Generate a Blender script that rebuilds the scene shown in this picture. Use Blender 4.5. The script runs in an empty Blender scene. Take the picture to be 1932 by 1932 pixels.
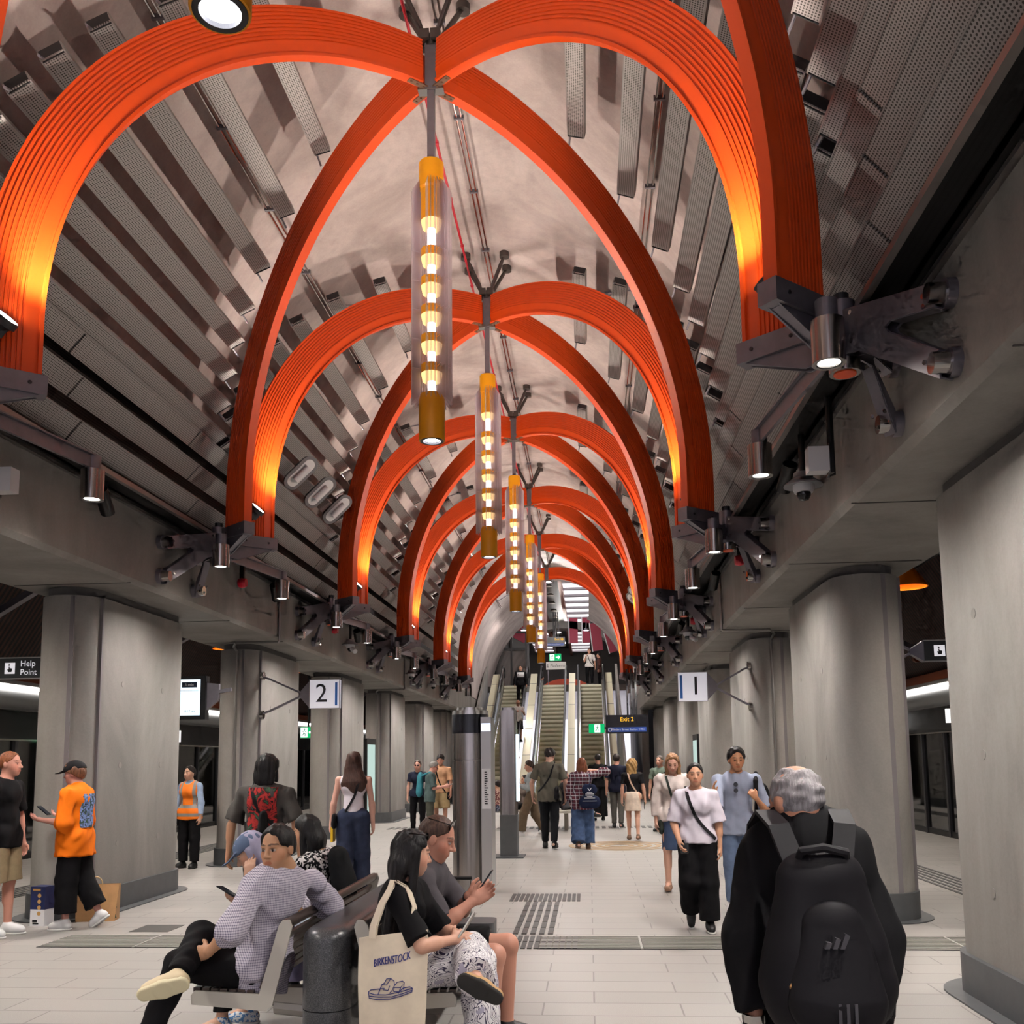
import bpy, math, random
import numpy as np
from mathutils import Vector, Matrix
random.seed(7)
PI = math.pi
SC = bpy.context.scene
COL = SC.collection
V = Vector

# ------------------------------------------------------------------ materials
def lin(c):
    if isinstance(c, str):
        c = [int(c[i:i+2], 16)/255 for i in (0, 2, 4)]
        c = [x/12.92 if x <= .04045 else ((x+.055)/1.055)**2.4 for x in c]
    return tuple(c[:3])+(1.0,)

class NT:
    def __init__(s, name):
        s.m = bpy.data.materials.new(name); s.m.use_nodes = True
        s.t = s.m.node_tree; s.n = s.t.nodes; s.p = s.n['Principled BSDF']; s.out = s.n['Material Output']
    def node(s, typ, **k):
        n = s.n.new(typ)
        for a, b in k.items(): setattr(n, a, b)
        return n
    def link(s, a, b): s.t.links.new(a, b)
    def pos(s, scale=(1, 1, 1), rot=(0, 0, 0), coord='POS'):
        if coord == 'POS': o = s.node('ShaderNodeNewGeometry').outputs['Position']
        else: o = s.node('ShaderNodeTexCoord').outputs['Object']
        mp = s.node('ShaderNodeMapping'); mp.inputs['Scale'].default_value = scale; mp.inputs['Rotation'].default_value = rot
        s.link(o, mp.inputs[0]); return mp.outputs[0]
    def noise(s, vec, scale, detail=4, rough=.55, dist=0):
        n = s.node('ShaderNodeTexNoise'); s.link(vec, n.inputs['Vector'])
        n.inputs['Scale'].default_value = scale; n.inputs['Detail'].default_value = detail
        n.inputs['Roughness'].default_value = rough; n.inputs['Distortion'].default_value = dist
        return n.outputs['Fac']
    def ramp(s, fac, stops):
        r = s.node('ShaderNodeValToRGB'); s.link(fac, r.inputs[0]); e = r.color_ramp.elements
        while len(e) < len(stops): e.new(.5)
        for el, (p, c) in zip(e, stops): el.position = p; el.color = lin(c)
        return r.outputs[0]
    def math(s, op, a, b=None, clamp=False):
        n = s.node('ShaderNodeMath', operation=op); n.use_clamp = clamp
        for i, x in enumerate((a, b)):
            if x is None: continue
            if isinstance(x, (int, float)): n.inputs[i].default_value = x
            else: s.link(x, n.inputs[i])
        return n.outputs[0]
    def mix(s, fac, a, b, mode='MIX'):
        n = s.node('ShaderNodeMix', data_type='RGBA', blend_type=mode)
        for i, x in ((0, fac), (6, a), (7, b)):
            if isinstance(x, (int, float)): n.inputs[i].default_value = x
            elif isinstance(x, (str, tuple, list)): n.inputs[i].default_value = lin(x)
            else: s.link(x, n.inputs[i])
        return n.outputs[2]
    def base(s, c):
        if isinstance(c, (str, tuple, list)): s.p.inputs['Base Color'].default_value = lin(c)
        else: s.link(c, s.p.inputs['Base Color'])
    def set(s, rough=.5, metal=0, spec=.5):
        for k, x in (('Roughness', rough), ('Metallic', metal), ('Specular IOR Level', spec)):
            if isinstance(x, (int, float)): s.p.inputs[k].default_value = x
            else: s.link(x, s.p.inputs[k])
    def bump(s, h, strength=.3, dist=.01):
        b = s.node('ShaderNodeBump'); b.inputs['Strength'].default_value = strength; b.inputs['Distance'].default_value = dist
        s.link(h, b.inputs['Height']); s.link(b.outputs[0], s.p.inputs['Normal'])

_mc = {}
def M(name, color='808080', rough=.5, metal=0, spec=.5, var=0, vs=6, stretch=(1, 1, 1), bump=0, bs=60):
    if name in _mc: return _mc[name]
    a = NT(name)
    if var:
        f = a.noise(a.pos(stretch), vs)
        c = lin(color); lo = tuple(x*(1-var) for x in c[:3]); hi = tuple(min(1, x*(1+var)) for x in c[:3])
        a.base(a.ramp(f, [(.3, lo), (.7, hi)]))
    else: a.base(color)
    a.set(rough, metal, spec)
    if bump: a.bump(a.noise(a.pos(), bs, 3), bump, .004)
    _mc[name] = a.m; return a.m

def emit(name, color, strength):
    if name in _mc: return _mc[name]
    a = NT(name); e = a.node('ShaderNodeEmission'); e.inputs[0].default_value = lin(color); e.inputs[1].default_value = strength
    a.link(e.outputs[0], a.out.inputs[0]); _mc[name] = a.m
    if name not in ('led_tube', 'skylight_lit', 'totem_screen'): a.m.cycles.emission_sampling = 'NONE'   # small glowing parts: their light comes from the lamps beside them
    return a.m

# ------------------------------------------------------------------ mesh builder
class MB:
    def __init__(s): s.v = []; s.f = []; s.mi = []
    def add(s, vs, fs, m=0):
        b = len(s.v); s.v += [tuple(x) for x in vs]; s.f += [tuple(i+b for i in f) for f in fs]; s.mi += [m]*len(fs); return s
    def box(s, lo, hi, m=0):
        x0, y0, z0 = lo; x1, y1, z1 = hi
        return s.add([(x0,y0,z0),(x1,y0,z0),(x1,y1,z0),(x0,y1,z0),(x0,y0,z1),(x1,y0,z1),(x1,y1,z1),(x0,y1,z1)],
                     [(0,3,2,1),(4,5,6,7),(0,1,5,4),(1,2,6,5),(2,3,7,6),(3,0,4,7)], m)
    def obox(s, c, ax, ay, az, m=0):
        c, ax, ay, az = map(V, (c, ax, ay, az)); vs = []
        for k in (-1, 1):
            for i, j in ((-1,-1),(1,-1),(1,1),(-1,1)): vs.append(c+ax*i+ay*j+az*k)
        return s.add(vs, [(0,3,2,1),(4,5,6,7),(0,1,5,4),(1,2,6,5),(2,3,7,6),(3,0,4,7)], m)
    def bar(s, p, q, w, t, up=(0,0,1), m=0):
        p, q = V(p), V(q); d = (q-p); L = d.length; d.normalize(); sd = d.cross(V(up))
        if sd.length < 1e-4: sd = d.cross(V((1,0,0)))
        sd.normalize(); u = sd.cross(d)
        return s.obox((p+q)/2, sd*w/2, d*L/2, u*t/2, m)
    def cyl(s, p, q, r, r2=None, n=16, m=0, caps=True):
        r2 = r if r2 is None else r2; p, q = V(p), V(q); d = (q-p).normalized()
        a = d.orthogonal().normalized(); b = d.cross(a); vs = []
        for c, rr in ((p, r), (q, r2)):
            for i in range(n): t = 2*PI*i/n; vs.append(c+(a*math.cos(t)+b*math.sin(t))*rr)
        fs = [(i, (i+1)%n, n+(i+1)%n, n+i) for i in range(n)]
        if caps: fs += [tuple(range(n-1,-1,-1)), tuple(range(n, 2*n))]
        return s.add(vs, fs, m)
    def tube(s, pts, r, n=8, m=0, close=False):
        pts = [V(p) for p in pts]; N = len(pts); rs = r if isinstance(r, (list, tuple)) else [r]*N
        a = None; vs = []
        for i, p in enumerate(pts):
            d = (pts[min(i+1, N-1)]-pts[max(i-1, 0)]).normalized()
            a = d.orthogonal() if a is None else a-d*a.dot(d)
            a.normalize(); b = d.cross(a)
            for k in range(n): t = 2*PI*k/n; vs.append(p+(a*math.cos(t)+b*math.sin(t))*rs[i])
        fs = [(i*n+k, i*n+(k+1)%n, (i+1)*n+(k+1)%n, (i+1)*n+k) for i in range(N-1) for k in range(n)]
        fs += [tuple(range(n-1,-1,-1)), tuple(range((N-1)*n, N*n))]
        return s.add(vs, fs, m)
    def lathe(s, prof, c=(0,0,0), n=24, m=0, ax=(0,0,1)):
        c = V(c); d = V(ax).normalized(); a = d.orthogonal().normalized(); b = d.cross(a); vs = []
        for r, z in prof:
            for k in range(n): t = 2*PI*k/n; vs.append(c+d*z+(a*math.cos(t)+b*math.sin(t))*max(r, 1e-4))
        fs = [(i*n+k, i*n+(k+1)%n, (i+1)*n+(k+1)%n, (i+1)*n+k) for i in range(len(prof)-1) for k in range(n)]
        return s.add(vs, fs, m)
    def prism(s, poly, o, u, v, d, m=0):
        o, u, v, d = map(V, (o, u, v, d)); n = len(poly)
        vs = [o+u*x+v*y for x, y in poly]+[o+u*x+v*y+d for x, y in poly]
        return s.add(vs, [tuple(range(n-1,-1,-1)), tuple(range(n, 2*n))]+[(i, (i+1)%n, n+(i+1)%n, n+i) for i in range(n)], m)
    def sweep(s, frames, poly, m=0, closed=True, caps=True):
        # frames: list of (origin, u, v); poly: list of (a,b)
        n = len(poly); vs = []
        for o, u, v in frames:
            o, u, v = V(o), V(u), V(v)
            for a, b in poly: vs.append(o+u*a+v*b)
        k = n if closed else n-1
        fs = [(i*n+j, i*n+(j+1)%n, (i+1)*n+(j+1)%n, (i+1)*n+j) for i in range(len(frames)-1) for j in range(k)]
        if caps and closed: fs += [tuple(range(n-1,-1,-1)), tuple(range((len(frames)-1)*n, len(frames)*n))]
        return s.add(vs, fs, m)
    def text(s, body, size, o, u, v, m=0, align='CENTER', depth=.002):
        key = (body, align)
        if key not in _tx:
            c = bpy.data.curves.new('lettering', 'FONT'); c.body = body; c.align_x = align; c.align_y = 'CENTER'; c.size = 1; c.resolution_u = 3
            ob = bpy.data.objects.new('lettering', c); me = bpy.data.meshes.new_from_object(ob)
            _tx[key] = ([tuple(w.co) for w in me.vertices], [tuple(p.vertices) for p in me.polygons])
            bpy.data.meshes.remove(me); bpy.data.objects.remove(ob); bpy.data.curves.remove(c)
        vs, fs = _tx[key]; o, u, v = V(o), V(u).normalized(), V(v).normalized()
        nn = u.cross(v)*depth
        return s.add([o+u*x*size+v*y*size+nn for x, y, z in vs], fs, m)
    def build(s, name, mats, parent=None, smooth=.6, loc=None, mirror=False):
        me = bpy.data.meshes.new(name); vs = s.v; fs = s.f
        if mirror: vs = [(-x, y, z) for x, y, z in vs]; fs = [f[::-1] for f in fs]
        me.from_pydata(vs, [], fs); mats = mats if isinstance(mats, (list, tuple)) else [mats]
        for mm in mats: me.materials.append(mm)
        if any(s.mi): me.polygons.foreach_set('material_index', s.mi)
        if smooth: me.polygons.foreach_set('use_smooth', [True]*len(fs)); me.set_sharp_from_angle(angle=smooth)
        me.update(); return put(name, me, parent, loc)
_tx = {}

def put(name, me, parent=None, loc=None):
    o = bpy.data.objects.new(name, me); COL.objects.link(o)
    if parent: o.parent = parent
    if loc is not None: o.location = loc
    return o
def tag(o, label=None, cat=None, group=None, kind=None):
    for k, x in (('label', label), ('category', cat), ('group', group), ('kind', kind)):
        if x: o[k] = x
    return o
def thing(name, label, cat, loc=(0,0,0), rz=0, group=None):
    o = bpy.data.objects.new(name, None); COL.objects.link(o); o.location = loc; o.rotation_euler = (0, 0, rz)
    o.empty_display_size = .1
    return tag(o, label, cat, group)
def dup(r, loc, rz=0, label=None):
    c = r.copy(); COL.objects.link(c); c.location = loc; c.rotation_euler = (0, 0, rz)
    if label: c['label'] = label
    for ch in list(r.children):
        k = ch.copy(); COL.objects.link(k); k.parent = c
        for g in list(ch.children):
            h = g.copy(); COL.objects.link(h); h.parent = k
    return c
ORD = ['nearest', 'second', 'third', 'fourth', 'fifth', 'sixth', 'seventh', 'eighth', 'ninth', 'tenth', 'eleventh', 'twelfth']
def light(name, typ, loc, energy, color=(1,1,1), **k):
    l = bpy.data.lights.new(name, typ); l.energy = energy; l.color = color
    for a, b in k.items():
        if a not in ('dir',): setattr(l, a, b)
    o = bpy.data.objects.new(name, l); COL.objects.link(o); o.location = loc
    if 'dir' in k: o.rotation_euler = V(k['dir']).to_track_quat('-Z', 'Y').to_euler()
    return o

# ------------------------------------------------------------------ survey of the hall (metres)
XC, SX, Y0, SP = -1.4355, 3.15, 6.063, 5.27
node_y = lambda k: Y0+(k-1)*SP
apex_y = lambda k: Y0+(k-.5)*SP
ZN, ZA = 4.49, 8.365
DOWN_W, FLOOD_W, WORLD_W, EXPO, SIDE_W, LANT_W = 340, 440, 1.0, .33, 300, 95
# ------------------------------------------------------------------ materials of the hall
def concrete(name, c1, c2, c3, streak=.25, rough=.75):
    a = NT(name)
    big = a.noise(a.pos((1, 1, .45)), .9, 5, .6, .6); st = a.noise(a.pos((5, 5, .35)), 1.6, 4, .6)
    fine = a.noise(a.pos(), 45, 3)
    c = a.ramp(big, [(.3, c1), (.52, c2), (.75, c3)])
    c = a.mix(a.math('MULTIPLY', a.math('SUBTRACT', st, .45, True), streak*3, True), c, c1)
    c = a.mix(.12, c, a.ramp(fine, [(.3, c1), (.7, c3)]))
    a.base(c); a.set(rough, 0, .35); a.bump(fine, .12, .004); return a.m
CONC = concrete('concrete', '6f6c69', '86827e', '98948f')
VAULTC = concrete('vault_concrete', '8f8380', 'b0a39f', 'c4b7b2', .4)
ORANGE = M('orange_paint', 'e04c12', .4, 0, .5, var=.06, vs=2)
STEEL = M('bracket_steel', '77737a', .42, .55, .5, var=.08, vs=12)
PLANK_S = M('plank_edge', '9a9694', .4, .5)
BRUSH = M('brushed_steel', 'b5b0ad', .22, 1, .5, var=.12, vs=25, stretch=(1, 1, .05))
CHROME = M('chrome', 'd0cdca', .12, 1)
BLACK = M('black_paint', '0b0b0d', .45)
DARK = M('charcoal_paint', '232327', .5)
GREYD = M('dark_grey_plinth', '4b4d4f', .5, var=.1, vs=8)
AMBER = M('amber_paint', 'ea9c10', .42)
REDP = M('red_pipe', 'b3172a', .4)
WHITE = M('white_panel', 'e3e1e2', .45)
BLUE = M('blue_panel', '2f6fc0', .45)
INK = M('black_ink', '0c0c10', .5)
RUST = M('copper_trim', '7d3d1d', .4, .5)
LAMP = emit('lamp_lens', 'fff4e6', 40)
LEDW = emit('led_tube', 'fffaf2', 9)
def perforated(name, c, hole, pitch=.022):
    a = NT(name)
    p = a.node('ShaderNodeSeparateXYZ'); a.link(a.pos((1/pitch,)*3, coord='OBJ'), p.inputs[0])
    fx = a.math('SUBTRACT', a.math('FRACT', p.outputs[0]), .5); fy = a.math('SUBTRACT', a.math('FRACT', p.outputs[1]), .5)
    d = a.math('SQRT', a.math('ADD', a.math('MULTIPLY', fx, fx), a.math('MULTIPLY', fy, fy)))
    hl = a.math('LESS_THAN', d, .3)
    a.base(a.mix(hl, c, hole)); a.set(.5, .25, .4); return a.m
PERF = perforated('perforated_metal', 'a5a19f', '45423f')
def louvre(name, c, hole, pitch=.03):
    a = NT(name); p = a.node('ShaderNodeSeparateXYZ'); a.link(a.pos((1/pitch,)*3), p.inputs[0])
    q = a.math('LESS_THAN', a.math('FRACT', a.math('ADD', p.outputs[2], a.math('MULTIPLY', p.outputs[0], .73))), .35)
    a.base(a.mix(q, c, hole)); a.set(.6, 0, .3); return a.m
LOUV = louvre('dark_louvre', '3a3230', '0c0a0a')
BLOUV = louvre('black_louvre', '0c0b0d', '000000')
def floor_mat():
    a = NT('granite_paving'); v = a.pos()
    b = a.node('ShaderNodeTexBrick'); a.link(v, b.inputs['Vector'])
    b.offset = .37; b.offset_frequency = 2; b.inputs['Scale'].default_value = 1
    b.inputs['Brick Width'].default_value = .92; b.inputs['Row Height'].default_value = .32
    b.inputs['Mortar Size'].default_value = .006; b.inputs['Mortar Smooth'].default_value = .1
    b.inputs['Color1'].default_value = lin('8e8a86'); b.inputs['Color2'].default_value = lin('83807c'); b.inputs['Mortar'].default_value = lin('332f2d')
    s = a.noise(a.pos(), 260, 2, .7); c = a.mix(.5, b.outputs[0], a.ramp(s, [(.35, '6b6764'), (.5, 'b3ada8'), (.65, 'd8d2cc')]), 'MULTIPLY')
    c = a.mix(.6, b.outputs[0], a.mix(.5, b.outputs[0], a.ramp(s, [(.35, '7b7774'), (.5, 'b3ada8'), (.65, 'd8d2cc')])))
    big = a.noise(a.pos(), .8, 3); c = a.mix(a.math('MULTIPLY', big, .18), c, '8f8a84')
    a.base(c); a.set(.42, 0, .4); return a.m
FLOORM = floor_mat()
def slats():
    a = NT('timber_slats'); p = a.node('ShaderNodeSeparateXYZ'); a.link(a.pos((1, 9, 1)), p.inputs[0])
    q = a.math('LESS_THAN', a.math('FRACT', p.outputs[1]), .5)
    a.base(a.mix(q, '3c1f18', '080505')); a.set(.6, 0, .3); return a.m
SLATS = slats()
def glassy(name, tint, tf, rough=.05, diff='ffffff', df=.1):
    a = NT(name); tr = a.node('ShaderNodeBsdfTransparent'); tr.inputs[0].default_value = lin(tint)
    gl = a.node('ShaderNodeBsdfGlossy'); gl.inputs['Roughness'].default_value = rough
    di = a.node('ShaderNodeBsdfTranslucent'); di.inputs[0].default_value = lin(diff)
    m1 = a.node('ShaderNodeMixShader'); m1.inputs[0].default_value = df; a.link(gl.outputs[0], m1.inputs[1]); a.link(di.outputs[0], m1.inputs[2])
    m2 = a.node('ShaderNodeMixShader'); m2.inputs[0].default_value = tf; a.link(m1.outputs[0], m2.inputs[1]); a.link(tr.outputs[0], m2.inputs[2])
    a.link(m2.outputs[0], a.out.inputs[0]); return a.m
FIN = glassy('fin_glass', 'f8f4fa', .64, .12, 'fff6f4', .85)
GLASS = glassy('clear_glass', 'dfe4e4', .86, .03, 'ffffff', .05)
SCREENG = glassy('screen_glass', '9a9d9c', .7, .04, '202020', .1)

# ------------------------------------------------------------------ floor, vault, side walls
YA, YB, YP = -9.0, 34.6, 41.0
def struct(name, mb, m, **k): return tag(mb.build(name, m, **k), kind='structure')
struct('floor', MB().box((-13, YA, -.2), (10.2, 47, 0)), FLOORM)
va, vb, vc = 3.62, 4.5, 4.965
def vault_pts(a, b, n=40):
    pts = [(a, 4.45)]+[(a*math.cos(t*PI/n), vc+b*math.sin(t*PI/n)) for t in range(n+1)]+[(-a, 4.45)]
    return pts
mb = MB(); prof = vault_pts(va, vb)
outer = [(x*1.12, 4.45 if z < 4.5 else vc+(z-vc)*1.1) for x, z in prof]
ring = prof+outer[::-1]
mb.sweep([((XC, y, 0), (1,0,0), (0,0,1)) for y in (YA, 6, 16, 26, YP)], ring)
YQ = 50.0
def barrel(ts):   # plain barrel over the escalators, slotted open at its crown for the skylight
    a = [(va*math.cos(t), vc+vb*math.sin(t)) for t in ts]; return a+[(x*1.1, vc+(z-vc)*1.08) for x, z in a[::-1]]
up3 = ((1,0,0), (0,0,1))
for lo, hi in ((-.12, 1.12), (1.93, PI+.12)): mb.sweep([((XC, y, 0),)+up3 for y in (YP, YQ)], barrel([lo+(hi-lo)*i/18 for i in range(19)]))
struct('ceiling', mb, VAULTC)
# side platforms: lids, slatted walls, platform screens
for s, nm in ((-1, 'left'), (1, 'right')):
    X = lambda d: XC+s*d
    def bx(mb, d0, d1, y0, y1, z0, z1, m=0):
        x0, x1 = sorted((X(d0), X(d1))); mb.box((x0, y0, z0), (x1, y1, z1), m)
    mb = MB(); bx(mb, 4.9, 10.6, YA, 47, 4.9, 5.1); struct('ceiling_'+nm, mb, DARK)
    mb = MB(); mb.prism([(8.25, 3.2), (9.0, 3.2), (7.9, 4.9), (7.2, 4.9)], (XC, YA, 0), (s,0,0), (0,0,1), (0, 56, 0)); struct('wall_'+nm, mb, SLATS)
    mb = MB(); bx(mb, 8.1, 8.3, YA, 47, 3.08, 3.24); struct('trim_1' if s < 0 else 'trim_2', mb, RUST)
    mb = MB(); bx(mb, 10.4, 10.6, YA, 47, -.2, 4.9); struct('wall_track_'+nm, mb, BLACK)
    # lighting trough + tube
    t = thing('platform_light_strip', 'long white light strip over the %s platform doors' % nm, 'light strip', (X(8.3), 19, 2.98))
    m1 = MB(); m1.box((-.16, -28, .04), (.16, 28, .1)); m1.build('housing', M('trough_grey', '8e8e8c', .4, .4), t)
    m1 = MB(); m1.box((-.035, -28, -.01), (.035, 28, .04)); m1.build('tube', LEDW, t)
    mb = MB(); pr = [(8.62+.28*math.cos(a), 2.88+.24*math.sin(a)) for a in [PI/2+i*PI/10 for i in range(11)]]+[(8.95, 2.64), (8.95, 3.12)]
    mb.sweep([((XC, y, 0), (s,0,0), (0,0,1)) for y in (YA, 46.75)], pr)
    tag(mb.build('service_duct', M('duct_grey', '77787a', .45, .3)), 'rounded grey metal casing above the %s platform screen' % nm, 'duct')
    # screen doors
    sc = thing('platform_screen', 'black framed glass platform screen along the %s track' % nm, 'platform screen', (X(8.65), 0, 0))
    sgn = s
    m1 = MB(); x0, x1 = sorted((0, sgn*.25)); m1.box((x0, YA, 2.12), (x1, 46.75, 2.66)); m1.build('header', M('header_black', '101012', .3), sc)
    m1 = MB(); x0, x1 = sorted((-sgn*.005, sgn*.0)); m1.box((x0, YA, 2.10), (x1, 46.75, 2.13)); m1.box((x0, YA, 2.63), (x1, 46.75, 2.66)); m1.build('header_trim', CHROME, sc)
    y = YA; i = 0
    while y < 45.2:
        m1 = MB(); x0, x1 = sorted((0, sgn*.12)); m1.box((x0, y, 0), (x1, y+.09, 2.12)); m1.build('post', DARK, sc)
        m1 = MB(); x0, x1 = sorted((sgn*.05, sgn*.065)); m1.box((x0, y+.09, .12), (x1, y+1.32, 2.1)); m1.build('glass_pane', SCREENG, sc)
        m1 = MB(); x0, x1 = sorted((sgn*.02, sgn*.1)); m1.box((x0, y+.09, 0), (x1, y+1.32, .12)); m1.build('kick_plate', BLACK, sc)
        y += 1.3175; i += 1
    # train standing behind the screen: pale body side and lit windows seen through glass
    tr = thing('train', 'dim train standing behind the %s platform screen' % nm, 'train', (X(9.4), 0, 0))
    m1 = MB(); x0, x1 = sorted((0, sgn*.4)); m1.box((x0, 2, .1), (x1, 46.7, .95)); m1.box((x0, 2, 1.75), (x1, 46.7, 2.5)); m1.build('body_side', M('train_grey', '55565a', .4, .2), tr)
    m1 = MB(); x0, x1 = sorted((sgn*.03, sgn*.06)); m1.box((x0, 2, .95), (x1, 46.7, 1.75)); m1.build('window_band', M('train_window', '18191b', .08), tr)

# concrete beams
for s, nm in ((-1, 'left'), (1, 'right')):
    mb = MB(); mb.sweep([((XC, y, 0), (s,0,0), (0,0,1)) for y in (YA, 39.2)], [(3.55, 3.70), (3.60, 3.65), (4.95, 3.65), (4.95, 4.48), (3.55, 4.48)])
    b = tag(mb.build('concrete_beam', CONC), 'long grey concrete beam running over the %s row of columns' % nm, 'beam')
    # beam joints: thin grooves cut as dark inset strips
    mb = MB()
    for k in range(0, 8):
        y = node_y(k)-1.45+.02
        x0, x1 = sorted((XC+s*3.56, XC+s*4.9)); mb.box((x0, y, 3.645), (x1, y+.012, 3.652))
        y += 2.9; mb.box((x0, y, 3.645), (x1, y+.012, 3.652))
    mb.build('joint', M('joint_dark', '3c3a38', .8), b)
    # black recess over the beam with its two steel trims
    mb = MB(); x0, x1 = sorted((XC+s*3.24, XC+s*3.6)); mb.box((x0, YA, 4.50), (x1, YB, 4.58)); struct('trim_3' if s < 0 else 'trim_4', mb, BLOUV)
    for dd, zz, k in ((3.225, 4.49, 5), (3.53, 4.47, 7)):
        mb = MB(); x0, x1 = sorted((XC+s*(dd-.025), XC+s*(dd+.025))); mb.box((x0, YA, zz), (x1, YB, zz+.05)); struct('trim_%d' % (k+(s > 0)), mb, M('trim_steel', '8d8784', .35, .7))
    mb = MB(); x0, x1 = sorted((XC+s*3.42, XC+s*3.46)); mb.box((x0, YA, 4.5), (x1, YB, 6.05)); struct('wall_lining_'+nm, mb, LOUV)

# columns
def stadium(hx, hy, n=14):
    r = hx; pts = []
    for i in range(n+1): a = -PI/2*0+PI*i/n; pts.append((r*math.cos(a), (hy-r)+r*math.sin(a)))
    for i in range(n+1): a = PI+PI*i/n; pts.append((r*math.cos(a), -(hy-r)+r*math.sin(a)))
    return pts
def column():
    t = thing('concrete_column', '', 'column')
    up = ((1,0,0), (0,1,0))
    sh = MB(); P = stadium(.36, 1.33); sh.sweep([((0,0,.26),)+up, ((0,0,3.55),)+up], P); o = sh.build('shaft', CONC, t)
    g = MB()
    for e in (-1, 1):
        for a in ((.35, 1.25) if e < 0 else (.35,)):
            x = .36*math.sin(a); y = e*(.97+.36*math.cos(a)-.012); g.obox((x, y, 1.9), (.028, 0, 0), (0, .016, 0), (0, 0, 1.64))
    g.build('joint_strip', M('joint_concrete', '6c6769', .7), o)
    d = MB()
    for yy in (-.55, .5):
        for zz in (.75, 1.65, 2.6):
            for e in (-1, 1): d.cyl((e*.355, yy, zz), (e*.364, yy, zz), .035, n=14)
    d.build('tie_hole_plug', M('plug', '7f7b77', .7), o)
    c = MB(); c.sweep([((0,0,3.55),)+up, ((0,0,3.66),)+up], stadium(.31, 1.28)); c.build('shadow_gap', M('gap_shade_concrete', '5d5a58', .8), t)  # recess ring; its shade is put into the darker concrete colour
    b = MB(); b.sweep([((0,0,.0),)+up, ((0,0,.25),)+up, ((0,0,.275),)+up], stadium(.40, 1.37)); b.build('plinth', GREYD, t)
    f = MB(); f.sweep([((0,0,.0),)+up, ((0,0,.012),)+up], stadium(.52, 1.50)); f.build('base_plate', GREYD, t)
    return t
col0 = column(); first = True
for s, nm in ((-1, 'left'), (1, 'right')):
    for k in range(1, 8):
        lab = 'round-ended grey concrete column, %s in the %s row' % (ORD[k-1], nm)
        loc = (XC+s*4.41, node_y(k), 0)
        if first: col0.location = loc; col0['label'] = lab; first = False
        else: dup(col0, loc, 0, lab)

# ------------------------------------------------------------------ orange ribs
DD = math.hypot(SX, SP/2); UX, UY = SX/DD, SP/2/DD
def rib_profile():
    r = [(.052, 0), (.052, .028), (.032, .034), (.032, .06), (.050, .115)]
    p0, n = .122, 9
    for i in range(n):
        q = p0+i*.0345; r += [(.050, q+.018), (.040, q+.021), (.040, q+.0305), (.050, q+.0335)]
    r += [(.050, .452)]
    return r+[(-a, b) for a, b in r[::-1]]
def rib_mesh():
    R = 3.40; fr = []; N = 44
    t0 = math.acos(.115/R)
    for i in range(N+1):
        t = t0*(1-i/N); fr.append(((R*math.cos(t), 0, vc+R*math.sin(t)), (0,1,0), (math.cos(t), 0, math.sin(t))))
    for z in (4.75, ZN): fr.append(((R, 0, z), (0,1,0), (1,0,0)))
    mb = MB(); mb.sweep([(V(o)-V((0,0,ZA)), u, v) for o, u, v in fr], rib_profile()); return mb
rib0 = None
for k in range(0, 7):
    for s, nm in ((-1, 'left'), (1, 'right')):
        for e, en in ((-1, 'near'), (1, 'far')):
            if k == 6 and e > 0: continue
            lab = 'orange grooved half-arch, %s leg on the %s of the %s crown' % (en, nm, ('overhead',)+tuple(ORD) if False else (['overhead']+['%s hanging' % o for o in ORD])[k]+' lantern')
            rz = math.atan2(e*UY, s*UX)
            if rib0 is None:
                rib0 = thing('arch_rib', lab, 'arch', (XC, apex_y(k), ZA), rz, 'orange half-arches'); rib_mesh().build('rib_body', ORANGE, rib0, smooth=.35)
                m1 = MB()
                m1.obox((.10, 0, -.012), (.16, 0, 0), (0, .03, 0), (0, 0, .006))
                for i in range(4): m1.cyl((.02+.07*i, 0, -.03), (.02+.07*i, 0, -.015), .012, n=8)
                m1.build('bolt_plate', M('bolt_plate', '8a6a58', .35, .6), rib0)
            else: dup(rib0, (XC, apex_y(k), ZA), rz, lab)

# crown hubs with V struts
def crown():
    t = thing('crown_hub', '', 'connector', group='crown hubs')
    m1 = MB(); m1.box((-.055, -.055, -.03), (.055, .055, .46)); m1.build('post', STEEL, t)
    m1 = MB(); m1.box((-.13, -.05, -.04), (.13, .05, .0)); m1.build('plate', CHROME, t)
    m1 = MB(); m1.cyl((0,0,.44), (0,0,.56), .07, n=12)
    for a in range(4): q = PI/4+a*PI/2; m1.obox((.08*math.cos(q), .08*math.sin(q), .53), (.05,0,0), (0,.05,0), (0,0,.05))
    h = m1.build('strut_socket', M('strut_steel', '5c5552', .35, .7), t)
    for sx in (-1, 1):
        for sy in (-1, 1):
            p = V((.06*sx, .06*sy, .54)); q = V((.29*sx, .2*sy, 1.02))
            m1 = MB(); m1.tube([p, p+(q-p)*.12, p+(q-p)*.2, p+(q-p)*.8, p+(q-p)*.9, q], [.022, .022, .03, .03, .022, .022], 10)
            st = m1.build('strut', M('strut_steel'), t)
            m1 = MB(); m1.lathe([(0, 0), (.075, .0), (.075, .08), (.06, .1), (0, .1)], (.3*sx, .21*sy, 1.0), 18); m1.build('foot', M('strut_steel'), st)
    return t
c0 = None
for k in range(0, 7):
    lab = 'steel crown hub with four struts where the %s pair of arches cross' % (['overhead']+ORD)[k]
    if c0 is None: c0 = crown(); c0.location = (XC, apex_y(k), ZA); c0['label'] = lab
    else: dup(c0, (XC, apex_y(k), ZA), 0, lab)

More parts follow.
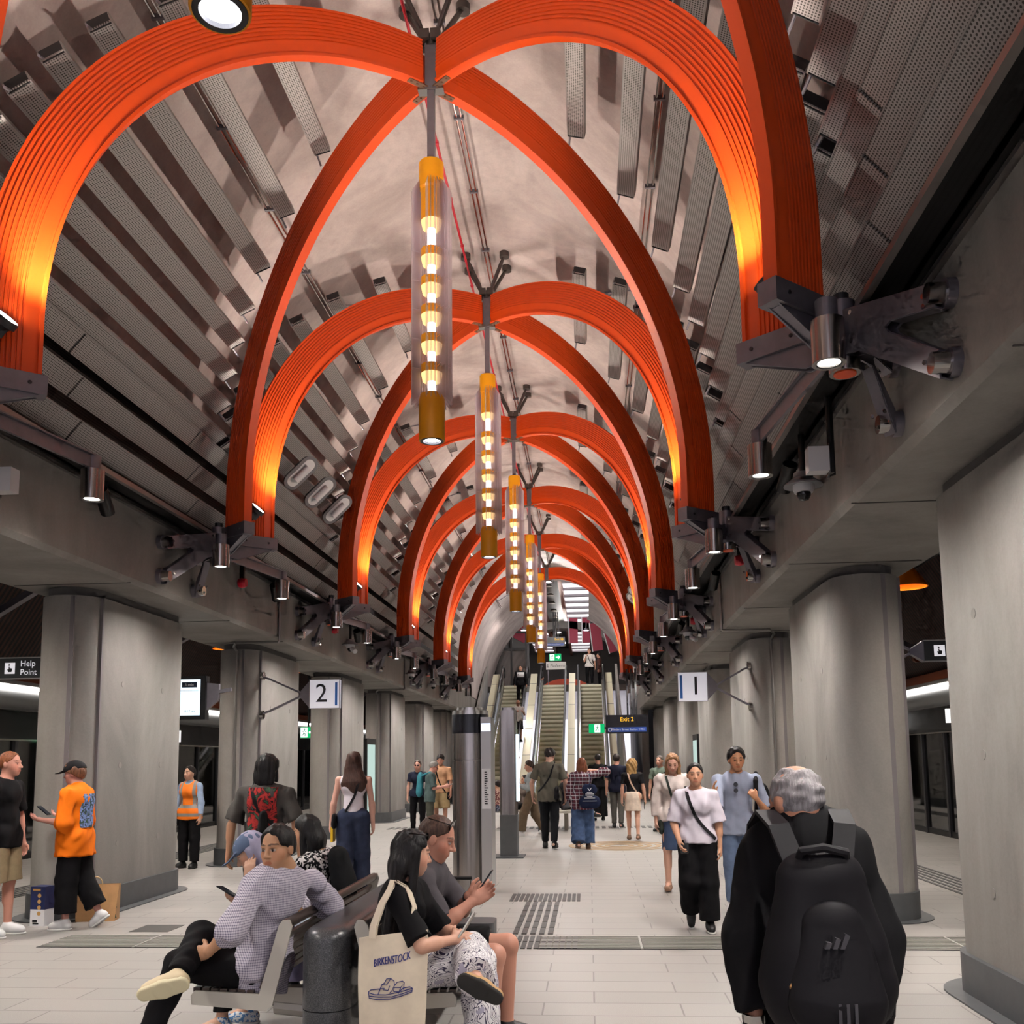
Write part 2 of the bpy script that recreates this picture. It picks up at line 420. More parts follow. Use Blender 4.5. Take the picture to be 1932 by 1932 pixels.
# ------------------------------------------------------------------ pendant lanterns
def lantern():
    t = thing('pendant_lantern', '', 'lantern', group='hanging lanterns')
    zt, zb = 7.56, 4.70
    mk = lambda n, mb, m, p=t, **k: mb.build(n, m, p, **k)
    mk('rod', MB().box((-.036, -.036, zt-.02), (.036, .036, ZA-.02)), STEEL)
    mk('top_cap', MB().lathe([(0, zt), (.112, zt), (.122, zt-.012), (.122, zt-.28), (.105, zt-.3), (.105, zt-.62), (0, zt-.62)], n=32), AMBER)
    mk('bottom_cap', MB().lathe([(0, zb+.46), (.112, zb+.46), (.125, zb+.40), (.125, zb+.006), (.122, zb), (.112, zb), (.112, zb+.03)], n=32), AMBER)
    mk('rim', MB().lathe([(.112, zb+.02), (.112, zb-.004), (.085, zb-.004), (.085, zb+.03)], n=32), BLACK)
    mk('lens', MB().lathe([(.085, zb+.02), (0, zb+.02)], n=24), emit('lantern_spot', 'f2f2ff', 14))
    mk('core_tube', MB().cyl((0,0,zb+.45), (0,0,zt-.6), .042, n=12), emit('core_glow', 'fff0ea', 2.6))
    n = 6; z1 = zt-.62; pitch = (z1-(zb+.46))/(n+.0)
    for i in range(n):
        z = z1-pitch*(i)
        if i: mk('collar', MB().lathe([(.05, z), (.104, z), (.104, z-.085), (.05, z-.085)], n=28), AMBER)
        zz = z-(.085 if i else 0)
        mk('glow_ring', MB().lathe([(.104, zz), (.088, zz-.075), (.04, zz-.08), (.04, zz)], n=28), emit('glow_ring', 'ffd28a', 1.35))
    # glass fins in tiers; no fins across the front-left gap
    tops = [zt-.22]+[z1-pitch*i-.05 for i in range(1, n)]+[zb+.36]
    for i in range(len(tops)-1):
        m1 = MB(); za_, zb_ = tops[i]-.006, tops[i+1]+.006
        for j in range(26):
            a = 2*PI*j/26
            if 3.75 < a < 4.35: continue
            c, s_ = math.cos(a), math.sin(a); q = V((-s_, c, 0))*.0025
            o = V((c*.118, s_*.118, 0)); e_ = V((c*.2, s_*.2, 0)); dz = .10 if i == 0 else 0; dl = .09 if i == len(tops)-2 else 0
            vs = [o-q+V((0,0,zb_+dl)), e_-q+V((0,0,zb_)), e_-q+V((0,0,za_-dz)), o-q+V((0,0,za_+dz*.3))]
            vs += [v+q*2 for v in vs]
            m1.add(vs, [(0,1,2,3), (7,6,5,4), (0,4,5,1), (1,5,6,2), (2,6,7,3), (3,7,4,0)])
        m1.build('fin_tier', FIN, t, smooth=0)
    return t
l0 = None
for k in range(0, 6):
    lab = 'amber capped glass-finned lantern, %s' % ['close overhead, only its lit bottom showing', 'largest and nearest whole one on the axis', 'second whole one along the hall', 'third whole one along the hall', 'fourth whole one along the hall', 'farthest of the row'][k]
    light('lantern_light', 'POINT', (XC, apex_y(k), 7.10), LANT_W, (1, .88, .76), shadow_soft_size=.05)
    if l0 is None: l0 = lantern(); l0.location = (XC, apex_y(k), 0); l0['label'] = lab
    else: dup(l0, (XC, apex_y(k), 0), 0, lab)

# ------------------------------------------------------------------ wall brackets, downlights, floodlights
def bracket(s):
    # local frame: hub axis at origin, +x outward to beam for s=+1 (mirrored for -1), z from hub foot
    t = thing('steel_bracket', '', 'bracket', group='steel wall brackets'); mir = s < 0; z0 = 4.14
    mk = lambda n, mb, m=STEEL, p=t: mb.build(n, m, p, mirror=mir)
    h = mk('hub', MB().cyl((0,0,.06), (0,0,.46), .085, n=20))
    mk('hub_cap', MB().cyl((0,0,-.02), (0,0,.06), .1, n=20), BRUSH)
    mk('orange_cap', MB().cyl((0,0,-.026), (0,0,-.018), .072, n=20), ORANGE)
    mk('top_pin', MB().cyl((0,0,.46), (0,0,.52), .05, n=14), DARK)
    for e in (-1, 1):
        dx, dy = -UX, e*UY       # towards crown
        px, py = -dy, dx
        at = lambda d, n_, z: V((dx*d+px*n_, dy*d+py*n_, z))
        i0, i1 = DD-3.90, DD-3.36    # along distance from hub
        m1 = MB(); m1.obox(at((i0+i1)/2, 0, ZN-z0-.02), V((dx,dy,0))*(i1-i0)/2, V((px,py,0))*.072, (0,0,.075)); r = mk('rib_shoe', m1)
        m1 = MB()
        for n_ in (-.03, .03):
            for d in (i0+.12, i1-.12): m1.cyl(at(d, .069*(1 if n_ > 0 else -1), ZN-z0-.02), at(d, .080*(1 if n_ > 0 else -1), ZN-z0-.02), .014, n=8)
        mb_ = m1.build('bolts', DARK, r, mirror=mir)
        m1 = MB()
        for n_ in (-.045, .035):
            P = [at(.05, n_, .1), at(.05, n_, .3), at(i0, n_, ZN-z0-.095), at(i1-.05, n_, ZN-z0-.095), at(.25, n_, .08)]
            Q = [p+V((px,py,0))*.012 for p in P]; n5 = 5
            m1.add(P+Q, [(0,1,2,3,4), (9,8,7,6,5)]+[(i, (i+1)%5, 5+(i+1)%5, 5+i) for i in range(5)])
        m1.prism([(-.045, 0), (.045, 0), (.045, .012), (-.045, .012)], at(.2, 0, .085), (px,py,0), (0,0,1), at(i1-.08, 0, ZN-z0-.1)-at(.2, 0, .085))
        mk('rib_arm', m1)
        # Y-shaped wall arm to two feet on the beam face
        fy = -.79 if e < 0 else .20
        d0 = V((.36, fy, 0)); L = d0.length; d0.normalize(); nn = V((-d0.y, d0.x, 0))
        m1 = MB()
        poly = [(.06, .33), (.06, .06), (.12, .03), (L-.06, -.36), (L-.03, -.24), (L*.48, .02), (L*.48, .08), (L-.03, .03), (L-.03, .16)]
        poly = [(.06, .38), (.06, .08), (.2, .05), (L-.04, -.38), (L-.04, -.22), (L*.52, .06), (L*.50, .10), (L*.55, .12), (L-.04, .04), (L-.04, .18)]
        m1.prism(poly, nn*-.05, d0, (0,0,1), nn*.016); m1.prism(poly, nn*.034, d0, (0,0,1), nn*.016)
        for (a, b) in ((0, 9), (2, 3), (4, 5), (7, 8)):
            p, q = poly[a], poly[b]; P0 = d0*p[0]+V((0,0,p[1])); P1 = d0*q[0]+V((0,0,q[1])); m1.bar(P0, P1, .09, .012, up=nn.cross((P1-P0).normalized()))
        w = mk('wall_arm', m1)
        m1 = MB()
        for q in ((.14, .33), (.14, .14), (L-.12, .14), (L-.12, .08), (L-.14, -.25), (L-.1, -.32)):
            for o_ in (-.052, .05): m1.cyl(d0*q[0]+V((0,0,q[1]))+nn*o_, d0*q[0]+V((0,0,q[1]))+nn*(o_+.004 if o_ > 0 else o_-.004), .016, n=8)
        m1.build('rivets', CHROME, w, mirror=mir)
        for z in (.11, -.30):
            m1 = MB(); m1.cyl((.345, fy, z), (.405, fy, z), .085, n=18); f = mk('foot', m1)
            m1 = MB(); m1.cyl((.25, fy, z), (.345, fy, z), .062, n=18); m1.build('foot_disc', CHROME, f, mirror=mir)
    return t
def downlight(s, far):
    # local origin at the bottom centre of the can
    t = thing('cylinder_downlight', '', 'downlight', group='brushed steel downlights'); mir = s < 0
    mk = lambda n, mb, m: mb.build(n, m, t, mirror=mir)
    mk('housing', MB().lathe([(.078, .0), (.1, .0), (.1, .27), (.0, .27)], n=32), BRUSH)
    mk('neck', MB().cyl((0,0,.265), (0,0,.40), .066, n=24), STEEL)
    mk('baffle', MB().lathe([(.078, 0), (.068, .004), (.064, .02)], n=28), BLACK)
    mk('lens', MB().lathe([(.064, .012), (0, .012)], n=24), LAMP)
    m1 = MB(); dx = SX-2.93
    if far: m1.bar((0, -.04, .34), (dx*.55, -1.75, .26), .03, .12); m1.bar((0, -.04, .40), (dx*.55, -1.75, .32), .09, .012)
    else: m1.bar((0, .05, .33), (dx*.9, .40, .33), .05, .10)
    mk('arm', m1, STEEL); return t
def flood(s):
    t = thing('floodlight', '', 'floodlight', group='arch floodlights'); mir = s < 0
    ax = V((-.66, -.10, .70)).normalized()
    mk = lambda n, mb, m: mb.build(n, m, t, mirror=mir)
    mk('body', MB().lathe([(0, -.11), (.05, -.10), (.075, -.04), (.098, -.03), (.10, .02), (.092, .026)], n=24, ax=ax), DARK)
    m1 = MB(); sd = ax.orthogonal().normalized(); up_ = ax.cross(sd)
    for i in range(-3, 4): m1.obox(-ax*.085+sd*i*.018, sd*.004, up_*.05, ax*.035)
    mk('cooling_fins', m1, DARK)
    mk('lens', MB().lathe([(.092, .022), (0, .03)], n=24, ax=ax), emit('flood_lens', 'ffffff', 30))
    m1 = MB(); m1.tube([(.02, 0, -.02), (.06, .01, -.12), (.16, .0, -.2), (.24, -.02, -.2)], .016, 8); mk('yoke', m1, DARK); return t
side = {-1: 'left', 1: 'right'}
for s in (-1, 1):
    br = bracket(s); dn = downlight(s, False); df = downlight(s, True); fl = flood(s); firsts = True
    for k in range(0, 7):
        y = node_y(k); ww = (['behind the viewer'] + ['%s along' % o for o in ORD])[k]
        nmk = 'on the %s beam, %s' % (side[s], ww)
        hub = (XC+s*SX, y, 4.14); A = (XC+s*2.93, y-.46, 4.0); B = (XC+s*2.93, y+1.83, 4.0)
        # flood sits on the +Y-going rib, facing up along it
        F = (XC+s*(SX-UX*.50-.06), y+UY*.50-.19, 4.86)
        L = ['grey steel bracket with two forked arms %s' % nmk, 'short-armed steel can downlight at the bracket %s' % nmk,
             'long-armed steel can downlight past the bracket %s' % nmk, 'small round floodlight at the orange arch foot %s' % nmk]
        if k == 7 and s > 0: pass
        for o, loc, lb in zip((br, dn, df, fl), (hub, A, B, F), L):
            if firsts: o.location = loc; o['label'] = lb
            else: dup(o, loc, 0, lb)
        firsts = False
        for q in (A, B):
            light('lamp_beam', 'SPOT', (q[0], q[1], q[2]-.02), DOWN_W, (1, .95, .9), spot_size=2.4, spot_blend=.9, shadow_soft_size=.06)
        light('flood_beam', 'SPOT', (F[0]-s*.05, F[1]-.03, F[2]+.06), FLOOD_W, (1, .86, .74), spot_size=2.1, spot_blend=.7, shadow_soft_size=.05, dir=(-s*.60, .02, .74))

# ------------------------------------------------------------------ baffle planks on the vault sides
def rat(t): return (XC+3.2*math.sin(t), vc+4.0*math.cos(t))
rows = [79.4, 73.5, 67.8, 62, 56, 48.5, 38.5, 26.7]; wid = [.22, .20, .19, .19, .19, .19, .18, .17]
def plank_mesh(L, w, tl):
    t = []
    a = MB(); a.box((-w/2, -L/2, 0), (w/2, L/2, .012)); t.append(a)
    b = MB(); b.box((-w/2-.012, -L/2, -.004), (-w/2, L/2, .085)); b.box((w/2, -L/2, -.004), (w/2+.012, L/2, .085)); t.append(b)
    for e in (-1, 1):
        c = MB(); c.box((-w/2, e*(L/2-.012)-.004, -.01), (w/2, e*(L/2-.012)+.004, .10)); t.append(c)
        c = MB(); c.cyl((-w*.4, e*(L/2-.03), .03), (-w*.4, e*(L/2+.11), -.06), .012, n=6); t.append(c)
    return t
for s in (-1, 1):
    for k in range(0, 6):
        for r, (tt, w) in enumerate(zip(rows, wid)):
            t = math.radians(tt); x = 3.2*math.sin(t); z = vc+4.0*math.cos(t)
            # rib extrados plan distance at this height gives plank end
            dd = 3.85*math.sqrt(max(0, 1-((z-vc)/3.85)**2)) if z < vc+3.85 else 0
            half = max(.45, min(SP/2-.05, dd*UY*x/(dd*UX+1e-6) if False else x*UY/UX))-.10
            half = x*UY/UX-.06
            if half < .35: half = .35
            nx, nz = math.sin(t)/3.2, math.cos(t)/4.0; l_ = math.hypot(nx, nz); nx, nz = nx/l_, nz/l_
            ang = math.atan2(nx, nz)*s*.42
            lab = 'long grey perforated plank, %s up on the %s vault side in the %s bay' % (ORD[r].replace('nearest', 'lowest'), side[s], ['overhead'] [0] if k == 0 else ORD[k-1])
            q = thing('baffle_plank', lab, 'baffle', (XC+s*x, apex_y(k), z), 0, 'perforated vault planks'); q.rotation_euler = (0, ang, 0)
            pl = plank_mesh(2*half, w, 0)
            pl[0].build('perforated_face', PERF, q, smooth=0); pl[1].build('edge_flange', PLANK_S, q, smooth=0); 
            for a_ in (2, 4): e_ = pl[a_].build('end_plate', DARK, q, smooth=0); pl[a_+1].build('rib_hook', STEEL, e_, smooth=0)
    # three close rows of lining panels under the planks
    for r, (z, tl) in enumerate(((4.70, .04), (5.12, .02), (5.54, -.02))):
        y = -2.5; i = 0
        while y < YB-1:
            q = thing('lining_panel', 'pale perforated panel, row %s above the %s beam, %s panel from the front' % (['one', 'two', 'three'][r], side[s], str(i+1)), 'panel', (XC+s*3.21, y, z), 0, 'perforated lining panels')
            q.rotation_euler = (0, s*(PI/2-.72), 0)
            L = 2.62; m1 = MB(); m1.box((-.105, .006, 0), (.105, L-.006, .016)); m1.build('perforated_face', PERF, q, smooth=0)
            m1 = MB(); m1.box((-.115, .006, -.004), (-.105, L-.006, .08)); m1.box((.105, .006, -.004), (.115, L-.006, .08)); m1.build('edge_flange', PLANK_S, q, smooth=0)
            y += 2.635; i += 1

# ------------------------------------------------------------------ services on the vault
t = thing('sprinkler_pipe', 'thin red sprinkler pipe along the vault crown', 'pipe', (0,0,0))
pts, rs = [(-1.72, YA, 9.28)], [.018]
for i in range(40):
    y = YA+.6+1.2*i
    for dy, r in ((0, .018), (.005, .027), (.06, .027), (.065, .018)): pts.append((-1.72, y+dy, 9.28)); rs.append(r)
MB().tube(pts+[(-1.72, YP, 9.28)], rs+[.018], 8).build('pipe', REDP, t)
for x, z, lab in ((-1.40, 9.36, 'twin silver conduits along the vault crown beside the red pipe'), (-3.72, 8.33, 'silver conduit with raking struts high on the left vault side'), (.86, 8.33, 'silver conduit with raking struts high on the right vault side')):
    t = thing('conduit', lab, 'conduit')
    m1 = MB(); m1.cyl((x-.03, YA, z), (x-.03, YP, z), .014, n=8); m1.cyl((x+.03, YA, z), (x+.03, YP, z), .014, n=8); m1.build('pipe', CHROME, t)
    for i in range(18): MB().box((x-.06, YA+9+1.5*i, z-.02), (x+.06, YA+9.03+1.5*i, z+.03)).build('clip', STEEL, t, smooth=0)
    if x != -1.40:
        for i in range(8):
            m1 = MB(); y = apex_y(i)-1.0; sg = 1 if x < 0 else -1; m1.cyl((x, y, z), (x+sg*.42, y+.9, z+.42), .014, n=6); m1.box((x+sg*.42-.05, y+.85, z+.40), (x+sg*.42+.05, y+.95, z+.43)); m1.build('strut', STEEL, t)
# ------------------------------------------------------------------ floor fittings
GRAT = M('grate_steel', 'a5a19b', .5, .2); GAP = M('grate_gap', '0d0d0d', .8); TACT = M('tactile_bar', '3b3a39', .5)
def grate(w=.92, d=.62):
    t = thing('drain_grate', '', 'grate', group='floor drain grates')
    MB().box((-w/2, -d/2, .001), (w/2, d/2, .004)).build('pit', GAP, t, smooth=0)
    m1 = MB()
    for i in range(10): y = -d/2+.03+i*(d-.06)/9; m1.box((-w/2+.012, y-.009, .003), (w/2-.012, y+.009, .010))
    tag(m1.build('bars', GRAT, t, smooth=0), kind=None)
    m1 = MB(); m1.box((w/2-.012, -d/2, .002), (w/2+.008, d/2, .010)); m1.build('edge_bar', M('grate_edge', 'aaa7a2', .4, .5), t, smooth=0); return t
g0 = None
for i in range(-5, 8):
    x = -.03+.92*i
    if -1.45 < x < -.2: continue
    lab = 'steel drain grate panel in the cross strip, %s' % ('%s rightward from the tactile pad' % ORD[i] if i >= 0 else '%s leftward from the bench' % ORD[-2-i])
    if g0 is None: g0 = grate(); g0.location = (x, 8.87, 0); g0['label'] = lab
    else: dup(g0, (x, 8.87, 0), 0, lab)
def bars(name, lab, x0, x1, y0, y1, n, segs=1, w=.04):
    t = thing(name, lab, 'tactile paving', ((x0+x1)/2, (y0+y1)/2, 0)); m1 = MB(); cx, cy = (x0+x1)/2, (y0+y1)/2
    for i in range(n):
        x = x0+(i+.5)*(x1-x0)/n-cx
        for j in range(segs):
            a = y0+(y1-y0)*j/segs-cy+.012; b = y0+(y1-y0)*(j+1)/segs-cy-.012; m1.box((x-w/2, a, .0), (x+w/2, b, .008))
    m1.build('bars', TACT, t, smooth=0)
bars('tactile_strip', 'far crossbar of dark tactile bars set in the paving', -.98, -.13, 11.38, 12.0, 15, 1)
bars('tactile_strip', 'stem of five dark tactile bars leading along the hall', -.78, -.36, 9.26, 11.34, 5, 6, .05)
bars('tactile_strip', 'near crossbar of dark tactile bars by the seated man', -1.05, -.13, 8.56, 9.18, 16, 2)
for s, nm in ((-1, 'left'), (1, 'right')):
    t = thing('tactile_strip', 'line of dark tactile ribs along the %s platform' % nm, 'tactile paving', (XC+s*6.1, 14, 0)); m1 = MB()
    for i in range(6): m1.box((-.28+.1*i, -18, 0), (-.235+.1*i, 26, .008))
    m1.build('ribs', TACT, t, smooth=0)
for y, x0, x1, nm in ((23.6, -5, 3, 'far'),):
    t = thing('tactile_strip', 'far line of tactile bars across the hall before the escalators', 'tactile paving', (-1, y, 0)); m1 = MB()
    for i in range(50): m1.box((-4+.16*i, -.3, 0), (-3.91+.16*i, .3, .008))
    m1.build('bars', TACT, t, smooth=0)
t = thing('floor_emblem', 'round tan ringed emblem inlaid in the paving ahead of the woman in the skirt', 'floor emblem', (.55, 18.6, 0))
m1 = MB()
for r in (.98, .80, .62, .45, .28): m1.lathe([(r, .001), (r, .005), (r-.09, .005), (r-.09, .001)], n=48)
m1.build('rings', M('emblem_tan', '9c8260', .6), t)
t = thing('floor_hatch', 'small dark square cover set in the paving by the man in orange', 'floor cover', (-4.4, 9.55, 0)); MB().box((-.2, -.2, 0), (.2, .2, .004)).build('cover', M('cover_steel', '5c5a58', .4, .5), t, smooth=0)

# ------------------------------------------------------------------ bench with granite spine
SLAT = M('bench_slat', '4b3e37', .32, .25, var=.15, vs=10); SEAT = M('bench_end_paint', 'bdb7ac', .42, .2)
GRAN = NT('granite_dark'); GRAN.base(GRAN.ramp(GRAN.noise(GRAN.pos(), 220, 2, .7), [(.35, '2b2c2e'), (.55, '4a4b4e'), (.7, '6d6e70')])); GRAN.set(.28, 0, .5); GRAN = GRAN.m
yb0, yb1 = 4.98, 7.05
t = thing('granite_spine', 'dark speckled granite block with rounded top between the two benches', 'bench divider', (-1.385, 4.9, 0))
def cap_poly(hw, z0, z1, r): return [(hw, z0), (hw, z1-r)]+[(hw-r+r*math.cos(a), z1-r+r*math.sin(a)) for a in [i*PI/16 for i in range(1, 8)]]+[(-(hw-r)-r*math.sin(a), z1-r+r*math.cos(a)) for a in [i*PI/16 for i in range(1, 8)]]+[(-hw, z1-r), (-hw, z0)]
m1 = MB(); fr = []
for a in [i*PI/16 for i in range(0, 9)]:
    pass
def spine(m1, z0, z1, rtop, y0, y1, hw):
    # rounded plan end towards the viewer
    n = 12; fr = []
    prof = [(0, z0), (0, z1-rtop)]+[(rtop-rtop*math.cos(a), z1-rtop+rtop*math.sin(a)) for a in [i*PI/16 for i in range(1, 9)]]
    ring = []
    plan = []
    for i in range(n+1): a = PI+PI*i/n; plan.append((hw*math.cos(a), y0+hw+hw*math.sin(a), math.cos(a), math.sin(a)))
    plan = [(-hw, y1, -1, 0)]+plan+[(hw, y1, 1, 0)]
    vs = []; 
    for (ins, z) in prof:
        for x, y, nx, ny in plan: vs.append((x-nx*ins, y-ny*ins, z))
    k = len(plan); N = len(prof)
    fs = [(i*k+j, i*k+j+1, (i+1)*k+j+1, (i+1)*k+j) for i in range(N-1) for j in range(k-1)]
    fs.append(tuple(range((N-1)*k, N*k))); fs += [((i+1)*k-1, i*k, (i+1)*k, (i+2)*k-1) for i in range(N-1)]
    m1.add(vs, fs)
m1 = MB(); spine(m1, 0, .385, .0001, 0, 2.1, .128); m1.build('lower_block', GRAN, t)
m1 = MB(); spine(m1, .39, .80, .07, 0, 2.1, .13); m1.build('upper_block', GRAN, t)
def bench(s, lab):
    # s=-1: seat faces left; local x=0 at spine centre
    t = thing('slatted_bench', lab, 'bench', (-1.40, yb0, 0)); L = yb1-yb0
    prof = [(.66, .40), (.26, .36), (.14, .81), (.19, .84), (.30, .44), (.66, .475)]
    pl = [(.695, .405), (.30, .375), (.265, .40), (.165, .80), (.18, .835), (.215, .835), (.235, .81), (.335, .46), (.68, .475), (.70, .45)]
    for y in (0, L):
        m1 = MB(); m1.prism([(s*a, b) for a, b in pl], (0, y-.008, 0), (1,0,0), (0,0,1), (0,.016,0)); m1.build('end_plate', SEAT, t)
    for i in range(7):
        x = .37+i*.048; m1 = MB(); m1.box((min(s*x, s*(x+.036)), .01, .455+.002*i), (max(s*x, s*(x+.036)), L-.01, .475+.002*i)); m1.build('seat_slat', SLAT, t, smooth=0)
    for i in range(6):
        q = i/5; c = V((s*(.325-.095*q), L/2, .50+.235*q)); d = V((s*-.37, 0, .93)).normalized(); m1 = MB(); m1.obox(c, d*.018, (0, L/2-.01, 0), V((d.z, 0, -d.x))*.01); m1.build('back_slat', SLAT, t, smooth=0)
    m1 = MB(); m1.tube([(s*.205, .005, .81), (s*.205, L-.005, .81)], .028, 12); m1.build('top_rail', SLAT, t)
    for y in (.35, L-.35):
        m1 = MB(); m1.box((min(s*.16, s*.5), y-.04, .33), (max(s*.16, s*.5), y+.04, .42)); m1.tube([(s*.148, y, .3), (s*.36, y, .32)], .05, 10); m1.build('support', SEAT, t)
bench(-1, 'slatted bench facing left with the man in the checked shirt on it')
bench(1, 'slatted bench facing right with the couple on it')

# ------------------------------------------------------------------ totems
t = thing('information_totem', 'thick brushed steel round-ended totem with a dark band at its top', 'totem', (-1.52, 12.2, 0))
up = ((1,0,0), (0,1,0))
def rr(hx, hy, r, n=8):
    P = []
    for cx, cy, a0 in ((hx-r, hy-r, 0), (-(hx-r), hy-r, PI/2), (-(hx-r), -(hy-r), PI), (hx-r, -(hy-r), 1.5*PI)):
        for i in range(n+1): a = a0+PI/2*i/n; P.append((cx+r*math.cos(a), cy+r*math.sin(a)))
    return P
BRUSHT = M('totem_steel', '98928f', .24, 1, .5, var=.14, vs=25, stretch=(1, 1, .05)); P = rr(.23, .25, .22)
m1 = MB(); m1.sweep([((0,0,z),)+up for z in (0, 1.66)], P); m1.build('lower_shell', BRUSHT, t)
m1 = MB(); m1.sweep([((0,0,z),)+up for z in (1.665, 2.0)], P); m1.build('upper_shell', BRUSHT, t)
m1 = MB(); m1.sweep([((0,0,z),)+up for z in (2.0, 2.24)], rr(.235, .255, .225)); m1.build('dark_band', M('band_navy', '0b0d1c', .25), t)
m1 = MB(); m1.sweep([((0,0,z),)+up for z in (2.24, 2.29)], P); m1.sweep([((0,0,2.29),)+up, ((0,0,2.33),)+up], rr(.18, .2, .17)); m1.build('lid', BRUSH, t)
m1 = MB(); m1.box((.16, -.24, .05), (.29, .24, 2.2)); pn = m1.build('side_panel', M('panel_grey', 'a7a5a3', .3, .4), t)
m1 = MB(); m1.box((.17, -.245, 1.05), (.285, -.241, 1.55)); m1.build('white_strip', WHITE, pn)
m1 = MB()
rng = random.Random(3)
for i in range(15):
    z = 1.5-.028*i; m1.box((.205, -.2475, z), (.205+.02+.03*rng.random(), -.245, z+.014))
m1.build('lettering', INK, pn)
m1 = MB(); m1.box((.17, -.246, 2.02), (.285, -.241, 2.12)); m1.build('lit_label', emit('label_lit', 'dfe8ff', 1.6), pn)
t = thing('slim_totem', 'slim brushed steel pillar with a lit screen edge on a dark base', 'totem', (-1.40, 16.6, 0))
P2 = rr(.145, .18, .04)
m1 = MB(); m1.sweep([((0,0,z),)+up for z in (.72, 2.52)], P2); m1.sweep([((0,0,2.52),)+up, ((0,0,2.57),)+up], rr(.11, .15, .04)); m1.build('shell', BRUSHT, t)
m1 = MB(); m1.sweep([((0,0,z),)+up for z in (.02, .715)], rr(.15, .185, .02)); m1.build('base', GREYD, t)
MB().box((-.26, -.3, 0), (.26, .3, .02)).build('foot_plate', GREYD, t)
m1 = MB(); m1.box((.146, -.16, .95), (.175, .16, 2.1)); m1.build('screen', emit('totem_screen', 'cfe6f5', 2.2), t)

# ------------------------------------------------------------------ signs
def arm_sign(name, lab, cat, s, pos, w, h, colx, draw, back, arms=True):
    # sign box of size w x h centred at pos, facing the viewer; bracket to the column side s
    t = thing(name, lab, cat, pos)
    m1 = MB(); m1.box((-w/2, -.06, -h/2), (w/2, .06, h/2)); m1.build('box', back, t, smooth=0)
    m1 = MB(); d = s*.17
    m1.add([(s*w/2, -.06, -h/2), (s*w/2, .06, -h/2), (s*w/2, .06, h/2), (s*w/2, -.06, h/2), (s*w/2+d, -.04, -h*.1), (s*w/2+d, .04, -h*.1), (s*w/2+d, .04, h*.1), (s*w/2+d, -.04, h*.1)],
           [(0,1,2,3), (7,6,5,4), (0,4,5,1), (1,5,6,2), (2,6,7,3), (3,7,4,0)]); m1.build('tapered_end', STEEL, t, smooth=0)
    if arms:
        for e in (-1, 1):
            x0 = s*w/2+d; x1 = colx-pos[0]
            m1 = MB(); m1.bar((x0-s*.02, 0, e*.02), (x0+(x1-x0)*.75, 0, e*.26), .05, .03); m1.bar((x0+(x1-x0)*.73, 0, e*.26), (x1-s*.02, 0, e*.31), .05, .03); a = m1.build('arm', STEEL, t)
            m1 = MB(); m1.cyl((x1-s*.05, 0, e*.33), (x1, 0, e*.33), .07, n=16); m1.build('fixing_disc', CHROME, a)
    draw(t, w, h); return t
def draw_num(n, s):
    def f(t, w, h):
        m1 = MB(); x = -s*w*.40; m1.box((x-.02, -.064, -h*.41), (x+.02, -.061, h*.41)); m1.build('blue_bar', BLUE, t, smooth=0)
        m1 = MB(); m1.text(n, h*.93, (s*.05, -.062, .0), (1,0,0), (0,0,1)); m1.build('number', INK, t, smooth=0)
        m1 = MB(); e = .012
        m1.box((-w/2-e, -.064, -h/2-e), (w/2+e, -.05, -h/2)); m1.box((-w/2-e, -.064, h/2), (w/2+e, -.05, h/2+e)); m1.box((-w/2-e, -.064, -h/2), (-w/2, -.05, h/2)); m1.box((w/2, -.064, -h/2), (w/2+e, -.05, h/2)); m1.build('frame', PLANK_S, t, smooth=0)
    return f
NUMW = NT('number_sign_white'); NUMW.base('dcdbe0'); NUMW.p.inputs['Emission Color'].default_value = lin('e8e6f0'); NUMW.p.inputs['Emission Strength'].default_value = .35; NUMW = NUMW.m
arm_sign('platform_sign', 'backlit white sign reading 2 on an arm from the second left column', 'sign', -1, (-4.38, 15.55, 2.79), .5, .47, XC-4.05, draw_num('2', -1), NUMW)
arm_sign('platform_sign', 'backlit white sign reading 1 on an arm from a right column', 'sign', 1, (1.70, 15.55, 2.80), .46, .46, XC+4.08, draw_num('1', 1), NUMW)
SIGNW = NT('lit_sign_white'); SIGNW.base('e3e1e2'); SIGNW.p.inputs['Emission Color'].default_value = lin('f0ecf2'); SIGNW.p.inputs['Emission Strength'].default_value = .55; SIGNW = SIGNW.m; SIGNW.cycles.emission_sampling = 'NONE'
SIGNB = M('sign_black', '0e0e12', .3)
def draw_help(t, w, h):
    m1 = MB(); m1.box((-w*.30, -.064, -h*.26), (-w*.30+h*.5, -.061, h*.26)); ic = m1.build('icon_panel', SIGNW, t, smooth=0)
    cx = -w*.30+h*.25; m1 = MB()
    m1.prism([(-.018, -.038), (.024, -.038), (.032, -.014), (.032, .008), (.010, .012), (.0, .012), (-.002, .034), (-.013, .034), (-.013, -.002), (-.028, .004), (-.030, -.008)], (cx, -.064, -.01), (1,0,0), (0,0,1), (0,-.003,0)); m1.cyl((cx-.008, -.064, .042), (cx-.008, -.067, .042), .011, n=12); m1.build('hand_icon', INK, ic, smooth=0)
    m1 = MB(); m1.text('Help', .105, (.02, -.062, .055), (1,0,0), (0,0,1), align='LEFT'); m1.text('Point', .105, (.02, -.062, -.055), (1,0,0), (0,0,1), align='LEFT'); m1.build('lettering', SIGNW, t, smooth=0)
    m1 = MB(); m1.box((-w/2, -.063, h/2-.008), (w/2, -.058, h/2+.006)); m1.box((-w/2, -.063, -h/2-.006), (w/2, -.058, -h/2+.008)); m1.build('edge_trim', PLANK_S, t, smooth=0)
